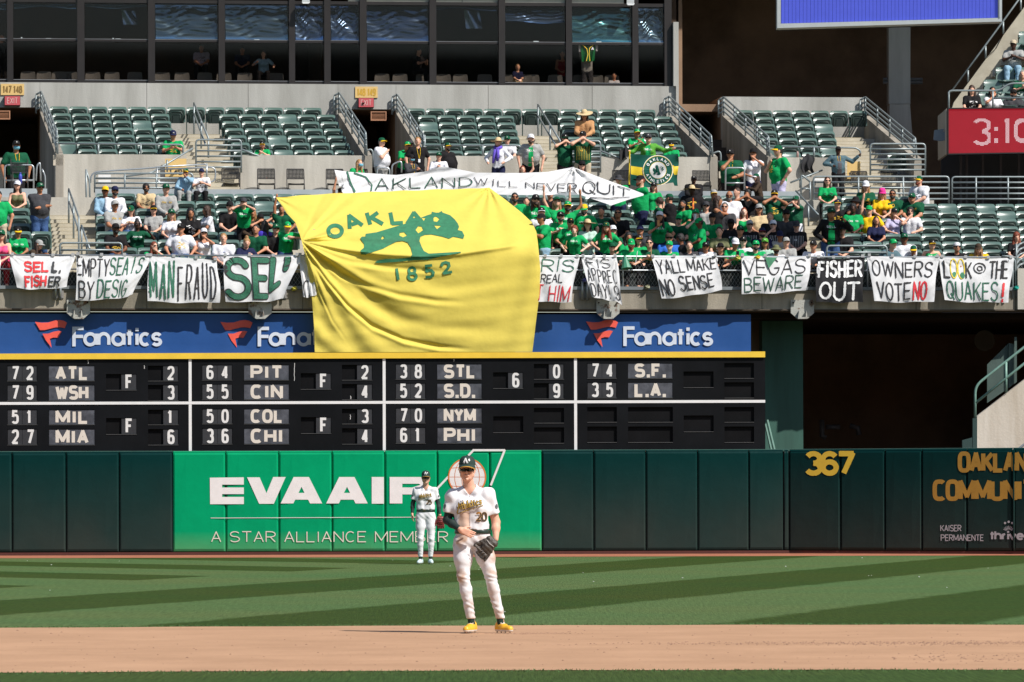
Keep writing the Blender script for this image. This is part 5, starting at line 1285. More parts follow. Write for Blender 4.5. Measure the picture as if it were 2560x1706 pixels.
# ------------------------------------------------------------ the crowd
CROWD = [
(40, 347, 't', 'down', 't', 'D', 's', 'K', 'KKA', 'ks', 20, 'm+f', 'usher in a dark green polo with a face mask at the far left tunnel', (9.6, 8.45)),
(433, 323, 's', 'phone', 'm', 'G', 's', 'K', 'NNN', 'ks', 0, 'v|y#', 'seated person in a green tee and navy cap at the top left railing', 'u'),
(658, 347, 's', 'clap', 'l', 'G', 's', 'J', 'KYA', 'rs', -5, 'fB|wSELL', 'red bearded person clapping in a green tee below the middle tunnel rail', 'u'),
(884, 391, 't', 'down', 'l', 'G', 's', 'J', '', 'll', 40, 'wmc|wSELL', 'blonde person with a face mask and green tee above the long white banner', (8.9, 8.4)),
(953, 341, 't', 'drink', 'l', 'W', 's', 'S', 'DY', 'gs', 60, 'F', 'stout person in a white tee filming with a phone at the middle tunnel', 'w'),
(1007, 345, 't', 'phone', 't', 'G', 's', 'K', 'GYA', 'ks', 30, '|wSELL', 'person in a green tee and green cap left of the lanyard man', (9.7, WALKZ)),
(1024, 347, 't', 'down', 'b', 'G', 's', 'K', 'CC', 'ks', 20, '', 'person in a grey cap half hidden behind the lanyard man', (10.0, WALKZ)),
(1044, 341, 't', 'down', 'l', 'K', 's', 'K', '', 'ls', 15, '+', 'blond person in a black polo with a yellow lanyard', (9.2, WALKZ)),
(1027, 383, 't', 'phone', 'm', 'C', 'l', 'K', 'KK', 'ks', 40, 'm+c', 'masked youngster in a dark hoodie below the lanyard man', (8.6, 8.6)),
(1118, 354, 't', 'down', 'm', 'K', 'l', 'K', 'DYA', 'ks', 40, 'FB', 'broad bearded person in a black long sleeved shirt and green cap', 'w'),
(1097, 378, 't', 'phone', 'l', 'W', 'l', 'K', 'DDA', 'bs', 0, 'c|kOAK', 'youngster in a black and white raglan tee above the white banner peak', (8.7, 8.65)),
(1246, 341, 't', 'wide', 'l', 'W', 'l', 'N', '*TT', 'wl', -20, 'w', 'person in a tan hat, white long sleeves and purple scarf at the walkway', 'w'),
(1268, 337, 's', 'lap', 'l', 'W', 's', 'J', 'DDA', 'gs', 0, 'g', 'older person in a green cap seated behind the purple scarf', 'u'),
(1327, 325, 't', 'down', 'l', 'S', 's', 'K', 'WWA', 'bs', 0, 'BF|wSELL', 'bearded person in a green tee under a grey jersey by the middle stairs', 'w'),
(1306, 413, 't', 'upR', 'l', 'G', 's', 'K', '', 'rl', 10, 'wc', 'red haired person raising an arm above the white banner', (8.5, 8.3)),
(1461, 272, 's', 'lap', 'm', 'I', 'l', 'K', '*TT', 'bl', 0, 'v', 'person in a huge straw hat and tan jacket seated in the upper tier', 'u'),
(1412, 332, 't', 'mouth', 'l', 'D', 's', 'K', 'KDA', 'kl', 10, 'wgf', 'person in a dark green jersey shouting through cupped hands', 'w'),
(1457, 324, 't', 'mouth', 'l', 'D', 's', 'H', 'KKA', 'ks', 0, 'f|y=', 'person in a dark green tee and tan trousers shouting through cupped hands', (9.0, WALKZ)),
(1455, 398, 't', 'down', 'l', 'K', 'n', 'K', 'KK', 'bl', 0, 'wg', 'person in a black tank top and cap above the white banner tip', (8.3, 8.1)),
(1586, 314, 's', 'clap', 't', 'G', 's', 'K', 'GYA', 'ks', 15, '|wSELL', 'seated person in a green tee holding drumsticks left of the flag holder', 'u'),
(1620, 324, 't', 'spread', 'l', 'A', 'l', 'K', 'CCA', 'bs', 0, 'gf|wSELL', 'person spreading both arms to hold up the team flag', (9.7, WALKZ + .12)),
(1678, 366, 's', 'lap', 'm', 'G', 's', 'K', 'KYA', 'ks', 0, 'v', 'person in a yellow brimmed cap almost hidden behind the team flag', 'u'),
(1826, 369, 't', 'chin', 't', 'D', 's', 'K', 'KKA', 'ks', 0, 'g+F', 'usher in a green jacket with hand to the cheek at the dark stair tunnel', (9.4, 8.35)),
(1883, 367, 't', 'chinR', 'm', 'W', 's', 'N', 'KK', 'kl', 0, 'w', 'long haired person in a white tee over dark sleeves in the stair tunnel', (9.4, 8.4)),
(1947, 337, 't', 'drink', 'l', 'G', 's', 'L', 'DYA', 'ks', -60, 'hf|y#', 'tall person in green tee and grey shorts taking photographs on the walkway', (8.1, 8.25)),
(2095, 363, 't', 'point', 'd', 'Q', 'l', 'K', 'KK', 'ks', 10, '+f', 'usher in a blue grey jacket stretching one arm to the right', (9.4, WALKZ)),
(44, 449, 's', 'lap', 'l', 'O', 'n', 'H', 'WWA', 'kl', 0, 'wg', 'person in an olive tank top and white cap with clasped hands', None),
(99, 453, 't', 'cross', 't', 'C', 's', 'J', 'DDN', 'ks', 25, 'Fg', 'big person in a charcoal tee standing with crossed arms', None),
(-4, 475, 't', 'down', 'm', 'G', 's', 'H', '', 'ks', 0, 'f', 'green shirted standing person cut off by the left picture edge', None),
(4, 571, 's', 'lap', 'l', 'F', 'n', 'R', 'DDA', 'bl', 0, 'wg', 'person in a hot pink tank top at the left edge', None),
(45, 564, 's', 'lap', 't', 'G', 's', 'B', 'KYA', 'ks', 10, 'gv|wOakla', 'person in a green jersey and black cap with a gold brim at the lower left', None),
(77, 589, 's', 'lap', 'l', 'B', 's', 'K', 'SS', 'bl', 60, 'wvL', 'person with a pale grey cap and very long brown hair leaning forward', None),
(263, 462, 's', 'lap', 'b', 'V', 'l', 'S', 'YY', 'k0', 5, 'g', 'person in a pale hood with a yellow cap brim at the back left corner', None),
(286, 462, 's', 'lap', 'm', 'W', 'l', 'K', 'NN', 'ks', 20, 'gB|kNY', 'bearded person in a white pinstripe jersey leaning on the hooded friend', None),
(365, 458, 's', 'lap', 't', 'T', 's', 'H', '', 'kc', 5, 'gB|k#', 'curly haired bearded person in a sand coloured tee in the back row', None),
(414, 456, 's', 'lap', 'l', 'S', 'l', 'K', 'DDA', 'bs', 15, '|yOakla', 'person in a grey hooded top and dark green cap in the back row', None),
(465, 432, 's', 'chinR', 't', 'V', 'l', 'S', 'DYA', 'ks', -5, 'gB', 'bearded person in a faded denim jacket with hand to the face', (7.9, 8.55)),
(504, 432, 's', 'phone', 'l', 'W', 's', 'K', 'NN', 'bs', 0, '|k#', 'person in a white printed tee with glasses on the cap in the back row', (7.9, 8.55)),
(285, 497, 's', 'lap', 't', 'S', 's', 'J', 'SS', 'ks', 30, 'f|yOakla', 'person in a grey cap and grey jersey with gold script', None),
(328, 511, 's', 'phone', 'l', 'W', 's', 'K', 'DDg', 'bl', 0, 'wv|yAthle', 'person in a white jersey and green cap looking down beside the grey jersey', None),
(384, 510, 's', 'lap', 'l', 'S', 's', 'O', 'KY', 'ls', 0, 'wgf', 'person in a stone grey tee with glasses and a dark visor cap', None),
(429, 519, 's', 'lap', 'l', 'W', 's', 'K', 'DDA', 'll', 0, 'w', 'person with long straight blonde hair in a white tee', None),
(477, 519, 's', 'lap', 't', 'K', 's', 'K', '', 'kcl', 0, '|w#', 'person in a black tee with long curly black hair', None),
(520, 514, 's', 'lap', 't', 'W', 's', 'D', '', 'bcl', -60, 'w', 'brown haired person in a white tee turning to the left', None),
(610, 484, 't', 'mouth', 'l', 'G', 's', 'K', 'CC', 'ks', 0, '|wSELL', 'standing person in green over black sleeves raising hands to the mouth', None),
(288, 555, 's', 'lap', 'b', 'K', 's', 'J', 'KK', 'ks', 15, 'Bg|y#', 'bearded person in a black cap and gold sleeved jersey with knee drawn up', None),
(343, 549, 's', 'armout', 'd', 'D', 's', 'K', '', 'kp', 5, 'wg|wAthle', 'person in a green tee with a top knot holding up a phone', None),
(452, 555, 's', 'leanon', 'm', 'W', 's', 'J', 'KKA', 'ks', 0, 'f|y#', 'person in a printed white tee and black cap with hands on knees', None),
(509, 567, 's', 'chinR', 'm', 'W', 'n', 'H', 'WW', 'bl', 10, 'wg', 'person in a white tank top and white cap with hand at the cheek', None),
(374, 604, 'r', 'chinR', 'l', 'G', 's', 'K', '', 'rl', 30, 'wg', 'auburn haired person with sunglasses just above the left banner tops', None),
(559, 582, 's', 'lap', 'l', 'W', 's', 'K', '', 'ls', 0, 'f', 'short haired person in a grey white tee behind a capped child', None),
(561, 617, 'k', 'down', 'l', 'V', 's', 'N', 'WUA', 'bs', 0, '', 'small child in a white and blue cap at the fence', None),
(609, 586, 's', 'phone', 'l', 'N', 's', 'K', '', 'lp', 20, 'wvL', 'blonde person in a navy tee bowing the head', None),
(651, 532, 's', 'mouth', 'm', 'K', 's', 'K', 'KK', 'ks', 10, '', 'person in black holding a camera up left of the yellow flag', None),
(681, 528, 't', 'mouth', 'm', 'E', 's', 'K', '', 'ks', 20, 'g', 'dark haired person shading the eyes left of the yellow flag', (4.2, 6.9)),
(664, 550, 's', 'phone', 'm', 'X', 'l', 'K', '', 'kl', -130, 'w', 'person in a royal blue jacket with a long ponytail', None),
(713, 544, 't', 'reachR', 'l', 'G', 's', 'J', 'GYA', 'ks', 15, 'v|wSELL', 'person in a green tee gripping the gathered edge of the yellow flag', (.75, 6.27)),
(704, 512, 't', 'upL', 't', 'D', 's', 'K', '', 'ks', 0, '', 'person half hidden by the yellow flag holding its top left corner', (3.3, 6.9)),
(852, 466, 't', 'upL', 'm', 'G', 's', 'K', 'KKA', 'ks', 10, 'gB', 'person in green raising one arm under the left end of the white banner', (5.4, 7.4)),
(1287, 480, 't', 'down', 't', 'G', 's', 'K', '', 'ks', 0, 'gBf', 'bearded person in sunglasses at the upper right edge of the yellow flag', (3.6, 6.95)),
(1316, 486, 't', 'down', 'l', 'G', 's', 'K', '', 'bs', 0, '|wSELL', 'green shirted person hidden behind a long bearded man', (5.6, 7.3)),
(1339, 474, 't', 'down', 'l', 'G', 's', 'K', 'KKA', 'bl', 0, 'gBF|wSELL', 'long bearded big person in a black cap and green tee', (3.0, 6.8)),
(1353, 514, 't', 'down', 'l', 'W', 's', 'K', 'KWA', 'ks', 10, '', 'person in white under a black cap behind the front fence', (2.0, 6.5)),
(1355, 530, 't', 'phone', 't', 'G', 's', 'V', 'KKA', 'ks', -60, 'fF', 'stout person in a green tee in profile at the right edge of the yellow flag', (.6, 6.27)),
(1392, 488, 't', 'up', 'l', 'G', 's', 'D', 'DD', 'll', 0, 'w^', 'cheering person in a green hat with both hands up under the banner', (3.4, 6.8)),
(1414, 492, 't', 'upR', 't', 'G', 's', 'K', 'GYA', 'ks', 10, 'gB|wSELL', 'moustached person in a green cap with a fist up under the banner', (2.8, 6.75)),
(1461, 507, 't', 'down', 'l', 'G', 's', 'K', 'YGA', 'ks', -5, 'vFB|wland', 'bowed person in a yellow cap with green brim', (2.8, 6.7)),
(1401, 518, 't', 'phone', 'l', 'G', 's', 'K', 'KKA', 'ks', 0, 'gB|wSELL', 'person in sunglasses and black cap between taller green shirts', (2.0, 6.5)),
(1421, 534, 't', 'armout', 'm', 'G', 's', 'K', 'KKg', 'ks', 10, 'g|wSELL', 'person in a green tee over black sleeves behind a red curly head', (1.3, 6.35)),
(1440, 556, 't', 'wide', 'p', 'G', 's', 'K', '', 'rc', -10, '|wSELL', 'red curly haired person in a green tee at the fence', (.6, 6.27)),
(1469, 545, 't', 'lap', 'l', 'Z', 's', 'Z', '*TT', 'kl', 0, 'wD', 'person in a wide sun hat and pale patterned dress', (.9, 6.27)),
(1513, 545, 't', 'wide', 'l', 'G', 's', 'N', 'DDg', 'rcl', 5, 'w|wSELL', 'person in a green tee with very long curly auburn hair', (.6, 6.27)),
(1503, 516, 't', 'armout', 'm', 'D', 's', 'K', '', 'ks', 0, '|wAthle', 'person in a dark green script jersey below the banner tip', (3.2, 6.7)),
(1547, 434, 't', 'reachL', 'l', 'G', 's', 'N', '%CC', 'ks', -10, 'g', 'person in a dark bucket hat and green tee holding the white banner', (6.4, 7.75)),
(1603, 434, 't', 'reachL', 'l', 'G', 's', 'N', 'KK', 'rs', -70, 'fB', 'standing person in green tee and jeans holding the white banner in profile', (5.2, 7.35)),
(1634, 453, 't', 'down', 'l', 'G', 's', 'K', 'KKA', 'rl', 10, 'w', 'person with a black cap and red braids in a green top', (6.6, 7.7)),
(1650, 492, 't', 'reachL', 'l', 'D', 's', 'K', '', 'bc', -110, 'g', 'curly haired person in a dark green polo looking left', (4.6, 7.1)),
(1675, 481, 't', 'lap', 'm', 'K', 's', 'H', 'DD', 'ks', -100, 'F', 'broad person in a black tee and khaki shorts turned left', (4.6, 7.2)),
(1730, 460, 't', 'down', 'd', 'K', 's', 'B', '*TT', 'ks', -10, 'F|y#', 'person in a straw hat and black jacket with an orange stripe', (5.5, 7.4)),
(1734, 440, 's', 'lap', 'd', 'K', 'l', 'K', 'KKN', 'ks', 0, 'F', 'person in a black cap and black coat in front of the folded chairs', (7.6, 8.4)),
(1646, 517, 't', 'drink', 'm', 'G', 's', 'N', 'WW', 'kl', 5, 'w|wSELL', 'dark haired person in a white cap and green tee holding a drink', (2.4, 6.55)),
(1739, 518, 't', 'chin', 'p', 'G', 's', 'V', 'GGA', 'bl', 0, 'w', 'person in a green cap and pale jeans raising a drink to the lips', (2.4, 6.5)),
(1750, 541, 't', 'lap', 'b', 'G', 's', 'K', 'GGN', 'ks', -70, 'vf|wland', 'person in a green jersey and green cap looking down to the left', (1.4, 6.4)),
(1793, 489, 't', 'reachR', 't', 'K', 'n', 'K', '', 'bcl', 80, 'w', 'person with long curls in a black dress stretching an arm', (3.8, 6.9)),
(1823, 475, 't', 'down', 't', 'W', 's', 'J', '', 'g0', 0, 'gvBF', 'bald person in a plain white tee', (4.4, 7.1)),
(1842, 466, 'b', 'lap', 'l', 'S', 's', 'S', '', 'bs', -40, '', 'baby in grey above the white tee of the bald man', (6.8, 8.2)),
(1870, 473, 's', 'mouth', 't', 'K', 's', 'K', '', 'kc', -15, 'f', 'dark curly haired person in black calling with a hand at the mouth', None),
(1894, 441, 's', 'phone', 'l', 'B', 'l', 'K', 'DWA', 'bl', -70, 'w', 'person in an olive brown jacket and green cap in profile', (7.4, 8.45)),
(1783, 471, 's', 'lap', 'm', 'K', 's', 'K', 'SY', 'ks', 15, 'c', 'youngster in a grey cap with gold brim in the back row', None),
(1897, 507, 's', 'lap', 'm', 'T', 's', 'H', 'SS', 'bl', 0, 'wfg', 'person in a pale yellow v neck tee and grey cap', None),
(1859, 518, 's', 'lap', 'p', 'G', 'n', 'D', '', 'rl', 5, 'w', 'red haired person in a green top beside the bald man', None),
(1827, 544, 's', 'lap', 'd', 'K', 's', 'K', 'KK', 'ks', 0, 'F|w#', 'person in a black cap and black picture tee', None),
(1798, 566, 's', 'lap', 'l', 'O', 's', 'K', '', 'bs', 0, '|w#', 'brown haired young person in an olive tee', None),
(1874, 547, 's', 'lap', 'l', 'K', 's', 'K', 'SSA', 'gs', 0, 'g|w=', 'person in a black striped jersey and grey cap, left of a navy cap', None),
(1904, 566, 's', 'lap', 'l', 'N', 's', 'K', 'NR', 'ks', 10, 'gB', 'bearded person in a navy cap and navy tee', None),
(1832, 593, 'r', 'phone', 't', 'G', 's', 'K', 'WWA', 'ks', 10, 'fv|wSELL', 'person in a white cap photographing with a phone at the fence', None),
(1858, 588, 's', 'lap', 'p', 'W', 's', 'K', 'KKA', 'gs', 0, 'gw', 'pale person in a white shirt and black cap behind the fence', None),
(1886, 599, 'r', 'rail', 'l', 'G', 's', 'K', 'GGA', 'ks', 5, 'gB', 'person in a bright green cap and green tee leaning by the fence', None),
(1913, 592, 's', 'lap', 't', 'Z', 'l', 'K', 'AAA', 'bl', -10, 'wg', 'person in a lime cap with white and teal scarf', None),
(1763, 603, 'r', 'rail', 't', 'W', 's', 'K', 'KKA', 'ks', 0, 'gF|y#', 'person in a white jersey and black cap leaning above the sense banner', None),
(1675, 600, 'r', 'rail', 'p', 'G', 's', 'K', 'GGA', 'bs', -5, '|wSELL', 'young person in a green cap and green tee above the yall banner', None),
(1625, 596, 'r', 'phone', 'l', 'D', 's', 'K', '', 'kp', -5, 'wg|y#', 'person in sunglasses and dark green jersey holding a drumstick', None),
(1672, 580, 's', 'lap', 'm', 'U', 's', 'K', 'BK', 'ks', 0, 'gf', 'person in a blue tee and brown cap behind the green capped youngster', None),
(1577, 595, 'r', 'rail', 'l', 'G', 's', 'K', 'GGA', 'rs', 0, 'Bfv|w#', 'bearded person in a green jersey leaning both arms over the fence', None),
(1570, 580, 's', 'lap', 't', 'G', 's', 'K', '', 'kcl', 15, 'w', 'person with black curly hair behind the leaning green jersey', None),
(1594, 584, 's', 'lap', 'l', 'G', 's', 'K', 'KYA', 'kl', 20, 'wg', 'dark haired person in a black cap with gold badge behind the fence', None),
(1705, 584, 's', 'lap', 'b', 'K', 'l', 'K', '', 'kc', -60, 'vF', 'person in black bending low in the shade', None),
(1936, 471, 't', 'mouth', 't', 'D', 's', 'K', 'KYA', 'ks', 0, 'gBf|y#', 'bearded person in a green jersey with gold sleeves clapping', (4.6, 7.15)),
(1991, 486, 't', 'mouth', 'l', 'D', 's', 'W', 'DDA', 'bl', -45, 'wf|wA', 'person in a green cap shouting left through cupped hands', (4.4, 7.2)),
(1934, 547, 's', 'chin', 'l', 'K', 's', 'K', 'WW', 'ks', -15, 'gf|w=', 'person in a white cap and black striped jersey resting on a hand', None),
(1991, 549, 's', 'lap', 'l', 'K', 's', 'K', 'CC', 'ks', 0, 'vF|w=', 'person in a dark grey cap and striped jersey looking down', None),
(1949, 574, 's', 'lap', 't', 'S', 's', 'K', 'NN', 'ks', 5, 'v|y#', 'person in a navy cap and faded picture tee', None),
(1939, 610, 'r', 'rail', 't', 'W', 's', 'K', '%OO', 'ks', 0, 'gB', 'person in a camouflage bucket hat at the fence', None),
(2068, 441, 's', 'lap', 'l', 'G', 's', 'K', '', 'bl', 0, 'wg|k#', 'person in an open green jersey at the left end of the back rail', None),
(2076, 507, 't', 'armout', 't', 'K', 'l', 'J', 'DDA', 'ks', 0, 'f|wSELL', 'standing person in a black jacket over a green tee at the right stairs', (1.3, 6.4)),
(2093, 496, 's', 'lap', 'l', 'K', 's', 'J', 'NYg', 'bs', 0, 'c|y#', 'youngster in a navy cap behind the black jacket', None),
(2139, 488, 's', 'chin', 'b', 'K', 's', 'B', '%KK', 'kl', 0, 'w', 'person in a black hat raising a hand behind the green jersey', None),
(2132, 508, 's', 'lap', 'd', 'G', 's', 'B', '', 'kc', 0, 'f|wOakla', 'curly haired person in a green script jersey', None),
(2174, 511, 's', 'upL', 'l', 'Y', 's', 'K', 'GG', 'ks', -20, 'f', 'person in a yellow jersey with an arm over the forehead', None),
(2164, 449, 's', 'lap', 'l', 'D', 's', 'K', 'WW', 'll', 0, 'wv|y#', 'young person in a white cap with long fair hair looking down', None),
(2205, 467, 's', 'lap', 'l', 'Y', 's', 'K', 'PP', 'll', 0, 'wcv', 'small person in a bright pink cap', None),
(2231, 473, 's', 'lap', 't', 'D', 's', 'K', '', 'ks', 0, 'gBf|yO', 'bearded person in a dark green tee with a gold letter', None),
(2285, 473, 's', 'lap', 'm', 'D', 's', 'J', 'DDA', 'gs', -15, 'gF|yATHLE', 'older person in a green cap and green tee with crossed legs', None),
(2300, 437, 's', 'lap', 'l', 'W', 's', 'N', 'DYA', 'rs', -40, 'BF|k#', 'bearded person in a flowered white shirt in the top row', None),
(2234, 518, 's', 'chinR', 'l', 'L', 's', 'J', 'KKA', 'll', 20, 'w', 'person in a lavender tee and black cap eating', None),
(2276, 517, 's', 'chin', 'l', 'W', 's', 'N', '', 'kc', -5, 'gB', 'person in a white tee and sunglasses eating with legs crossed', None),
(2034, 599, 'r', 'rail', 'm', 'W', 's', 'K', 'KKA', 'ks', -5, '', 'young person in a white and green raglan leaning at the black banner', None),
(2213, 595, 'r', 'rail', 'l', 'Q', 'l', 'K', 'GGA', 'gs', 40, 'f', 'person in a green cap and teal jacket looking right', None),
(2260, 580, 's', 'lap', 'b', 'W', 's', 'K', 'DDA', 'ks', 0, 'F', 'broad person in a white tee and dark green cap', None),
(2286, 612, 'r', 'rail', 't', 'K', 's', 'K', 'DY', 'ks', -10, 'v', 'person in a green cap with a turned gold brim bowing over the fence', None),
(2326, 590, 's', 'down', 'l', 'G', 'n', 'K', 'KYA', 'bs', 5, 'w|wSELL', 'person in a sleeveless green top with bare arms', None),
(2390, 604, 'r', 'rail', 'm', 'K', 'l', 'K', 'WW', 'ks', 0, 'gb', 'person in a white cap worn backwards and black jacket', None),
(2448, 607, 'r', 'rail', 'l', 'Y', 's', 'K', 'BB', 'll', -10, 'v', 'fair haired person in a yellow jersey leaning over the fence', None),
(2541, 580, 's', 'lap', 'l', 'K', 's', 'J', '', 'rcl', 0, 'wv|w#', 'person with wavy auburn hair and a black print tee at the far right', None),
(575, 500, 's', 'lap', 'l', 'K', 's', 'K', 'KK', 'ks', 0, 'g', 'person in black and a black cap left of the standing green shirt', None),
(640, 560, 's', 'lap', 'm', 'D', 's', 'K', '', 'ks', 0, '', 'dark haired person in dark green behind the bowed blonde head', None),
(630, 520, 's', 'lap', 't', 'B', 'l', 'K', '', 'll', 15, 'w', 'fair haired person in brown between the cameras', None),
(690, 556, 's', 'lap', 'l', 'K', 's', 'K', 'DDA', 'ks', 0, 'g', 'person in a green cap wedged behind the flag gripper', None),
(1375, 470, 's', 'lap', 'm', 'K', 's', 'N', '', 'ks', 0, '', 'person in black just below the long white banner middle', (6.4, 7.6)),
(1375, 545, 's', 'lap', 'l', 'K', 'l', 'K', 'KK', 'ks', 10, 'g', 'person in black and a cap peering between green shirts', None),
(1532, 560, 's', 'lap', 'l', 'D', 's', 'K', 'WW', 'bl', 0, 'w', 'person with a white cap behind the long curly auburn hair', None),
(1545, 520, 's', 'lap', 't', 'K', 's', 'K', '', 'ks', 0, 'g', 'dark haired person seated under the bucket hat wearer', None),
(1600, 560, 's', 'lap', 'm', 'C', 's', 'K', 'NN', 'ks', 0, '', 'person in grey and a navy cap seated behind the black gold badge cap', None),
(1697, 535, 's', 'lap', 'l', 'D', 's', 'K', 'GG', 'ks', 0, 'g', 'person in dark green between the white cap and the green jersey', None),
(1708, 500, 's', 'lap', 't', 'G', 's', 'K', '', 'ks', -20, 'B', 'bearded person in green below the khaki shorts', None),
(1765, 500, 't', 'down', 'l', 'S', 's', 'K', 'CC', 'bs', 0, 'g', 'person in grey left of the long curls and black dress', (4.6, 6.95)),
(1780, 530, 's', 'lap', 'm', 'G', 's', 'K', 'KK', 'ks', 0, '', 'person in green and a black cap below the outstretched arm', None),
(1812, 505, 's', 'lap', 'l', 'C', 's', 'K', '', 'gs', 0, 'g', 'grey haired person tucked behind the black dress', None),
(1850, 560, 's', 'lap', 'm', 'D', 's', 'K', 'DDA', 'ks', 0, 'g', 'person in a dark green cap between the picture tee and grey cap', None),
(1925, 530, 's', 'lap', 'l', 'K', 's', 'K', '', 'ls', 0, 'w', 'fair haired person in black below the clapping person', None),
(1965, 520, 's', 'lap', 't', 'C', 's', 'K', 'KK', 'ks', 0, 'g', 'person in charcoal below the shouting person at the stairs', None),
(1965, 590, 's', 'lap', 'l', 'S', 's', 'K', 'SS', 'bs', 0, '', 'person in grey right of the camouflage bucket hat', None),
(1800, 605, 'r', 'rail', 'm', 'K', 's', 'K', 'KK', 'ks', 0, 'g', 'person in black leaning between the white jersey and the phone user', None),
(1722, 603, 'r', 'rail', 'l', 'C', 'l', 'K', '', 'bs', 0, '', 'brown haired person in grey at the fence above the yall banner', None),
(1530, 605, 'r', 'rail', 'l', 'D', 's', 'K', 'DD', 'ks', 0, 'g', 'person in dark green crouching at the fence beside the blue scrap', None),
(2105, 560, 's', 'lap', 'l', 'K', 's', 'K', 'CC', 'ks', 0, '', 'person in black right of the standing black jacket', None),
(2190, 540, 's', 'lap', 'm', 'N', 's', 'K', '', 'bl', 0, 'w', 'brown haired person in navy behind the yellow jersey', None),
]
WHERE_D = {}
for row in CROWD:
 (px, py, pose, arms, sk, shirt, slv, pants, hat, hair, yaw, ex, label, where) = row
 r_, hands_, _s = person(px, py, pose, arms, sk, shirt, slv, pants, hat, hair, yaw, ex, label, where)
 WHERE_D[label] = (r_, hands_)
# ------------------------------------------------------------ stadium seats
def seat_meshes():
 M = {}
 def back(z0=.40, z1=.83, w=.243):
  mb = MB()
  def f(s, t):
   x = (2 * s - 1); z = z0 + (z1 - z0) * t
   wx_ = w * (1 - .10 * max(0, t - .86) / .14 * (1 if abs(x) > .8 else .6)); y = -.055 + .07 * t - .035 * x * x
   if t > .76: y += .060 * ((t - .76) / .24) ** 1.5; z = z - .010 * ((t - .76) / .24) ** 2
   z -= .012 * x ** 4 * (1 if t > .8 else 0)
   return (x * wx_, y, z)
  mb.grid(f, 8, 9); mb.grid(lambda s, t: tuple(np.array(f(1 - s, t)) + np.array((0, .022, -.004))), 8, 3)
  mb.box(-.20, -.165, -.073, -.070, .762, .778, 1)
  return mb.mesh('backrest', [SEAT, mat('seat number plate', (.62, .62, .58), var=0)], smooth=True)
 M['back'] = back()
 def pan_up():
  mb = MB()
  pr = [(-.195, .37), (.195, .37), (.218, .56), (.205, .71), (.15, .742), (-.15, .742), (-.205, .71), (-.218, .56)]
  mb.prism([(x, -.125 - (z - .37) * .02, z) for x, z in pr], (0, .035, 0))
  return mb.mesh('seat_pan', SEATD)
 def rib():
  mb = MB(); pts = [(-.165, -.135, .39), (-.165, -.135, .60), (-.125, -.137, .675), (.125, -.137, .675), (.165, -.135, .60), (.165, -.135, .39)]
  mb.tube(pts, .014, 5); mb.tube([(-.11, -.134, .41), (-.10, -.134, .60), (.10, -.134, .60), (.11, -.134, .41)], .008, 4)
  return mb.mesh('rib_frame', SEATF, smooth=True)
 M['pan'] = pan_up(); M['rib'] = rib()
 def pan_down():
  mb = MB(); mb.grid(lambda s, t: ((2 * s - 1) * .215, -.50 + .46 * t, .43 - .02 * math.sin(math.pi * t) + .02 * (2 * s - 1) ** 2 - (.03 if t < .05 else 0)), 6, 5)
  mb.box(-.2, .2, -.49, -.06, .385, .40); return mb.mesh('seat_pan', SEAT, smooth=True)
 M['pand'] = pan_down()
 def side():
  mb = MB(); mb.box(-.012, .012, -.10, -.04, 0, .60); mb.box(-.02, .02, -.30, -.03, .60, .632); mb.prism([(-.012, -.06, .55), (-.012, -.02, .72), (-.012, .02, .72), (-.012, -.02, .55)][::-1], (.024, 0, 0)); return mb.mesh('side_frame', SEATF)
 M['side'] = side()
 return M
SM = seat_meshes()
def make_seat(down):
 e = bpy.data.objects.new('stadium_seat', None); e.empty_display_size = .1
 parts = [('backrest', SM['back'], (0, 0, 0)), ('side_frame', SM['side'], (-.252, 0, 0))]
 parts.append(('seat_pan', SM['pand'] if down else SM['pan'], (0, 0, 0)))
 kids = []
 for n, me, loc in parts:
  o = bpy.data.objects.new(n, me); o.location = loc; kids.append(o)
 rb = None if down else bpy.data.objects.new('rib_frame', SM['rib'])
 return e, kids, rb
SEATS = []                                # (tier, row, block, index, u, d, z, px)
def add_row(tier, k, block, ua, ub, pitch, reverse=False):
 d, z = (lrow if tier == 'l' else urow)(k)
 n = int((ub - ua) / pitch + .15)
 for i in range(n): SEATS.append((tier, k, block, i, ua + pitch * (i + .5), d, z))
for k in range(7):
 d = urow(k)[0]
 for key, l, r in (('upper left', 'A', 'B'), ('upper middle', 'C', 'D'), ('upper right', 'E', 'F')):
  a, b = bnd(l, d) + .2, bnd(r, d) - .12
  (ba, bb), (fa, fb) = STG[l + r]
  t = (15.3 - d) / (15.3 - 9.35)
  sa = US(ba, 15.3, 290) * (1 - t) + US(fa, 9.35, 400) * t; sb_ = US(bb, 15.3, 290) * (1 - t) + US(fb, 9.35, 400) * t
  if k == 6: add_row('u', k, key + ' block', a, b, .522)
  else:
   n = int((sa - a) / .522 + .2); add_row('u', k, key + ' block left of its stairs', sa - n * .522, sa, .522)
   if b - sb_ > .4: add_row('u', k, key + ' block right of its stairs', sb_, b, .522)
for k in range(9):
 d = lrow(k)[0]
 if k < 8: add_row('l', k, 'lower left corner block', -13.8, US(122, d, 580), .495)
 add_row('l', k, 'lower main block', US(240, d, 580), US(2006, d, 580), .4955)
 if k < 7: add_row('l', k, 'lower right block', US(2056, d, 580), 15.0, .4955)
 elif k == 7: add_row('l', k, 'lower right block', US(2056, d, 580), 15.0, .4955)
 else: add_row('l', k, 'lower right block', US(2056, d, 580), US(2290, d, 490), .4955)
occ = [(r[0], r[1]) for r in CROWD]
def seat_px(s):
 p = S(s[4], s[5], s[6] + .8); lx = p.x / p.y * F; lz = (p.z - H) / p.y * F
 return CX + lx - lz * ROLL, YH - lz - lx * ROLL
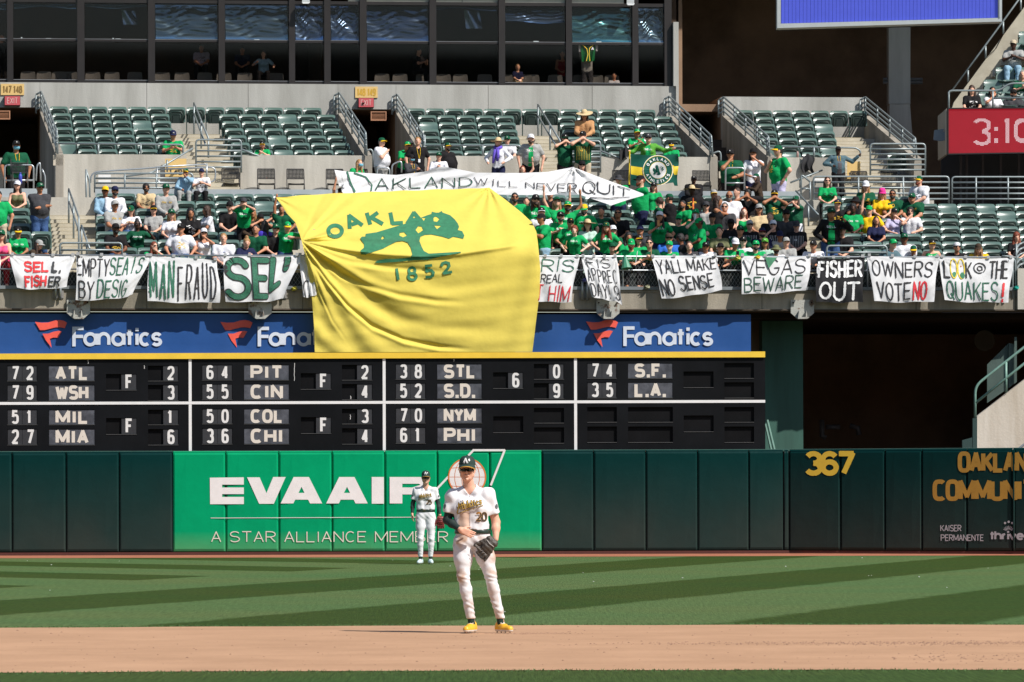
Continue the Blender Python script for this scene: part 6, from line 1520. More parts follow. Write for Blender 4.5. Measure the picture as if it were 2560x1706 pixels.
ORD = ['first', 'second', 'third', 'fourth', 'fifth', 'sixth', 'seventh', 'eighth', 'ninth', 'tenth', 'eleventh', 'twelfth', 'thirteenth', 'fourteenth', 'fifteenth', 'sixteenth', 'seventeenth', 'eighteenth', 'nineteenth', 'twentieth']
keep = []
for s in SEATS:
 x, y = seat_px(s)
 if x < -30 or x > 2590: continue
 if s[0] == 'l' and 725 < x < 1325 and y > 505: continue          # wholly behind the yellow flag
 if s[0] == 'l' and 785 < x < 1190 and y > 480: continue
 score = 0
 for (ax, ay) in occ:
  if abs(ax - x) < 30 and ay - 15 < y < ay + 95: score += 1
 if s[0] == 'l' and s[1] == 0: score += .5
 keep.append((score, -s[1] if s[0] == 'l' else 0, s, x, y))
keep.sort(key=lambda q: (q[0], q[3] > 1340 and q[3] < 2000))
PROTO = {}
rng = random.Random(21)
rest = MB(); nthings = 0
def add_mesh(mb, me, Mx, m):
 n = len(mb.v); mb.v += [tuple(Mx @ v.co) for v in me.vertices]
 for p in me.polygons: mb.f.append(tuple(n + i for i in p.vertices)); mb.m.append(m + p.material_index * 0)
for (sc_, _, s, x, y) in keep:
 tier, k, block, i, u, d, z = s
 down = rng.random() < .045
 loc = S(u, d, z)
 if nthings < 292:
  nthings += 1
  e0, kids, rb = make_seat(down)
  e0.location = loc; e0.rotation_euler = (0, 0, ANG + rng.uniform(-.02, .02)); COL.objects.link(e0)
  tag(e0, '%s green seat, %s from left in %s row, %s' % ('lowered' if down else 'folded', ORD[i] if i < 20 else str(i + 1) + 'th', ORD[k], block.replace(' of its stairs', ' of stairs').replace(' block left', ' block, left').replace(' block right', ' block, right')), 'seat', 'folding stadium seats in rows')
  for o in kids: COL.objects.link(o); o.parent = e0
  if rb: COL.objects.link(rb); rb.parent = kids[2]
 else:
  Mx = Matrix.Translation(loc) @ Matrix.Rotation(ANG + rng.uniform(-.02, .02), 4, 'Z')
  add_mesh(rest, SM['back'], Mx, 0); add_mesh(rest, SM['pan'], Mx, 1); add_mesh(rest, SM['rib'], Mx, 2); add_mesh(rest, SM['side'], Mx @ Matrix.Translation((-.252, 0, 0)), 2)
rest.build('stadium_seats', [SEAT, SEATD, SEATF], None, smooth=False, kind='stuff', label='remaining dark green folding seats, mostly behind the crowd of the lower tier', cat='seats')
# ------------------------------------------------------------ hanging cloths
def interp(xs, ys, x): return float(np.interp(x, xs, ys))
def sm(t): t = min(1, max(0, t)); return t * t * (3 - 2 * t)
def fabric_mat(name, col, transl=.2, rough=.8):
 m = mat(name, col, rough=rough, var=.05, scale=2.5, bump=.12, bscale=9, spec=.15)
 nt = m.node_tree; b = nt.nodes['Principled BSDF']
 t_ = nt.nodes.new('ShaderNodeBsdfTranslucent'); t_.inputs[0].default_value = (*col, 1)
 mx = nt.nodes.new('ShaderNodeMixShader'); mx.inputs[0].default_value = transl
 nt.links.new(b.outputs[0], mx.inputs[1]); nt.links.new(t_.outputs[0], mx.inputs[2]); nt.links.new(mx.outputs[0], nt.nodes['Material Output'].inputs[0])
 return m
YF = fabric_mat('yellow flag cloth', (.78, .63, .12))
GP = mat('painted green print', (.028, .175, .085), rough=.75, var=.22, scale=9)
ARCS = (([775, 820, 870, 930, 1010, 1100, 1200], [640, 705, 765, 815, 850, 868, 874], 6, .055), ([790, 850, 920, 1000, 1090, 1180], [640, 685, 715, 738, 752, 756], 7, .045), ([800, 880, 960, 1060, 1160], [628, 655, 668, 676, 680], 6, .03), ([778, 800, 830, 880], [660, 730, 800, 870], 6, .04),
  ([785, 880, 980, 1080, 1200, 1320], [650, 735, 790, 815, 826, 820], 16, .035), ([900, 1000, 1120, 1240, 1340], [690, 712, 716, 700, 660], 16, .022))
def D_flag(px, py):
 d = -.34 + 2.95 * sm((646 - py) / 200) ** 1.15
 kx, ky = 752, 603; dx, dy = px - kx, py - ky; r = math.hypot(dx, dy) + 1; th = math.degrees(math.atan2(dy, dx))
 f = 0
 if dx > -30:
  a = .125 * min(1, r / 40) * math.exp(-r / 230) * sm((95 - abs(th - 18)) / 40)
  f += a * (.7 * math.sin(math.radians(th * 10 + 30)) + .55 * math.sin(math.radians(th * 17 + 100 + r * .12)) + .3 * math.sin(math.radians(th * 31 - r * .1)))
 yc = interp([752, 850, 950, 1050, 1150, 1270, 1345], [605, 622, 634, 640, 634, 616, 596], px); q = (py - yc)
 f += -.085 * math.exp(-(q / 7) ** 2) * sm((px - 740) / 60) * sm((1310 - px) / 40) + .11 * math.exp(-((q + 22) / 16) ** 2) * sm((px - 800) / 80) * sm((1200 - px) / 100)
 rr = math.hypot(px - 1290, (py - 430) * 1.06); w = sm((py - 600) / 90) * sm((1180 - px) / 260)
 f += w * (.022 * math.sin(rr / 13.5 + .6 * math.sin(px / 90)) * sm(math.sin(rr / 47 + 1) + .3) + .012 * math.sin(rr / 6.4 + px / 50) * sm((900 - px) / 90))
 for (xs, ys, wd, am) in ARCS:
  if px > xs[0] - 10:
   yy = interp(xs, ys, px); f += am * (math.exp(-((py - yy) / wd) ** 2) - .5 * math.exp(-((py - yy - wd * 1.6) / wd) ** 2)) * sm((px - xs[0] + 10) / 25) * sm((xs[-1] - px) / 120)
 ax, ay = px - 1222, py - 468; r2 = math.hypot(ax, ay) + 1; t2 = math.degrees(math.atan2(ay, ax))
 f += .07 * min(1, r2 / 25) * math.exp(-r2 / 95) * math.sin(math.radians(t2 * 11))
 tx, ty = px - 690, py - 494; r3 = math.hypot(tx, ty) + 1; f += .06 * min(1, r3 / 30) * math.exp(-r3 / 130) * math.sin(math.radians(math.degrees(math.atan2(ty, tx)) * 13))
 f += .035 * math.sin((px + py * .25) / 10.5) * math.exp(-max(0, 1345 - px) / 48) * sm((py - 560) / 60)
 f += .006 * math.sin(py / 23 + px / 90) * math.sin(px / 61 + py / 200) + .006 * math.sin(px / 17 + py / 9) * math.sin(px / 29 - py / 13)
 f += .010 * math.sin(px / 9 + py / 14) * math.exp(-abs(px - 800) / 25) * sm((py - 780) / 60)
 return d + f
def flag_pt(s, t):
 ts = [0, .08, .16, .22, .28, .36, .5, .62, .78, .86, 1]
 L = (interp(ts, [690, 704, 717, 738, 749, 756, 768, 778, 784, 786, 787], t), interp(ts, [494, 514, 534, 556, 585, 610, 665, 722, 800, 835, 881], t))
 R_ = (interp(ts, [1223, 1262, 1303, 1330, 1341, 1345, 1351, 1349, 1340, 1336, 1331], t), interp(ts, [469, 498, 531, 556, 580, 610, 672, 735, 805, 840, 880], t))
 x = L[0] + (R_[0] - L[0]) * s; y = L[1] + (R_[1] - L[1]) * s
 y += (1 - sm(t * 4)) * (interp([0, .2, .46, .75, .93, 1], [0, -3, -2.5, -1, 1.2, 0], s)) + .8 * math.sin(s * 40) * (1 - sm(t * 10))
 return x, y
flag = empty('yellow_flag', SW(1040, 660, -.3), 'huge yellow flag with a green tree draped over the fence down to the scoreboard', 'flag')
mb = MB(); mb.grid(lambda s, t: SW(*flag_pt(s, t), D_flag(*flag_pt(s, t))), 210, 170)
mb.build('cloth', YF, flag, smooth=True)
def MF(x, y, k):
 py = -y; return SW(x, py, D_flag(x, py) - .022 - k * 2)
FO = (640, 400, 1 / 3.647)
def fq(l): return [(FO[0] + x * FO[2], -(FO[1] + y * FO[2])) for x, y in l]
def chars(l, wdt):
 mb = MB()
 for st in l: stroke(mb, fq(st), wdt * FO[2], MF, step=3)
 return mb
mb = chars([E(722, 648, 62, 50, 0, 360, 24),
 [(855, 628), (850, 508), (972, 598)], [(872, 590), (925, 572)],
 [(1010, 482), (1042, 590)], [(1112, 480), (1022, 545)], [(1060, 530), (1158, 585)],
 [(1225, 480), (1246, 588)], [(1238, 580), (1340, 574)],
 [(1378, 582), (1440, 482), (1520, 575)], [(1400, 550), (1490, 545)],
 [(1600, 490), (1660, 505), (1702, 482)]], 36)
mb.build('arched_lettering', GP, flag)
for grp in ([[(1282, 990), (1298, 1095)]], [E(1422, 1010, 28, 27, 90, 450, 18), E(1426, 1064, 36, 30, 90, 450, 18)],
 [[(1606, 962), (1552, 968), (1556, 1018)] + [(1575, 1008), (1600, 1008), (1618, 1028), (1612, 1056), (1590, 1068), (1545, 1070)]],
 [[(1690, 972), (1700, 945), (1728, 935), (1756, 942), (1762, 968), (1745, 995), (1710, 1035), (1788, 1022)]]): chars(grp, 25).build('numeral', GP, flag)
tree = [(1002, 674), (1100, 660), (1250, 615), (1400, 570), (1560, 505), (1640, 482), (1700, 480), (1770, 505), (1810, 540), (1840, 580), (1852, 610), (1840, 640), (1880, 650), (1900, 690), (1890, 720), (1860, 712), (1800, 700), (1762, 718), (1700, 700), (1650, 690), (1600, 680), (1540, 684), (1500, 700), (1490, 740), (1510, 790), (1530, 830), (1575, 855), (1700, 848), (1865, 838), (1870, 846), (1700, 880), (1560, 912), (1440, 915),
  (1300, 930), (1120, 942), (1085, 940), (1100, 920), (1180, 905), (1300, 902), (1410, 890), (1425, 860), (1410, 800), (1385, 755), (1340, 738), (1280, 745), (1215, 778), (1160, 810), (1100, 830), (1030, 850), (1000, 866), (955, 862), (955, 825), (985, 800), (985, 770), (968, 745), (952, 715), (965, 700), (998, 700)]
holes = [[(1455, 640), (1480, 605), (1510, 610), (1525, 640), (1480, 670)], [(1618, 530), (1640, 512), (1672, 540), (1650, 565), (1620, 560)], [(1625, 598), (1688, 602), (1650, 632)], [(1310, 665), (1350, 660), (1378, 690), (1340, 706), (1308, 690)], [(1140, 715), (1158, 695), (1172, 712), (1148, 728)], [(1508, 528), (1545, 530), (1530, 558)]]
def inside(poly, x, y):
 c = False; j = len(poly) - 1
 for i in range(len(poly)):
  (xi, yi), (xj, yj) = poly[i], poly[j]
  if (yi > y) != (yj > y) and x < (xj - xi) * (y - yi) / (yj - yi) + xi: c = not c
  j = i
 return c
from mathutils.geometry import delaunay_2d_cdt
verts, edges = [], []
def ring(poly):
 pts = resample(poly + [poly[0]], 9)[:-1]; n0 = len(verts)
 for i, (x, y) in enumerate(pts): verts.append(Vector((x, y))); edges.append((n0 + i, n0 + (i + 1) % len(pts)))
ring(tree)
for h in holes: ring(h)
for gx in range(950, 1905, 14):
 for gy in range(476, 950, 14):
  if inside(tree, gx, gy): verts.append(Vector((gx, gy)))
V2, E2, F2, _, _, _ = delaunay_2d_cdt(verts, edges, [], 0, 1e-4)
mb = MB()
mb.v = [tuple(MF(FO[0] + v.x * FO[2], -(FO[1] + v.y * FO[2]), .0004)) for v in V2]
for f in F2:
 cx = sum(V2[i].x for i in f) / len(f); cy = sum(V2[i].y for i in f) / len(f)
 if inside(tree, cx, cy) and not any(inside(h, cx, cy) for h in holes): mb.f.append(tuple(f)[::-1]); mb.m.append(0)
mb.build('tree_print', GP, flag)
WB = fabric_mat('white bedsheet', (.74, .74, .755), .22)
tX, tY = [836, 870, 990, 1060, 1105, 1190, 1300, 1370, 1433, 1500, 1560, 1609], [425, 430, 438, 430, 416, 432, 433, 430, 418, 444, 466, 485]
bX, bY = [846, 862, 1000, 1230, 1290, 1380, 1420, 1470, 1528, 1570, 1609], [466, 490, 488, 486, 488, 488, 478, 494, 514, 500, 489]
def D_wb(px, py):
 d = 4.55 + .25 * math.sin(px / 120) + (480 - py) * .006
 d += .07 * math.sin((py - 418) / 4.5 + px / 26) * math.exp(-math.hypot(px - 1105, py - 416) / 70) + .08 * math.exp(-math.hypot(px - 1433, py - 418) / 60) * math.sin(math.atan2(py - 418, px - 1433) * 9)
 d += .03 * math.sin(px / 15 + py / 8) * .5 + .05 * math.sin(py / 7 - px / 60) * math.exp(-abs(px - 850) / 40) + .012 * math.sin(px / 6.5 + py / 3)
 d += .22 * math.exp(-((px - 1433 - (py - 418) * .1) / 5) ** 2) * -.4
 return d
wbn = empty('long_white_banner', SW(1200, 480, 4.6), 'long white cloth banner reading OAKLAND WILL NEVER QUIT held up by the crowd', 'banner')
def wb_pt(s, t):
 x = 836 + (1609 - 836) * s; a, b = interp(tX, tY, x), interp(bX, bY, x)
 x2 = x + (12 * t if s < .02 else 0); return x2, a + (b - a) * t
mb = MB(); mb.grid(lambda s, t: SW(*wb_pt(s, t), D_wb(*wb_pt(s, t))), 260, 26); mb.build('cloth', WB, wbn, smooth=True)
gX = [865, 950, 1100, 1200, 1320, 1440, 1500, 1600]; gT = [428, 440, 440, 443, 453, 455, 453, 480]; gB = [484, 476, 472, 467, 471, 488, 488, 496]
def MWB(x, y, k):
 a, b = interp(gX, gT, x), interp(gX, gB, x); py = b + (a - b) * y / 40.0; return SW(x, py, D_wb(x, py) - .03 - k * 2)
INKG = mat('green marker', (.022, .13, .075), rough=.8, var=.5, scale=30); INKK = mat('black marker', (.022, .020, .022), rough=.8, var=.5, scale=30); INKR = mat('red marker', (.55, .022, .035), rough=.8, var=.3, scale=30); INKY = mat('yellow marker', (.62, .47, .04), rough=.8, var=.3, scale=30)
mb = MB()
stroke(mb, [(868, 40), (876, 20), (888, 1)], 4.2, MWB, step=3, lump=.5); stroke(mb, [(885, 39), (915, 33), (930, 15), (928, 0)], 3, MWB, step=3, lump=.4)
text(mb, 'AKLAND', 938, 3, 33, MWB, w=.85, t=.07, gap=.33, fit=242, step=3, jit=.12, lump=.4, rnd=True, seed=4)
mb.build('green_lettering', INKG, wbn)
mb = MB()
text(mb, 'AKLAND', 939.5, 2, 33, MWB, w=.85, t=.045, gap=.33, fit=242, step=3, jit=.12, lump=.4, rnd=True, seed=4, lift=.003)
text(mb, 'WILL', 1186, 5, 30, MWB, w=.75, t=.07, gap=.35, fit=108, step=3, jit=.15, lump=.4, rnd=True, seed=2)
text(mb, 'NEVER', 1314, 3, 30, MWB, w=.75, t=.075, gap=.22, fit=128, step=3, jit=.15, lump=.4, rnd=True, seed=8)
text(mb, 'QUIT', 1456, 4, 36, MWB, w=.95, t=.08, gap=.22, fit=120, step=3, jit=.12, lump=.4, rnd=True, seed=12)
stroke(mb, [(1475, -7), (1520, -9), (1575, 2)], 2.2, MWB, step=4, lump=.4)
mb.build('black_lettering', INKK, wbn)
def sheet(label, tl, tr, br, bl, lines, seed, m=None, fold=None, sag=3.0, name='protest_banner', depth=-.14):
 """lines: (material, text, x, y, h, fit, t, w) in picture columns/rows measured from the top left corner of the sheet"""
 rng = random.Random(seed); e = empty(name, SW((tl[0] + tr[0]) / 2, tl[1], -.05), label, 'banner', 'protest banners tied along the front fence')
 ph = [rng.uniform(0, 6) for _ in range(6)]; W, Hh = tr[0] - tl[0], ((bl[1] - tl[1]) + (br[1] - tr[1])) / 2
 def dep(s, t):
  d = depth - .17 * sm(t * 1.3) + .06 * math.exp(-t * 5)
  d += .018 * math.sin(7 * s + 2 * t + ph[0]) * (.3 + t) + .012 * math.sin(19 * s - 5 * t + ph[1]) * (.3 + t) + .010 * math.sin(11 * t + 6 * s + ph[2]) + .006 * math.sin(31 * s * (t + .5) + ph[3])
  for cx, cy in ((0, 0), (1, 0)): r = math.hypot((s - cx) * W / Hh, t - cy) + .01; d += .03 * min(1, r * 8) * math.exp(-r * 3.2) * math.sin(math.atan2(t - cy, abs(s - cx)) * 14 + ph[4])
  return d
 def xy(s, t):
  xt, yt = tl[0] + (tr[0] - tl[0]) * s, tl[1] + (tr[1] - tl[1]) * s + sag * .45 * math.sin(math.pi * s) + .7 * math.sin(9 * s + ph[0])
  xb, yb = bl[0] + (br[0] - bl[0]) * s, bl[1] + (br[1] - bl[1]) * s + sag * math.sin(math.pi * s * 1 + .4) + 1.2 * math.sin(11 * s + ph[1])
  x, y = xt + (xb - xt) * t, yt + (yb - yt) * t
  x += (2.4 * math.sin(math.pi * t + ph[2]) if s < .02 else 0) + (2.2 * math.sin(math.pi * t * 1.6 + ph[3]) if s > .98 else 0)
  if fold: x, y = fold(s, t, x, y)
  return x, y
 mb = MB(); mb.grid(lambda s, t: SW(*xy(s, t), dep(s, t)), 44, 30); mb.build('cloth', m or WB, e, smooth=True)
 def M(x, y, k):
  s, t = x / W, -y / Hh; s = min(.995, max(.005, s)); t = min(.99, max(.01, t)); q = xy(s, t); return SW(q[0], q[1], dep(s, t) - .016 - k * 1.5)
 for i, (mm, tx, x, y, h, fit, t, w) in enumerate(lines):
  mb = MB()
  if callable(tx): tx(mb, M)
  else: text(mb, tx, x, -y - h, h, M, w=w, t=t, gap=.2, fit=fit, step=3, rnd=True, jit=.10, lump=.45, seed=seed * 10 + i)
  mb.build('lettering', mm, e)
 mb = MB()                              # tape tabs holding the top edge
 for s in (.03, .35, .66, .97):
  q = SW(xy(s, 0)[0], xy(s, 0)[1] - 2, depth + .03); mb.box(q.x - .035, q.x + .035, q.y - .01, q.y + .05, q.z - .02, q.z + .05)
 mb.build('tape', mat('grey tape', (.42, .42, .43), rough=.4), e, kind='stuff')
 return e
K_, G_, R_, = INKK, INKG, INKR
BOLDR = mat('red paint letters', (.62, .025, .030), rough=.7, var=.1); BOLDK = mat('black paint letters', (.03, .032, .036), rough=.7)
sheet('white banner reading SELL in bold red and black capitals at the far left', (26, 638), (187, 640), (166, 720), (40, 718), [
 (BOLDR, 'SEL', 31, 12, 27, 68, .2, .55), (BOLDK, 'L', 106, 12, 28, 17, .22, .6), (BOLDK, ',', 127, 16, 24, 7, .24, .6), (BOLDR, 'FISH', 30, 47, 28, 66, .19, .5), (BOLDK, 'ER', 101, 48, 27, 36, .17, .5)], 1, sag=5)
def f2(s, t, x, y):
 k = max(0, s - .62) * max(0, t - .15); return x - k * 60, y - k * 6 * (1 if s < .9 else 2)
sheet('white banner reading EMPTY SEATS BY DESIG in black and green', (189, 638), (374, 640), (352, 742), (190, 750), [
 (K_, 'EMPTY', 3, 5, 44, 84, .07, .5), (G_, 'SEATS', 88, 3, 44, 88, .075, .5), (K_, 'BY', 8, 60, 44, 42, .08, .6), (G_, 'DESIG', 58, 60, 44, 92, .08, .5)], 2, fold=f2)
def f3(s, t, x, y): k = max(0, s - .72) * max(0, .55 - t); return x - k * 60, y + k * 26
sheet('white banner reading MAN FRAUD in tall green and black letters', (371, 640), (552, 648), (548, 757), (371, 752), [
 (G_, 'MAN', 4, 9, 92, 62, .05, .28), (K_, 'FRAUD', 74, 14, 88, 100, .045, .25)], 3, fold=f3)
def S4(mb, M):
 for (l, w) in (([E(33, -31, 24, 21, 20, 270, 12)[:-1] + E(32, -76, 27, 24, 90, -150, 12)], 0), ([[(110, -10), (78, -10), (78, -99), (110, -99)], [(78, -54), (104, -54)]], 0), ([[(125, -6), (125, -82), (150, -70)], [(162, -4), (162, -32)]], 0)):
  for st in l: stroke(mb, st, 13, M, step=3, rnd=True, lift=.004)
def S4b(mb, M):
 for l in ([E(33, -31, 24, 21, 20, 270, 12)[:-1] + E(32, -76, 27, 24, 90, -150, 12)], [[(110, -10), (78, -10), (78, -99), (110, -99)], [(78, -54), (104, -54)]], [[(125, -6), (125, -82), (150, -70)], [(162, -4), (162, -32)]]):
  for st in l: stroke(mb, st, 18, M, step=3, rnd=True)
def f4_(s, t, x, y): k = max(0, s - .5) * max(0, t - .1); return x - k * 95, y - k * 8
sheet('white banner with huge green letters SEL outlined in black, left of the yellow flag', (557, 640), (748, 640), (752, 752), (566, 753), [(K_, S4b, 0, 0, 0, 0, 0, 0), (G_, S4, 0, 0, 0, 0, 0, 0)], 4, fold=f4_)
def Gb(mb, M): stroke(mb, E(14, -80, 9, 22, 60, 330, 12), 2.5, M, step=3)
sheet('narrow strip of white banner showing just left of the yellow flag', (749, 640), (790, 642), (792, 738), (757, 742), [(K_, Gb, 0, 0, 0, 0, 0, 0)], 5)
sheet('white banner with green, black and red lines at the right edge of the yellow flag', (1318, 640), (1447, 643), (1428, 757), (1312, 748), [
 (G_, 'RIS', 38, 5, 31, 84, .08, .7), (K_, 'REAL', 39, 42, 22, 58, .1, .6), (R_, 'T HIM', 29, 68, 42, 92, .07, .5)], 6)
def f7(s, t, x, y): k = max(0, s - .8); return x + k * 10 * t, y + k * 60 * t
sheet('white banner reading APPREC and DAY in three thin black lines', (1455, 642), (1540, 643), (1556, 756), (1478, 740), [
 (K_, 'FIS', 8, 3, 24, 60, .08, .6), (K_, 'APPREC', 4, 30, 32, 76, .06, .35), (K_, 'DAY! 9', 5, 66, 34, 76, .07, .45)], 7, fold=f7)
sheet('white banner reading YALL MAKE NO SENSE in black', (1627, 643), (1793, 641), (1805, 727), (1656, 746), [
 (K_, 'YALL', 9, 5, 32, 70, .085, .6), (K_, 'MAKE', 86, 3, 31, 74, .085, .6), (K_, 'NO', 4, 48, 40, 38, .09, .6), (K_, 'SENSE', 56, 46, 36, 92, .09, .5)], 8)
def V9(mb, M):
 mb.prism([M(62, 4, .01), M(92, 3, .01), M(88, -6, .01), M(72, -28, .01), M(66, -14, .01)][::-1], (0, -.02, 0))
sheet('white banner reading VEGAS BEWARE in black and dark green', (1851, 641), (2029, 642), (2016, 727), (1856, 734), [
 (K_, 'VEGAS', 6, 6, 38, 162, .075, .7), (mat('dark green marker', (.02, .075, .045), rough=.8), 'BEWARE', 6, 48, 36, 158, .08, .6), (GP, V9, 0, 0, 0, 0, 0, 0)], 9)
BLK = fabric_mat('black cloth', (.020, .020, .022), .02)
TAPE = mat('white tape letters', (.62, .62, .62), rough=.5, var=.1, scale=9)
sheet('black cloth banner with white tape letters ending in OUT', (2043, 646), (2160, 644), (2158, 756), (2040, 753), [
 (TAPE, 'FISHER', 2, 6, 42, 112, .15, .38), (TAPE, 'OUT', 6, 58, 46, 102, .13, .6)], 10, m=BLK)
def f11(s, t, x, y): return x, y
sheet('white banner reading OWNERS VOTE NO with the NO in red', (2168, 641), (2349, 644), (2333, 755), (2184, 752), [
 (K_, 'OWNERS', 8, 10, 40, 160, .085, .55), (K_, 'VOTE', 14, 62, 44, 98, .085, .55), (R_, 'NO', 118, 60, 48, 42, .10, .5)], 11)
def LOOK(mb, M):
 for cx in (33, 52): stroke(mb, E(cx, -27, 8.5, 24, 0, 360, 18), 3, M, step=3)
def EYES(mb, M):
 for cx in (32, 53): mb.poly([M(cx + 6 * math.cos(a) + 2, -43 + 8 * math.sin(a) , .002) for a in [-6.283 * i / 10 for i in range(10)]])
sheet('white banner with yellow eye shaped letters and a red exclamation mark at the right', (2350, 644), (2533, 646), (2522, 757), (2360, 750), [
 (K_, 'L', 5, 6, 46, 18, .1, .5), (INKY, LOOK, 0, 0, 0, 0, 0, 0), (GP, EYES, 0, 0, 0, 0, 0, 0), (K_, 'K', 63, 6, 42, 17, .09, .5), (K_, '@', 84, 10, 30, 32, .09, .8), (K_, 'THE', 124, 7, 44, 50, .09, .5), (G_, 'QUAKES', 10, 58, 46, 142, .075, .5), (BOLDR, '!', 160, 58, 48, 9, .13, .3)], 12)
TG = fabric_mat('team flag green', (.012, .095, .070), .08); TY = mat('team flag yellow', (.70, .50, .015), rough=.6)
tf = empty('team_flag', SW(1635, 385, 9.05), 'green and yellow team flag with a round white lettered emblem held at the walkway', 'flag')
def D_tf(x, y): return 8.92 + .05 * math.sin((x - 1577) / 9 + (y - 385) / 30) * ((y - 380) / 80 + .2) + .03 * math.sin(x / 21 + y / 9) + .05 * math.exp(-abs(x - 1695) / 12) * math.sin(y / 7)
def tfp(s, t):
 x = 1577 + 118 * s + (2 * math.sin(t * 6) if s > .95 else 0); y = 385 + 4 * math.sin(math.pi * s) * (1 - t) + (78 + 6 * math.sin(s * 5) + (8 if s > .9 else 0)) * t; return x, y
mb = MB(); nn = 40
mb.grid(lambda s, t: SW(*tfp(s, t), D_tf(*tfp(s, t))), 40, 26)
for i, f in enumerate(mb.f):
 row = i // 40
 if 10 <= row <= 16: mb.m[i] = 1
mb.build('cloth', [TG, TY], tf, smooth=True)
def MTF(x, y, k): return SW(x, -y, D_tf(x, -y) - .02 - k * 2)
ec = (1645, 426)
def disc(r, m, k, n=28):
 q = MB(); c = MTF(ec[0], -ec[1], k)
 for rr0, rr1 in ((0, r / 2), (r / 2, r)):
  for i in range(n):
   a, b = 6.2832 * i / n, 6.2832 * (i + 1) / n; pt = lambda r_, a_: MTF(ec[0] + r_ * math.cos(a_), -ec[1] + r_ * math.sin(a_), k)
   q.quad(pt(rr1, a), pt(rr1, b), pt(rr0, b), pt(rr0, a)) if rr0 else q.poly([pt(rr1, a), pt(rr1, b), c])
 return q.build('emblem_disc', m, tf)
disc(38, TEXTW, .001); disc(36.6, TY, .003); disc(35.4, TG, .005); disc(21.5, TY, .007); disc(20.5, TEXTW, .009)
q = MB()
def arc_text(s, r, a0, a1, flip):
 n = len(s)
 for i, c in enumerate(s):
  a = math.radians(a0 + (a1 - a0) * i / (n - 1)); ca, sa = math.cos(a), math.sin(a)
  def M(x, y, k, ca=ca, sa=sa):
   y = (y - 4) * (-1 if flip else 1); x = x - 3
   R = r + y; tx = (-sa, ca) if flip else (sa, -ca)
   return MTF(ec[0] + R * ca + x * tx[0], -ec[1] + R * sa + x * tx[1], k)
  text(q, c, 0, 0, 8, M, w=.62, t=.2, gap=0, fit=6 if c != 'I' else 1.6, lift=.011)
arc_text('OAKLAND', 28.5, 150, 30, False); arc_text('ATHLETICS', 28.5, 205, 335, True)
q.build('emblem_lettering', TEXTW, tf)
q = MB(); M2 = lambda x, y, k: MTF(x, y, k)
text(q, 'A', ec[0] - 12, -(ec[1] + 13), 27, M2, w=.66, t=.2, gap=0, fit=18, lift=.012); text(q, "'s", ec[0] + 6, -(ec[1] + 1), 12, M2, w=.6, t=.2, gap=.15, fit=9, lift=.012)
q.build('emblem_monogram', TG, tf)
q = MB(); q.tube([SW(1574, 378, 9.0), SW(1573, 462, 9.0)], .022, 6); q.build('striped_pole', TY, tf)
# ------------------------------------------------------------ the two players on the field
UNI = mat('white uniform', (.69, .68, .70), rough=.8, var=.03, scale=6, bump=.03, bscale=40, spec=.2, sheen=.2)
def dirty_white():
 m = mat('soiled uniform trousers', (.69, .68, .70), rough=.85, var=.03, scale=6, bump=.04, bscale=40, spec=.2)
 nt = m.node_tree; b = nt.nodes['Principled BSDF']; src = b.inputs['Base Color'].links[0].from_socket
 tc = nt.nodes.new('ShaderNodeTexCoord'); nz = nt.nodes.new('ShaderNodeTexNoise'); nz.inputs['Scale'].default_value = 3.4; nz.inputs['Detail'].default_value = 5; nz.inputs['Distortion'].default_value = .6
 mp = nt.nodes.new('ShaderNodeMapping'); mp.inputs['Location'].default_value = (3.1, .4, .75); nt.links.new(tc.outputs['Object'], mp.inputs[0]); nt.links.new(mp.outputs[0], nz.inputs['Vector'])
 rp = nt.nodes.new('ShaderNodeValToRGB'); rp.color_ramp.elements[0].position = .48; rp.color_ramp.elements[0].color = (0, 0, 0, 1); rp.color_ramp.elements[1].position = .62; rp.color_ramp.elements[1].color = (.8, .8, .8, 1)
 nt.links.new(nz.outputs['Fac'], rp.inputs[0]); mx = nt.nodes.new('ShaderNodeMixRGB'); nt.links.new(rp.outputs[0], mx.inputs[0]); nt.links.new(src, mx.inputs[1]); mx.inputs[2].default_value = (.44, .27, .17, 1); nt.links.new(mx.outputs[0], b.inputs['Base Color'])
 return m
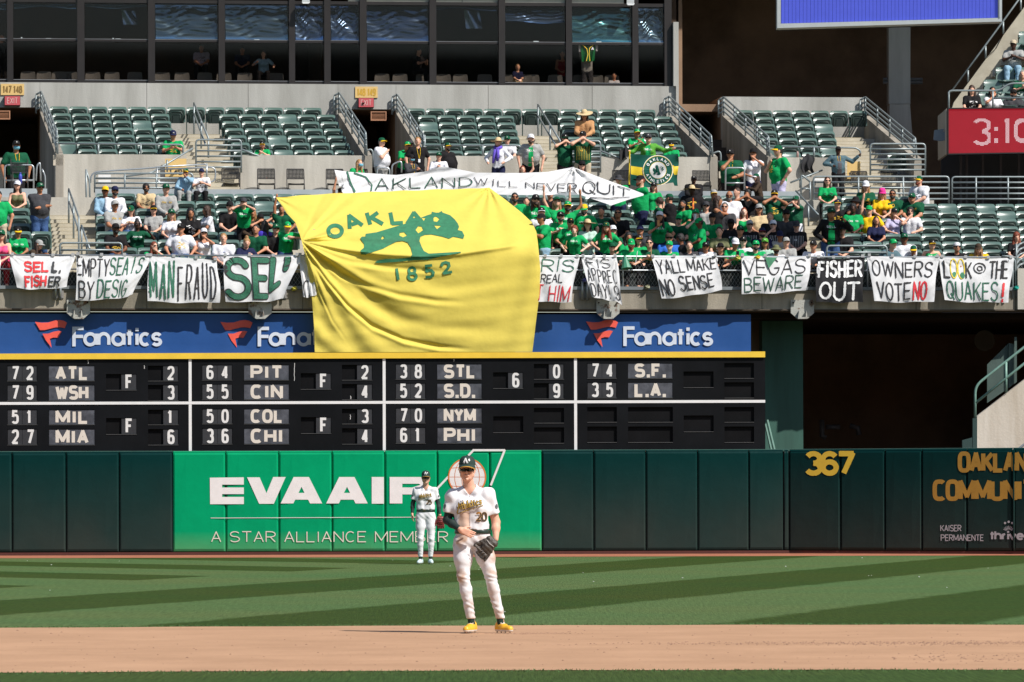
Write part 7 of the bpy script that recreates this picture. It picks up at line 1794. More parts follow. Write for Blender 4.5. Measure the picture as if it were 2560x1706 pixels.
def jersey_mat(stain):
 if not stain: return UNI
 m = mat('soiled uniform jersey', (.69, .68, .70), rough=.85, var=.03, scale=6, bump=.03, bscale=40, spec=.2)
 nt = m.node_tree; b = nt.nodes['Principled BSDF']; src = b.inputs['Base Color'].links[0].from_socket
 tc = nt.nodes.new('ShaderNodeTexCoord'); mp = nt.nodes.new('ShaderNodeMapping'); mp.inputs['Location'].default_value = (.075 / .075, 0, -1.19 / .15); mp.inputs['Scale'].default_value = (1 / .075, 0, 1 / .15)
 nt.links.new(tc.outputs['Object'], mp.inputs[0]); nz = nt.nodes.new('ShaderNodeTexNoise'); nz.inputs['Scale'].default_value = 9; nt.links.new(tc.outputs['Object'], nz.inputs['Vector'])
 g = nt.nodes.new('ShaderNodeVectorMath'); g.operation = 'LENGTH'; nt.links.new(mp.outputs[0], g.inputs[0])
 a = nt.nodes.new('ShaderNodeMath'); a.operation = 'ADD'; nt.links.new(g.outputs['Value'], a.inputs[0]); nt.links.new(nz.outputs['Fac'], a.inputs[1])
 rp = nt.nodes.new('ShaderNodeValToRGB'); rp.color_ramp.elements[0].position = .82; rp.color_ramp.elements[0].color = (.8, .8, .8, 1); rp.color_ramp.elements[1].position = 1.0; rp.color_ramp.elements[1].color = (0, 0, 0, 1)
 s = nt.nodes.new('ShaderNodeMath'); s.operation = 'MULTIPLY'; s.inputs[1].default_value = .68; nt.links.new(a.outputs[0], s.inputs[0]); nt.links.new(s.outputs[0], rp.inputs[0])
 mx = nt.nodes.new('ShaderNodeMixRGB'); nt.links.new(rp.outputs[0], mx.inputs[0]); nt.links.new(src, mx.inputs[1]); mx.inputs[2].default_value = (.50, .30, .19, 1); nt.links.new(mx.outputs[0], b.inputs['Base Color'])
 return m
CAPG = mat('dark green cap cloth', (.012, .036, .028), rough=.8, var=.1, scale=20)
BELT = mat('dark belt leather', (.016, .030, .020), rough=.35, var=.3, scale=9)
GOLDT = mat('gold jersey thread', (.42, .27, .045), rough=.7, var=.1); BRN = mat('brown jersey edging', (.075, .040, .020), rough=.7); ORG = mat('gold number edging', (.55, .26, .05), rough=.7); NUM = mat('dark jersey numeral', (.035, .030, .018), rough=.7)
def hand_prims(w, dirn, palm_n, side, curl=.35, sz=1.0, spread=.1):
 """palm at wrist w pointing along dirn; palm_n = direction the palm faces; side = direction of the thumb"""
 d = np.array(dirn, float); d /= np.linalg.norm(d); n = np.array(palm_n, float); n -= d * (n @ d); n /= np.linalg.norm(n); s = np.cross(n, d);
 if s @ np.array(side, float) < 0: s = -s
 out = []; pc = w + d * .045 * sz
 for k in (-.027, -.009, .009, .027): out.append(rc(w + s * k * .7 * sz + d * .005, w + s * k * sz + d * .088 * sz, .017 * sz, .0135 * sz))
 L_ = [.060, .078, .084, .076]
 for i, k in enumerate((-.030, -.011, .009, .028)):
  p0 = w + (s * k + d * .085) * sz; a = 0; l = L_[i] * sz; dirv = d + s * (k * spread * 20); p = p0
  for j in range(3):
   a += curl * (1 + .4 * (3 - i) * .3); dv = dirv * math.cos(a) + n * math.sin(a); dv /= np.linalg.norm(dv)
   q = p + dv * l * (.46, .30, .24)[j]; out.append(rc(p, q, (.0098, .0088, .0078)[j] * sz, (.0088, .0078, .0068)[j] * sz)); p = q
 t0 = w + (s * .026 + d * .022) * sz; t1 = t0 + (s * .030 + d * .026 + n * .012) * sz; t2 = t1 + (s * .010 + d * .032 + n * .012) * sz
 out += [rc(t0, t1, .015 * sz, .012 * sz), rc(t1, t2, .0115 * sz, .0085 * sz)]
 return out
def player(J, root, h, skc, number, seed, long_sleeves, shoe, stain, glove_col, seedw):
 A = lambda *p: np.array(p, float)
 V = {k: A(*v) for k, v in J.items() if isinstance(v, tuple) and len(v) == 3 and isinstance(v[0], float)}
 def sdf(name, fn, prims, mats, hh=h, m=.04, region=None):
  lo, hi = bounds(prims, m); return sdf_obj(name, fn, lo, hi, hh, mats, root, region)
 hd, nk = V['head'], V['neck']; yaw = J['hyaw']; ch, s_ = math.cos(yaw), math.sin(yaw)
 HT = lambda x, y, z: hd + A(x * ch - y * s_, x * s_ + y * ch, z)
 head = [el(hd + A(0, .008, .02), (.074, .094, .098)), rc(HT(-.03, -.03, -.045), HT(.03, -.03, -.045), .044, .044), rc(HT(-.022, -.052, -.082), HT(.022, -.052, -.082), .024, .024), rc(HT(-.052, -.01, -.05), HT(-.03, -.045, -.085), .024, .018), rc(HT(.052, -.01, -.05), HT(.03, -.045, -.085), .024, .018),
  rc(HT(0, -.084, .012), HT(0, -.104, -.024), .0085, .0125), el(HT(-.011, -.093, -.030), (.009, .009, .007)), el(HT(.011, -.093, -.030), (.009, .009, .007)), rc(HT(-.018, -.087, -.052), HT(.018, -.087, -.052), .0065, .0065), rc(HT(-.014, -.085, -.063), HT(.014, -.085, -.063), .0075, .0075),
  rc(HT(-.045, -.07, .022), HT(.045, -.07, .022), .016, .016), el(HT(-.046, -.062, -.018), (.022, .022, .02)), el(HT(.046, -.062, -.018), (.022, .022, .02)),
  el(HT(-.076, .008, -.006), (.012, .018, .031)), el(HT(.076, .008, -.006), (.012, .018, .031)), rc(HT(0, -.078, -.095), HT(0, -.06, -.1), .014, .016)]
 neck = [rc(nk + A(0, .02, -.05), hd + A(0, .01, -.06), .060, .055)]
 sl, sr = V['shL'], V['shR']; pel = V['pel']; mid = (sl + sr) / 2; ax = (sr - sl) / np.linalg.norm(sr - sl)
 chest = mid + A(0, 0, -.14); wst = (chest + pel) / 2 + A(0, 0, -.04)
 torso = [rc(chest - ax * .085, wst - A(.062, 0, 0), .112, .098), rc(chest + ax * .085, wst + A(.062, 0, 0), .112, .098), rc(wst - A(.062, 0, 0), pel - A(.075, 0, 0), .098, .100), rc(wst + A(.062, 0, 0), pel + A(.075, 0, 0), .098, .100),
    rc(sl + ax * .03 + A(0, 0, -.015), nk + A(0, .02, -.035), .048, .058), rc(sr - ax * .03 + A(0, 0, -.015), nk + A(0, .02, -.035), .048, .058), rc(chest - ax * .07 + A(0, -.045, .03), chest + ax * .07 + A(0, -.045, .03), .075, .075)]
 arms, upp, fore = [], [], []
 for c in 'LR':
  s, e, w = V['sh' + c], V['el' + c], V['wr' + c]
  upp.append(rc(s, e, .054, .042)); fore += [rc(e, e + (w - e) * .35, .041, .042), rc(e + (w - e) * .35, w, .042, .027)]
  arms.append(el(s, (.058, .058, .058)))
 hands = []
 for c in 'LR':
  if J.get('hand' + c): dn, pn, sd, cu = J['hand' + c]; hands += hand_prims(V['wr' + c], dn, pn, sd, cu)
 legs = []
 for c in 'LR':
  hp, k, a = V['hip' + c], V['kn' + c], V['an' + c]
  legs += [rc(hp, hp + (k - hp) * .45, .100, .088), rc(hp + (k - hp) * .45, k, .080, .052), rc(k, k + (a - k) * .3, .050, .050), rc(k + (a - k) * .3, a, .050, .034)]
 feet = []
 for c in 'LR':
  a, t = V['an' + c], V['toe' + c]; feet += [rc(a + A(0, .03, -.05), t, .036, .030)]
 skm = skin(SKN[skc]); slm = mat('dark sleeve', (.012, .026, .022), rough=.75, var=.1, scale=20)
 body = torso + head + neck + arms + upp + fore + hands + legs + feet
 def bf(X):
  d = union(torso + neck + arms + upp + fore + legs + feet, X, .025)
  e = union(head, X, .012); k = .02; t = np.clip(.5 + .5 * (d - e) / k, 0, 1); d = d * (1 - t) + e * t - k * t * (1 - t)
  if hands:
   e = union(hands, X, .0035); k = .010; t = np.clip(.5 + .5 * (d - e) / k, 0, 1); d = d * (1 - t) + e * t - k * t * (1 - t)
  return d
 def reg(C):
  r = np.zeros(len(C), int)
  for c in long_sleeves:
   s, e, w = V['sh' + c], V['el' + c], V['wr' + c]
   for a, b in ((s, e), (e, w)):
    ab = b - a; t = ((C - a) @ ab) / (ab @ ab); q = C - a - np.clip(t, 0, 1)[:, None] * ab; dd = np.sqrt((q * q).sum(1))
    r[(dd < .075) & (t > -.2) & ((t < .93) if b is w else (t < 1.3))] = 1
  return r
 sdf('body', bf, body, [skm, slm], region=reg)
 ph = seedw
 # ---- jersey
 sleeves, cuts = [], []
 for c in 'LR':
  s, e = V['sh' + c], V['el' + c]; d = (e - s) / np.linalg.norm(e - s); L = np.linalg.norm(e - s)
  sleeves.append((rc(s - d * .01, s + d * L * 1.0, .060, .067), s + d * L * .70, d))
 belt = pel[2] + .085
 def wrk(X, a=.005): return a * (np.sin(X[:, 2] * 31 + X[:, 0] * 44 + ph) * np.sin(X[:, 0] * 26 - X[:, 2] * 18 + ph) + .6 * np.sin(X[:, 2] * 64 + 3 * np.sin(X[:, 0] * 22 + ph)) * np.clip((1.22 - X[:, 2]) * 4, 0, 1.6) * .8)
 def jf(X):
  d = union(torso + arms, X, .035, .016)
  d = np.minimum(d, 9)
  for (p, c0, dv) in sleeves:
   e = dist(p, X) - .004; e = np.maximum(e, (X - c0) @ dv)
   t = np.clip(.5 + .5 * (d - e) / .035, 0, 1); m = d * (1 - t) + e * t - .035 * t * (1 - t); d = np.maximum(m, np.where(np.abs((X - c0) @ dv) < .08, np.minimum((X - c0) @ dv, 9), -9) * ((np.sqrt((((X - c0) - ((X - c0) @ dv)[:, None] * dv) ** 2).sum(1)) < .10) * 1.0) - 9 * (np.sqrt((((X - c0) - ((X - c0) @ dv)[:, None] * dv) ** 2).sum(1)) >= .10))
  d = d + wrk(X)
  d = np.maximum(d, belt + .014 - X[:, 2] + .005 * np.sin(X[:, 0] * 40 + ph))
  q = X - (nk + A(0, -.05, -.005)); v = np.maximum(np.abs(q[:, 0]) * .72 - q[:, 2] - .055, X[:, 1] - nk[1] - .03)
  neckhole = np.sqrt((q[:, 0] / 1.0) ** 2 + ((q[:, 1] - .06) / 1.0) ** 2) - .068
  vee = np.maximum(np.abs(q[:, 0]) - (.072 + q[:, 2] * .75), q[:, 1] - .03)
  d = np.maximum(d, -np.maximum(vee, -.5)) ; d = np.maximum(d, -np.maximum(neckhole, -(q[:, 2] + .015)))
  return d
 js = sdf('jersey', jf, torso + arms + [sleeves[0][0], sleeves[1][0]], jersey_mat(stain))
 # ---- trousers
 tl = []
 for c in 'LR':
  hp, k, a = V['hip' + c], V['kn' + c], V['an' + c]
  tl += [rc(hp, hp + (k - hp) * .45, .106, .094), rc(hp + (k - hp) * .45, k, .086, .058), rc(k, k + (a - k) * .3, .056, .055), rc(k + (a - k) * .3, a + (k - a) * .04, .055, .042)]
 tl += [rc(pel + A(-.075, 0, 0), pel + A(.075, 0, 0), .108, .108), rc(pel + A(-.07, 0, .07), pel + A(.07, 0, .07), .096, .096)]
 zc = {c: V['an' + c][2] + .035 for c in 'LR'}
 def pf(X):
  d = union(tl, X, .03, .004)
  kz = (V['knL'][2] + V['knR'][2]) / 2
  near = np.exp(-((X[:, 2] - kz) / .10) ** 2); low = np.clip((kz - X[:, 2]) / .2, 0, 1)
  d = d + .0034 * near * np.sin(X[:, 2] * 95 + X[:, 0] * 35 + 2 * np.sin(X[:, 2] * 33) + ph) + .0024 * low * np.sin(X[:, 2] * 88 + 3.2 * np.sin(X[:, 0] * 30 + X[:, 2] * 17 + ph)) * (1 + np.sin(X[:, 0] * 21 + X[:, 2] * 27 + ph)) + .003 * np.sin(X[:, 0] * 30 + X[:, 2] * 14 + ph) * np.sin(X[:, 2] * 22) + .0035 * np.sin((X[:, 0] + X[:, 2]) * 60) * np.exp(-((X[:, 2] - pel[2] + .05) / .09) ** 2)
  cutz = np.where(X[:, 0] < (V['anL'][0] + V['anR'][0]) / 2, zc['L'], zc['R'])
  return np.maximum(np.maximum(d, X[:, 2] - belt - .012), cutz - X[:, 2])
 sdf('trousers', pf, tl, dirty_white() if stain else UNI)
 bt = [rc(pel + A(-.07, 0, .07), pel + A(.07, 0, .07), .116, .116)]
 bz = belt - .006
 def belt_f(X): return np.maximum(union(bt, X, .02, .004), np.abs(X[:, 2] - bz) - .020)
 bo = sdf('belt', belt_f, [el(pel + A(0, 0, .075), (.19, .12, .03))], BELT, .007)
 mb = MB(); mb.box(pel[0] - .045, pel[0] + .0, pel[1] - .118, pel[1] - .108, bz - .022, bz + .022); mb.build('buckle', mat('gold buckle', (.35, .22, .06), rough=.3, metal=.6)).parent = root
 for dx in (-.095, .065, .115):
  mb = MB(); yy = pel[1] - .112 + (abs(dx) > .09) * .028; mb.box(pel[0] + dx - .008, pel[0] + dx + .008, yy, yy + .012, bz - .026, bz + .026); mb.build('belt_loop', UNI).parent = root
 # ---- socks and shoes
 for c in 'LR':
  a, t = V['an' + c], V['toe' + c]; k = V['kn' + c]
  so = [rc(a + A(0, 0, -.03), a + (k - a) * .16, .037, .037)]
  sdf('sock', lambda X: union(so, X), so, mat('dark sock', (.010, .028, .022), rough=.9), max(h, .008))
  dr = (t - a); dr[2] = 0; dr = dr / np.linalg.norm(dr); heel = a + A(0, 0, 0) - dr * .035; heel[2] = .045; tt = t.copy(); tt[2] = .042
  sh_ = [rc(heel, heel + A(0, 0, .045), .044, .038), rc(heel, (heel + tt) / 2, .042, .044), rc((heel + tt) / 2, tt, .046, .036), rc(heel + A(0, 0, .03), (heel + tt) / 2 + A(0, 0, .018), .04, .036)]
  def shf(X): return np.maximum(union(sh_, X, .02), .016 - X[:, 2])
  def shreg(C): return np.where(C[:, 2] < .034, 1, 0)
  sh_o = sdf('shoe', shf, sh_, [shoe, mat('white sole', (.7, .68, .64), rough=.6)], max(h * .9, .007), region=shreg)
  mb = MB()
  for q in range(5):
   p = heel + dr * (.065 + q * .022); p[2] = .102 - q * .010; sd = A(-dr[1], dr[0], 0); mb.tube([p - sd * .026, p + A(0, 0, .010), p + sd * .026], .0055, 5)
  lc = mb.build('laces', WHITE); lc.parent = sh_o
  mb = MB()
  for (f, g) in ((.0, -.025), (.0, .025), (.8, -.03), (.8, .03), (1.0, 0)):
   p = heel + (tt - heel) * f; sd = A(-dr[1], dr[0], 0) * g; mb.tube([(p[0] + sd[0], p[1] + sd[1], .018), (p[0] + sd[0], p[1] + sd[1], .001)], [.008, .004], 5)
  lc = mb.build('cleats', mat('metal cleat', (.3, .3, .3), rough=.4, metal=.7)); lc.parent = sh_o; lc['kind'] = 'stuff'
 # ---- cap
 mb = MB(); rx, ry, rz, z0 = .088, .108, .098, .042
 def dome(s, t):
  a = 2 * math.pi * s; b = t * math.pi / 2; k = math.cos(b) ** .62; seam = 1 - .008 * (abs(math.sin(3 * a)) < .06)
  return (rx * k * math.cos(a) * seam, ry * k * math.sin(a) * seam - .006 * math.sin(b), z0 + rz * math.sin(b))
 mb.grid(dome, 48, 12)
 def brim(s, t):
  a = math.pi * (1.10 + .80 * s); w = .074 * math.sin(math.pi * s) ** .55
  return (rx * math.cos(a) * (1 + .10 * t), ry * math.sin(a) - w * t, z0 + .008 - t * .020 - .030 * (2 * s - 1) ** 2 * (t + .3))
 mb.grid(brim, 20, 5, 0); mb.grid(lambda s, t: tuple(np.array(brim(1 - s, t)) - np.array((0, 0, .007))), 20, 5, 2)
 ed = [brim(i / 20, 1) for i in range(21)]; mb.tube([(x, y - .001, z - .003) for x, y, z in ed], .0042, 5, m=1)
 mb.tube([(0, -.006, z0 + rz), (0, -.006, z0 + rz + .007)], .009, 8)
 cap = mb.build('cap', [CAPG, mat('gold cap piping', (.62, .33, .03), rough=.7), mat('black brim underside', (.012, .012, .012), rough=.8)], smooth=True); cap.parent = root; cap.location = tuple(hd + A(0, .0, .014)); cap.rotation_euler = (.02, 0, yaw)
 q = MB(); bvc = BVHTree.FromPolygons(mb.v, mb.f); M = conform(bvc, Vector((0, 0, z0 + .020)), Vector((1, 0, 0)), Vector((0, 0, 1)), Vector((0, -1, 0)))
 text(q, 'A', -.034, .002, .056, M, w=.74, t=.26, gap=0, fit=.050, step=.012); stroke(q, [(-.038, .004), (-.012, .004)], .007, M); stroke(q, [(0.000, .004), (.020, .004)], .007, M)
 text(q, 's', .019, .020, .034, M, w=.62, t=.28, gap=0, fit=.020, step=.012)
 lo_ = q.build('cap_monogram', TEXTW); lo_.parent = cap
 mb = MB()
 def lens(s, t):
  a = math.pi * (1.5 + (s - .5) * .92); z = -.016 + .032 * t + .004 * math.cos(2 * a); pinch = 1 - .25 * math.exp(-((s - .5) / .05) ** 2)
  return (.072 * math.cos(a) * 1.08, .101 * math.sin(a) - .004, .004 + z * pinch)
 mb.grid(lens, 24, 5); mb.grid(lambda s, t: tuple(np.array(lens(1 - s, t)) * np.array((.97, .97, 1))), 24, 5)
 for s in (-1, 1): mb.tube([(s * .076, -.055, .02), (s * .080, .01, .018)], .004, 5)
 sg = mb.build('sunglasses', mat('dark lens', (.010, .008, .008), rough=.12, var=0), smooth=True); sg.parent = root; sg.location = tuple(hd); sg.rotation_euler = (0, 0, yaw)
 hp_ = [el(hd + A(0, .022, .012), (.080, .088, .090))]
 sdf('hair', lambda X: np.maximum(np.maximum(union(hp_, X), X[:, 2] - hd[2] - .05), -(X[:, 1] - hd[1] + .012 - .03 * (X[:, 2] > hd[2] + .0))), hp_, mat('short brown hair', (.10, .055, .03), rough=.6, var=.3, scale=60), .009)
 mb = MB(); mb.grid(lambda s, t: tuple(HT((s - .5) * .040, -.0925 + .010 * (2 * s - 1) ** 2, -.0565 + .007 * (t - .5) * (1 - (2 * s - 1) ** 2))), 8, 2);
 mb.build('mouth', mat('lip', (.38, .13, .11), rough=.5, var=0)).parent = root
 # ---- printing on the jersey
 bv = BVHTree.FromPolygons([v.co[:] for v in js.data.vertices], [p.vertices[:] for p in js.data.polygons])
 up = Vector((0, 0, 1)); fw = Vector((0, -1, 0)); cx = (sl[0] + sr[0]) / 2
 org = Vector((cx + .005, 0, mid[2] - .118)); an = math.radians(15)
 M = conform(bv, org, Vector((math.cos(an), 0, math.sin(an))), Vector((-math.sin(an), 0, math.cos(an))), fw)
 sc_ = .062
 script = [[(-2.05, -.35), (-1.75, .25), (-1.5, 1.15), (-1.42, 0)], [(-1.85, .42), (-1.4, .5)], [(-1.15, 1.0), (-1.15, .1), (-1.0, 0)], [(-1.35, .68), (-.9, .7)], [(-.85, 1.15), (-.85, 0)], [(-.85, .45), (-.7, .66), (-.58, .55), (-.58, .05), (-.45, 0)],
  [(-.42, .05), (-.25, .8), (-.22, 1.15), (-.33, 1.0), (-.33, .15), (-.22, 0)], [(-.22, 0), (0.02, .4), (.0, .6), (-.12, .55), (-.13, .15), (.02, 0), (.2, .15)], [(.32, 1.0), (.32, .1), (.42, 0)], [(.16, .68), (.52, .7)], [(.66, .62), (.66, .08), (.78, 0)], [(.66, .85), (.67, .9)],
  [(1.18, .52), (1.04, .64), (.92, .5), (.92, .12), (1.05, 0), (1.2, .12)], [(1.66, .55), (1.5, .66), (1.4, .52), (1.62, .2), (1.5, 0), (1.34, .08)], [(-2.1, -.55), (-1.2, -.42), (0, -.36), (1.7, -.28)]]
 k_ = .058 * J['ts']
 for nm, mt, w, lf in (('script_edging', BRN, .0150, .0), ('script_lettering', GOLDT, .0085, .0012)):
  q = MB()
  for st in script:
   sp_ = [(x * k_ * 1.28, y * k_ * 1.1 ) for x, y in st]
   stroke(q, sp_, w * J['ts'] * (1 if st is not script[-1] else .62), M, step=.012, rnd=True, lift=lf)
  q.build(nm, mt).parent = root
 org2 = Vector((cx + J['nx'], 0, mid[2] - .268)); M = conform(bv, org2, Vector((1, 0, 0)), up, fw)
 for nm, mt, t, lf, off in (('number_edging', ORG, .20, 0, .003), ('jersey_number', NUM, .145, .0012, 0)):
  q = MB(); text(q, number, -.057 - off, -off + (0 if nm != 'jersey_number' else .0), .094 + 2 * off, M, w=.46, t=t, gap=.17, fit=.114 + 2 * off, step=.012, lift=lf, e=2.8); q.build(nm, mt).parent = root
 q = MB(); M = conform(bv, Vector((cx - .004, 0, 0)), Vector((1, 0, 0)), up, fw); stroke(q, [(0, nk[2] - .06), (0, belt + .01)], .0045, M, step=.02); q.build('placket_seam', mat('seam shadow thread', (.38, .36, .40), rough=.9)).parent = root
 q = MB(); M = conform(bv, Vector((sl[0] + .10, 0, mid[2] - .055)), Vector((1, 0, 0)), up, fw); stroke(q, [(-.012, .004), (-.006, -.004), (.018, .010)], .005, M); q.build('maker_mark', mat('dark print', (.03,) * 3)).parent = root
 for c, sd in (('L', -1), ('R', 1)):
  s, e = V['sh' + c], V['el' + c]; p = s + (e - s) * .42; q = MB(); o = Vector(p); f_ = Vector((sd * .75, -.66, 0)).normalized(); r_ = Vector((-f_.y, f_.x, 0)) * 1
  M = conform(bv, o, r_, up, f_); pts = [M(.019 * math.cos(a), .026 * math.sin(a), .0005) for a in [6.283 * i / 12 for i in range(12)]]; q.poly(pts); q.build('sleeve_patch', mat('patch grey', (.10, .11, .12), rough=.8)).parent = root
 # ---- glove
 if 'glove' in J:
  g = J['glove']; gc = A(*g['c']); gd = A(*g['dir']); gd /= np.linalg.norm(gd); gn = A(*g['n']); gn -= gd * (gn @ gd); gn /= np.linalg.norm(gn); gs = np.cross(gn, gd)
  G = []
  for i, k in enumerate((-.066, -.033, .0, .033)):
   a0 = gc + gs * k * .8 - gd * .01; a1 = gc + gs * (k * 1.15) + gd * (.115 - abs(i - 1.5) * .012) + gn * .02; G.append(rc(a0, a1, .021, .017))
  G += [rc(gc + gs * .06 - gd * .05, gc + gs * .105 + gd * .055 + gn * .015, .027, .022), el(gc - gd * .025, (.072, .045, .07)), rc(gc - gd * .09 - gs * .03, gc - gd * .09 + gs * .04, .038, .038), rc(gc + gs * .05 + gd * .06, gc + gs * .085 + gd * .06, .012, .012)]
  gm = mat('dark glove leather' if number == '20' else 'red brown glove leather', glove_col, rough=.45, var=.3, scale=25, bump=.3, bscale=60)
  def gf(X):
   d = union(G, X, .014); q = X - gc; u = q @ gs; w = q @ gd; return d + .0035 * np.sin(u * 170) * np.clip(w * 20, 0, 1) + .002 * np.sin(w * 160)
  lo, hi = bounds(G, .03); go = sdf_obj('fielding_glove', gf, lo, hi, max(.006, h * .8), gm, root)
  mb = MB(); lm = mat('pale glove lace' if number == '20' else 'dark glove lace', (.30, .28, .26) if number == '20' else (.10, .02, .02), rough=.6)
  for i in range(5):
   u0 = -.06 + i * .034; mb.tube([gc + gs * u0 + gd * .05 - gn * .034, gc + gs * (u0 + .014) + gd * .065 - gn * .036, gc + gs * (u0 + .026) + gd * .05 - gn * .034], .0035, 4)
   mb.tube([gc + gs * (u0 + .01) + gd * .125 - gn * .0, gc + gs * (u0 + .024) + gd * .122 - gn * .008], .0035, 4)
  mb.tube([gc - gd * .06 - gs * .05 - gn * .04, gc - gd * .05 - gn * .052, gc - gd * .06 + gs * .05 - gn * .04], .005, 5)
  lo_ = mb.build('glove_laces', lm); lo_.parent = go; lo_['kind'] = 'stuff'
def wx_g(px, Y): return lev(px, 1300)[0] / F * Y
Yp = 52.94
r1 = empty('person', (wx_g(1180, Yp), Yp, .004), 'nearest player in a white number 20 uniform standing on the clay', 'person')
player({'head': (-.048, -.02, 1.710), 'neck': (-.025, .02, 1.545), 'shL': (-.205, .02, 1.438), 'shR': (.172, .02, 1.450), 'elL': (-.262, .02, 1.185), 'elR': (.252, .05, 1.165), 'wrL': (-.115, -.19, 1.085), 'wrR': (.250, -.03, .985),
  'pel': (.005, .01, .985), 'hipL': (-.095, .01, .93), 'hipR': (.105, .01, .93), 'knL': (-.092, -.05, .590), 'knR': (.190, -.04, .615), 'anL': (-.005, .02, .115), 'anR': (.302, .02, .115), 'toeL': (-.062, -.17, .04), 'toeR': (.395, -.12, .04),
  'hyaw': math.radians(-4), 'ts': 1.0, 'nx': .118, 'handL': ((.92, -.12, -.38), (.15, .95, -.1), (.2, -.2, .9), .22), 'glove': {'c': (.150, -.115, .895), 'dir': (-.62, -.10, -.62), 'n': (.0, .98, -.1)}},
  r1, .0085, 'l', '20', 3, 'L', mat('yellow shoe', (.78, .40, .02), rough=.4, var=.1, scale=20), True, (.060, .050, .040), 1.3)
Yf = 101.6
r2 = empty('person', (wx_g(1063, Yf), Yf, .0), 'far player in a white number 25 uniform and dark sleeves on the outfield grass', 'person')
player({'head': (.015, -.02, 1.735), 'neck': (.010, .02, 1.58), 'shL': (-.180, .02, 1.475), 'shR': (.190, .02, 1.475), 'elL': (-.248, .05, 1.235), 'elR': (.262, .05, 1.235), 'wrL': (-.262, -.02, 1.01), 'wrR': (.300, -.03, .99),
  'pel': (.01, .01, 1.00), 'hipL': (-.085, .01, .94), 'hipR': (.105, .01, .94), 'knL': (-.098, -.04, .52), 'knR': (.125, -.04, .52), 'anL': (-.095, .02, .115), 'anR': (.105, .02, .115), 'toeL': (-.135, -.17, .04), 'toeR': (.130, -.17, .04),
  'hyaw': math.radians(3), 'ts': 1.0, 'nx': .075, 'handL': ((.02, -.1, -1), (.9, .2, 0), (.1, -1, 0), .3), 'glove': {'c': (.305, -.06, .84), 'dir': (-.1, -.1, -1), 'n': (.0, 1, 0)}},
  r2, .0135, 'l', '25', 5, 'LR', mat('pale shoe', (.55, .68, .70), rough=.4, var=.15, scale=20), False, (.20, .022, .020), 4.1)
# ------------------------------------------------------------ folding chairs
CHB = mat('black chair plastic', (.018, .018, .020), rough=.5, var=.2)
CHF = mat('dark chair tube', (.06, .058, .055), rough=.4, metal=.5)
def folding_chair(loc, rz, label, folded=False):
 e = empty('folding_chair', loc, label, 'chair', 'black folding chairs along the walkway', rz=rz)
 def part(mb, n, m, sm_=False): o = mb.build(n, m, None, smooth=sm_); o.parent = e; return o
 w = .225
 if folded:
  for s in (-1, 1): mb = MB(); mb.tube([(s * w, .0, 0), (s * w, .06, .95)], .013, 6); part(mb, 'leg', CHF, True)
  for s in (-1, 1): mb = MB(); mb.tube([(s * w * .85, -.05, 0), (s * w * .85, .0, .62)], .013, 6); part(mb, 'leg', CHF, True)
 else:
  for s in (-1, 1): mb = MB(); mb.tube([(s * w, -.26, 0), (s * w, .10, .45), (s * w * .96, .20, .84)], .013, 6); part(mb, 'leg', CHF, True)
  for s in (-1, 1): mb = MB(); mb.tube([(s * w * .88, .24, 0), (s * w * .88, -.16, .45)], .013, 6); part(mb, 'leg', CHF, True)
  mb = MB(); mb.grid(lambda s, t: ((2 * s - 1) * .21, -.20 + .38 * t, .455 + .012 * (2 * s - 1) ** 2), 4, 4); mb.box(-.2, .2, -.19, .17, .435, .45); part(mb, 'seat', CHB, True)
 y0, y1 = (.0, .05) if folded else (.135, .205)
 mb = MB()
 def bp(s, t): x = (2 * s - 1); return (x * .215, (y0 + (y1 - y0) * t) + .03 * (1 - x * x), .60 + .25 * t)
 n1, n2 = 12, 7                          # perforated back: ribs both ways with openings between
 for i in range(n1 + 1):
  s = i / n1; mb.tube([bp(s, 0), bp(s, .5), bp(s, 1)], .0095, 4)
 for j in range(n2 + 1):
  t = j / n2; mb.tube([bp(k / 6, t) for k in range(7)], 0.0095 if 0 < j < n2 else .014, 4)
 o = part(mb, 'perforated_back', CHB); o['kind'] = 'stuff'
 return e
ch = [(578, 'first black folding chair from the left along the upper wall'), (666, 'second black folding chair from the left along the upper wall'), (740, 'third black folding chair from the left along the upper wall'), (838, 'black folding chair right above the left end of the white banner'), (898, 'black folding chair behind the blonde masked person'),
  (1554, 'black folding chair left of the held team flag'), (1756, 'black folding chair behind the black capped coat wearer'), (2153, 'black folding chair behind the white capped fair haired person'), (2227, 'black folding chair behind the back rail near the pink cap')]
for px, lab in ch:
 u = US(px, 9.45, 450); folding_chair(S(u, 9.45, WALKZ), ANG + random.Random(px).uniform(-.15, .15), lab)
folding_chair(S(US(50, 8.9, 450), 8.9, 8.95), ANG + .3, 'folded black chair inside the hoop rail at the far left tunnel', True)
mb = MB(); p = SW(51, 447, 8.7); mb.tube([p + Vector((0, 0, -.13)), p + Vector((0, 0, .08)), p + Vector((0, 0, .12))], [.045, .045, .022], 10); mb.tube([p + Vector((0, 0, .12)), p + Vector((0, 0, .15))], .025, 8)
mb.build('water_bottle', mat('blue bottle', (.05, .07, .42), rough=.3), None, label='blue water bottle standing before the folded chair at the far left tunnel', cat='bottle', smooth=True)
mb = MB(); p = SW(1994, 388, 10.1); mb.tube([p + Vector((0, 0, -.08)), p + Vector((0, 0, .04)), p + Vector((0, 0, .10))], [.032, .034, .014], 10)
mb.build('soda_bottle', mat('clear red label bottle', (.35, .22, .2), rough=.2), None, label='small drink bottle on the ledge right of the tall photographer', cat='bottle', smooth=True)
mb = MB(); JK = mat('black jacket cloth', (.02, .02, .022), rough=.9)
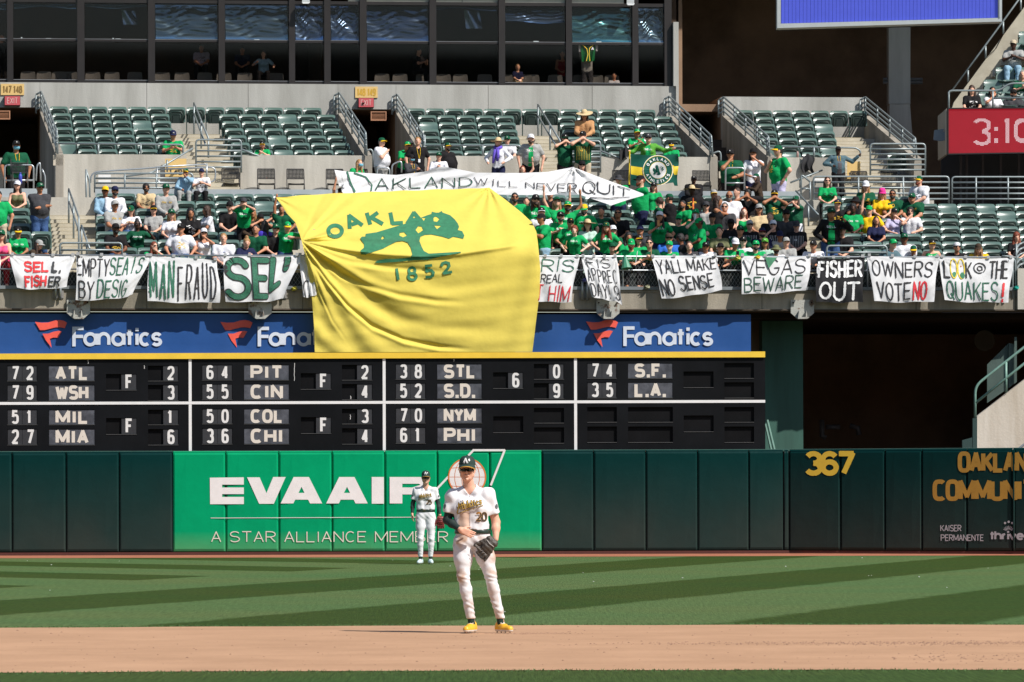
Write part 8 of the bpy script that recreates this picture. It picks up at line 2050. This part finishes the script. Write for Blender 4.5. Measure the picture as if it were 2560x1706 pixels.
mb.grid(lambda s, t: SW(2004 + 30 * s + 3 * math.sin(t * 7), 388 + 42 * t + 4 * math.sin(s * 9), 9.95 - .06 * math.sin(s * 13) * t - .05 * math.sin(t * 3)), 18, 12)
o = mb.build('draped_jacket', JK, None, smooth=True, label='black jacket hung over the wall right of the tall photographer', cat='jacket')
mb = MB(); mb.grid(lambda s, t: SW(1548 + 22 * s, 371 + 26 * t + 5 * math.sin(s * 6), 9.9 - .07 * math.sin(s * 11) * (t + .2)), 14, 10)
mb.build('draped_jacket', JK, None, smooth=True, label='dark jacket bundled on the seats left of the flag holder', cat='jacket')
# ------------------------------------------------------------ props in hands
def prop_root(label_key): return next(v for k, v in WHERE_D.items() if label_key in k)
def hold(label_key, which, name, build, m, label, cat):
 root, hands = prop_root(label_key); bpy_M = Matrix.LocRotScale(root.location, root.rotation_euler, root.scale)
 h_ = hands[which] if which in (0, 1) else (hands[0] + hands[1]) / 2
 p = bpy_M @ Vector(h_); mb = MB(); build(mb, p); mb.build(name, m, None, label=label, cat=cat)
PH = mat('dark phone', (.015, .015, .018), rough=.2); STICK = mat('wooden drumstick', (.50, .30, .13), rough=.6); CUP = mat('orange can', (.62, .26, .08), rough=.3); MEG = mat('horn plastic', (.05, .22, .13), rough=.4)
phone = lambda mb, p: mb.box(p.x - .036, p.x + .036, p.y - .02, p.y - .008, p.z + .02, p.z + .16)
for k, l in (('filming with a phone', 'phone raised by the stout person in white'), ('photographing with a phone', 'phone held by the white capped person at the fence'), ('top knot', 'phone held up by the person with a top knot'), ('tall person in green', 'camera held by the tall photographer'), ('shading the eyes', 'phone beside the yellow flag corner')):
 hold(k, 2 if 'top knot' not in k else 1, 'phone' if 'camera' not in l else 'camera', phone, PH, l, 'phone' if 'camera' not in l else 'camera')
for k, w, l, a in (('red curly haired person in a green tee', 0, 'drumstick in the hand of the red curly haired person', (.05, .22)), ('holding a drumstick', 1, 'drumstick held upright by the dark jersey wearer in sunglasses', (.01, .25)), ('holding drumsticks', 0, 'drumstick of the seated person left of the flag holder', (.12, .15)), ('green jersey leaning both arms', 1, 'thin white horn held by the leaning bearded person', (.04, .30))):
 hold(k, w, 'drumstick' if 'horn' not in l else 'horn', lambda mb, p: mb.tube([p + Vector((-a[0] * .3, -.03, -.05)), p + Vector((a[0], -.06, a[1]))], .011, 6), STICK if 'horn' not in l else WHITE, l, 'drumstick' if 'horn' not in l else 'horn')
can = lambda mb, p: mb.tube([p + Vector((0, -.05, 0)), p + Vector((.0, -.05, .15))], .032, 10)
hold('green tee holding a drink', 0, 'drink_can', can, CUP, 'orange can held by the dark haired person in a white cap', 'can')
hold('raising a drink', 0, 'drink_cup', can, WHITE, 'pale cup at the lips of the person in pale jeans', 'cup')
mb = MB(); mb.tube([SW(1562, 640, -.05), SW(1566, 672, -.12)], [.03, .13], 10, cap=False); mb.build('horn', MEG, None, label='green plastic horn hanging over the fence below the leaning bearded person', cat='horn')
for (x, y, c, l) in ((1844, 646, (.5, .5, .08), 'yellow streamer tied to the fence above the sense banner'), (1893, 644, (.6, .42, .03), 'yellow and black cloth tied on the rail left of the vegas banner'), (640, 739, (.02, .2, .12), ''), (1617, 718, (.3, .3, .2), 'scrap of paper caught on the ledge below the fence'), (1463, 700, (.2, .2, .5), 'blue scrap on the ledge beside the appreciation banner'), (735, 722, (.55, .5, .06), 'yellow streamers on the ledge left of the yellow flag'), (2540, 720, (.0, .3, .25), 'teal tape on the end post at the far right')):
 if not l: continue
 mb = MB(); rg = random.Random(x)
 mb.grid(lambda s, t: SW(x + 13 * (s - .5) + 3 * math.sin(t * 9 + s * 3), y + 9 * (t - .5) + 2 * math.sin(s * 11), -.12 - .04 * math.sin(s * 8 + t * 5)), 8, 5)
 mb.build('cloth_scrap', mat('scrap %d' % x, c, rough=.7, var=.4, scale=20), None, label=l, cat='cloth')
r_, _h = prop_root('purple scarf'); mb = MB(); PU = cloth((110, 90, 200))
mb.tube([(-.10, -.02, 1.50), (0, -.13, 1.43), (.10, -.02, 1.50)], .045, 8); mb.tube([(-.03, -.14, 1.42), (-.07, -.17, 1.2), (-.10, -.16, 1.05)], [.05, .045, .03], 8); mb.tube([(.03, -.14, 1.42), (.05, -.18, 1.25), (.03, -.17, 1.1)], [.045, .045, .03], 8)
mb.build('scarf', PU, None, smooth=True).parent = r_
def over(label_key, m, x0, x1, z0, z1, name):
 k_ = next(k for k in root_shirt if label_key in k); so_ = root_shirt[k_]; r_ = WHERE_D[k_][0]
 bv = BVHTree.FromPolygons([v.co[:] for v in so_.data.vertices], [p.vertices[:] for p in so_.data.polygons]); M = conform(bv, Vector((0, 0, 0)), Vector((1, 0, 0)), Vector((0, 0, 1)), Vector((0, -1, 0)))
 mb = MB(); mb.grid(lambda a, t: M((x0 + (x1 - x0) * a) * (1 - .3 * t), z0 + (z1 - z0) * t, -.0006), 6, 12); mb.build(name, m, None, smooth=True).parent = r_
over('black jacket over a green tee', cloth(CLR['G']), -.07, .085, .84, 1.42, 'tee_front')
over('grey jersey by the middle', cloth(CLR['G']), -.07, .07, .84, 1.42, 'tee_front')
over('hold up the team flag', cloth(CLR['G']), -.09, .07, .86, 1.42, 'tee_front')
over('stretching one arm to the right', cloth((92, 88, 92)), -.07, .08, .84, 1.42, 'tee_front')
over('straw hat and black jacket', cloth((235, 110, 60)), .05, .09, 1.12, 1.42, 'jacket_stripe')
over('black over white', cloth(CLR['W']), -.07, .07, .9, 1.42, 'tee_front') if False else None
# ------------------------------------------------------------ inside the suite
SEATG = mat('grey suite seat', (.16, .155, .145), rough=.6)
k = 0
for px in (70, 110, 148, 175, 232, 280, 337, 406, 455, 512, 560, 612, 690, 955, 1000, 1058, 1109, 1151, 1212, 1268, 1312, 1330, 1388, 1450, 1490, 1530):
 k += 1; u = US(px, 17.2, 190); e = empty('suite_chair', S(u, 17.2, ZS + .05), 'grey padded suite seat back, %s from the left' % (ORD[k - 1] if k <= 20 else str(k) + 'th'), 'seat', 'grey seats in a row behind the suite glass')
 mb = MB(); mb.grid(lambda s, t: ((2 * s - 1) * (.205 - .02 * t ** 4), .02 * t + .03 * (1 - (2 * s - 1) ** 2), .0 + .30 * t - .02 * abs(2 * s - 1) ** 4 * t), 8, 6); o = mb.build('backrest', SEATG, None, smooth=True); o.parent = e
 mb = MB(); mb.box(-.2, .2, -.05, -.01, -.05, .05); o = mb.build('seat_pan', SEATG, None); o.parent = e
SU = [(4, 100, 't', 'down', 't', 'K', 's', 'K', '', 'k0', 180, 'f', 'person in black seen from behind at the far left suite window', (17.9, ZS)),
  (504, 120, 's', 'lap', 'm', 'L', 's', 'K', '', 'gs', 0, 'f|k#', 'dim seated person in a pale printed tee behind the suite glass', (17.8, ZS + .1)),
  (606, 137, 's', 'lap', 'm', 'N', 's', 'K', '', 'ks', 0, '', 'dim seated person in dark blue behind the suite glass', (17.8, ZS + .05)),
  (659, 150, 's', 'hold', 'l', 'V', 's', 'K', '', 'bl', 0, 'w', 'seated person in a pale blue top stretching an arm behind the suite glass', (17.3, ZS - .1)),
  (1044, 142, 's', 'phone', 'l', 'K', 's', 'K', '', 'ks', 60, '', 'person in black and white sleeves in the middle suite window', (17.3, ZS)),
  (1294, 158, 'k', 'lap', 'l', 'N', 's', 'T', '', 'ls', 20, '', 'small blond child in a navy tee sitting at the suite window', (16.9, ZS)),
  (1406, 125, 't', 'lap', 'm', 'R', 'n', 'K', '', 'kl', 0, 'w', 'dim person in a dark red top beside a window frame', (18.2, ZS - .4)),
  (1467, 112, 't', 'high', 'm', 'S', 's', 'C', '', 'ks', 0, 'w', 'person in grey holding up a green jersey in the suite window', (17.0, ZS - .4)),
  (1535, 180, 'k', 'lap', 'm', 'W', 's', 'K', '', 'ks', 0, '', 'dim child behind the glass right of the held up jersey', (17.0, ZS - .3))]
for row in SU:
 r_, hh_ = person(*row[:13], row[13])[:2]; WHERE_D[row[12]] = (r_, hh_)
JG = cloth((20, 130, 70)); jy = empty('held_jersey', SW(1470, 112, 16.8), 'green button front jersey with gold trim held up in the suite window', 'jersey')
def jp(s, t):
 x = 1452 + 37 * s; y = 111 + 43 * t + 1.5 * math.sin(s * 12) * t; w = 1 - .15 * t; x = 1470 + (x - 1470) * w; y += 6 * math.exp(-((s - .5) / .12) ** 2) * (1 - t) ** 3; return x, y
mb = MB(); mb.grid(lambda s, t: SW(*jp(s, t), 16.78 - .03 * math.sin(s * 14 + t * 3)), 22, 16); mb.build('front', JG, jy, smooth=True)
for (a, b, c, d) in ((1446, 1453, 112, 130), (1488, 1495, 111, 128)):
 mb = MB(); mb.grid(lambda s, t: SW(a + (b - a) * s, c + (d - c) * t, 16.79 - .03 * math.sin(s * 4)), 4, 4); mb.build('sleeve', cloth(CLR['W']), jy, smooth=True)
mb = MB(); MJ = lambda x, y, k: SW(x, -y, 16.72 - k)
stroke(mb, [(1456, -112), (1467, -122), (1470, -136), (1466, -153)], 1.4, MJ); stroke(mb, [(1485, -111), (1474, -121), (1473, -136), (1475, -153)], 1.4, MJ); mb.build('trim', YEL, jy)
mb = MB(); text(mb, 'A', 1478, -126, 8, MJ, w=.8, t=.25, gap=0, fit=7); mb.build('crest', TEXTW, jy)
# ------------------------------------------------------------ balcony stand at the right edge
bal = empty('side_stand', P(2480, 270, 120), 'steep side stand with a raking concrete wall at the right edge', 'grandstand')
YB = 134.0
mb = MB(); mb.prism([P(2380, 272, YB + 2.2), P(2700, 272, YB + 2.2), P(2700, -170, YB + 2.2), P(2385, 256, YB + 2.2)], (0, .3, 0)); mb.build('raking_wall', CONC_S, bal)
mb = MB(); zf_ = P(2450, 275, YB)[2]; mb.box(P(2368, 300, YB)[0], 20, YB - .6, YB + 2.4, zf_ - .35, zf_); mb.box(P(2362, 300, YB)[0], P(2368, 300, YB)[0], YB - .5, YB + 2.2, zf_ - 1.2, zf_ - .002); mb.build('balcony_slab', CONC, bal)
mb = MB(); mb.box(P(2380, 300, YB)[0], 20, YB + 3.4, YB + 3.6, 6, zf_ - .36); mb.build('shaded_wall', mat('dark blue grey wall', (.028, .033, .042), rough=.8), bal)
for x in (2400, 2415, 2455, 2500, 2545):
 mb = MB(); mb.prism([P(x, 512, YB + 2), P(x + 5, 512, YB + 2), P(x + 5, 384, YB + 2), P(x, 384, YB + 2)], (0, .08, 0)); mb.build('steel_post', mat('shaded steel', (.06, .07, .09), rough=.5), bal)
mb = MB(); mb.prism([P(2334, 350, YB), P(2352, 353, YB), P(2360, 322, YB), P(2336, 326, YB)][::-1], (0, .1, 0)); mb.prism([P(2353, 353, YB - .02), P(2368, 350, YB - .02), P(2368, 330, YB - .02), P(2356, 329, YB - .02)][::-1], (0, .1, 0)); mb.build('speaker_box', mat('pale speaker', (.20, .25, .31), rough=.5), None, label='pale angled speaker boxes left of the red clock board', cat='speaker')
rowsB = [(229, 2447, .5), (199, 2459, .95), (168, 2489, 1.35), (107, 2529, 1.8), (78, 2546, 2.0)]
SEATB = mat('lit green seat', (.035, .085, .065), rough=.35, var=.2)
for ri, (yt, xs, dd) in enumerate(rowsB):
 n = 0; x = xs
 while x < 2600 and n < 4:
  top = P(x + 23, yt, YB + dd - .1); e = empty('stadium_seat', (top.x, YB + dd - .1, top.z - .82), 'green seat, %s from the left in %s row of the steep side stand' % (ORD[n], ORD[ri]), 'seat', 'green seats of the side stand')
  for nm, me, lc in (('backrest', SM['back'], (0, 0, 0)), ('seat_pan', SM['pand'], (0, 0, 0)), ('side_frame', SM['side'], (-.252, 0, 0))):
   o = bpy.data.objects.new(nm, me); COL.objects.link(o); o.parent = e; o.location = lc
  x += 47; n += 1
for i in range(6):
 mb = MB(); z = P(2450, 275 - 31 * i, YB)[2]; mb.box(P(2400 + 24 * i, 200, YB)[0], 20, YB + .1 + i * .38, YB + .6 + i * .38, z - .3, z - .12); mb.build('terrace_row', CONC, bal)
BP = [(2534, 97, 's', 'phone', 'd', 'S', 's', 'V', 'HH', 'ks', -10, 'gf|k#', 'person in a grey tee, khaki cap and ripped jeans in the steep side stand'), (2429, 212, 's', 'lap', 'l', 'K', 's', 'K', '', 'bl', 0, 'v|w#', 'brown haired young person in a black tee behind the balcony rail'),
  (2480, 216, 's', 'chin', 'm', 'W', 's', 'V', '', 'kl', 10, 'w', 'dark haired person in a white top with hand at the face on the balcony'), (2533, 220, 's', 'lap', 'm', 'C', 's', 'J', 'KK', 'k0', 0, 'gfB', 'goateed person in a patterned shirt at the right of the balcony'), (2556, 175, 's', 'phone', 'l', 'D', 's', 'K', '', 'wl', 0, 'w', 'fair haired person cut off by the right edge above the balcony')]
for row in BP:
 d0 = {97: 1.45, 212: .0, 216: .05, 220: .1, 175: .7}[row[1]]; top = P(row[0], row[1], YB + d0); # stand depth of that spot
 dd = -top.x * SA + (top.y - Y0) * CA
 r_, hh_ = person(*row[:13], (dd, top.z - 1.36))[:2]; WHERE_D[row[12]] = (r_, hh_)
def prail(label, lines, r=.026, m=STEEL):
 e = empty('guard_rail', P(*lines[0][2][0], lines[0][1]), label, 'railing')
 for nm, Y, pts in lines: mb = MB(); mb.tube(bend([P(x, y, Y) for x, y in pts], .12), r, 7); mb.build(nm, m, e, smooth=True)
prail('balcony rail with posts above the red clock board', [('bar', YB - .5, [(2372, 273), (2372, 231), (2376, 227), (2498, 227), (2524, 209), (2700, 208)]), ('post', YB - .5, [(2482, 228), (2482, 272)]), ('bar', YB - .5, [(2483, 246), (2700, 243)]), ('post', YB - .5, [(2372, 230), (2372, 274)])])
prail('long sloping rail with posts climbing the raking wall at the right edge', [('bar', YB + 2.1, [(2378, 230), (2462, 116), (2506, 56), (2600, -74)])] + [('post', YB + 2.1, [(x, y - 30), (x, y)]) for x, y in ((2420, 206), (2464, 146), (2508, 85), (2552, 26))])
mb = MB(); mb.tube([P(x, y, YB + 2.15) for x, y in ((2465, 144), (2490, 122), (2510, 84), (2535, 50), (2552, 26), (2600, -40))], .008, 4); mb.build('loose_cable', DARK, None, label='thin black cable along the raking wall', cat='cable')
# ------------------------------------------------------------ stair parapet and rail at the lower right
YL = 119.0
mb = MB(); mb.prism([P(2443, 1135, YL), P(2760, 1135, YL), P(2760, 796, YL), P(2443, 1041, YL)], (0, .35, 0)); pr_ = mb.build('stair_parapet', mat('stained pale concrete', (.66, .62, .55), rough=.9, col2=(.46, .40, .32), scale=1.4, bump=.1, bscale=14, streak=True), None, label='pale sloping concrete stair parapet at the lower right', cat='wall')
GR = mat('green painted rail', (.16, .29, .24), rough=.5, var=.2)
prail('green painted pipe rail climbing the stair parapet at the lower right', [('bar', YL - .02, [(2438, 1045), (2438, 975), (2446, 959), (2560, 869), (2700, 758)]), ('bar', YL - .02, [(2440, 1007), (2560, 910), (2700, 797)]), ('post', YL - .02, [(2515, 906), (2515, 982)])], .032, GR)
mb = MB(); mb.prism([P(2432, 1130, YL - .05), P(2443, 1130, YL - .05), P(2443, 1046, YL - .05), P(2432, 1046, YL - .05)], (0, .2, 0)); mb.prism([P(2406, 1130, YL - .04), P(2431.5, 1130, YL - .04), P(2431.5, 1094, YL - .04), P(2406, 1101, YL - .04)], (0, .2, 0)); mb.build('green_post', mat('dark green steel', (.02, .05, .045), rough=.6), None, label='dark green stepped post at the foot of the stair parapet', cat='post')
mb = MB(); mb.prism([P(2468, 1008, YL + 3), P(2522, 970, YL + 3), P(2522, 858, YL + 3), P(2468, 912, YL + 3)], (0, .1, 0)); mb.prism([P(2522.5, 970, YL + 2.9), P(2541, 955, YL + 2.9), P(2541, 862, YL + 2.9), P(2522.5, 858, YL + 2.9)], (0, .3, 0)); mb.prism([P(2536, 960, YL + 2.8), P(2542, 955, YL + 2.8), P(2542, 843, YL + 2.8), P(2536, 843, YL + 2.8)], (0, .05, 0)); mb.build('green_door_panel', mat('grey green panel', (.06, .095, .082), rough=.6), None, label='grey green metal panel behind the stair rail', cat='panel')
mb = MB(); c = P(2461, 852, 126); mb.tube([c + Vector((0, -.05, 0)), c + Vector((0, .05, 0))], .26, 24); mb.build('round_dish', mat('dim dish', (.05, .042, .035), rough=.6), None, label='dim round dish on the dark bay wall at the right', cat='dish')
mb = MB(); mb.tube([P(2560, 1112, YL - .3), P(2530, 1135, YL - .3)], .03, 7); mb.tube([P(2570, 1105, YL - .3), P(2560, 1112, YL - .3)], .03, 7); mb.build('pipe_rail', ALU, None, label='slanting pipe just above the wall at the right edge', cat='rail')
mb = MB()
for a, b in (((1913, 1060), (1928, 1125)), ((1918, 1050), (1936, 1125))): mb.tube([P(a[0], a[1], 118.5), P(b[0], b[1], 118.5)], .03, 6)
mb.build('brace_pipes', GR, None, label='slanting green brace pipes at the right end of the scoreboard', cat='brace', kind=None)
mb = MB();
rng = random.Random(77)
for i in range(24):
 X = rng.uniform(-11, 11); Y = rng.uniform(60, 110); s = rng.uniform(.005, .010); mb.box(X - s * 1.3, X + s, Y - s, Y + s, .004, .004 + s)
mb.build('white_specks', WHITE, kind='stuff', label='tiny pale scraps scattered over the outfield grass', cat='litter')
mg = empty('opposite_grandstand', (0, -30, 0), 'tiered grandstand behind the camera, seen only as reflections in the suite glass', 'grandstand')
for i in range(18):
 mb = MB(); mb.box(-95, 95, -30 - i * 2.4, -27.6 - i * 2.4, 0, 2.5 + i * 1.7); mb.build('terrace_row', mat('distant seating', (.05, .07, .06), rough=.8), mg)
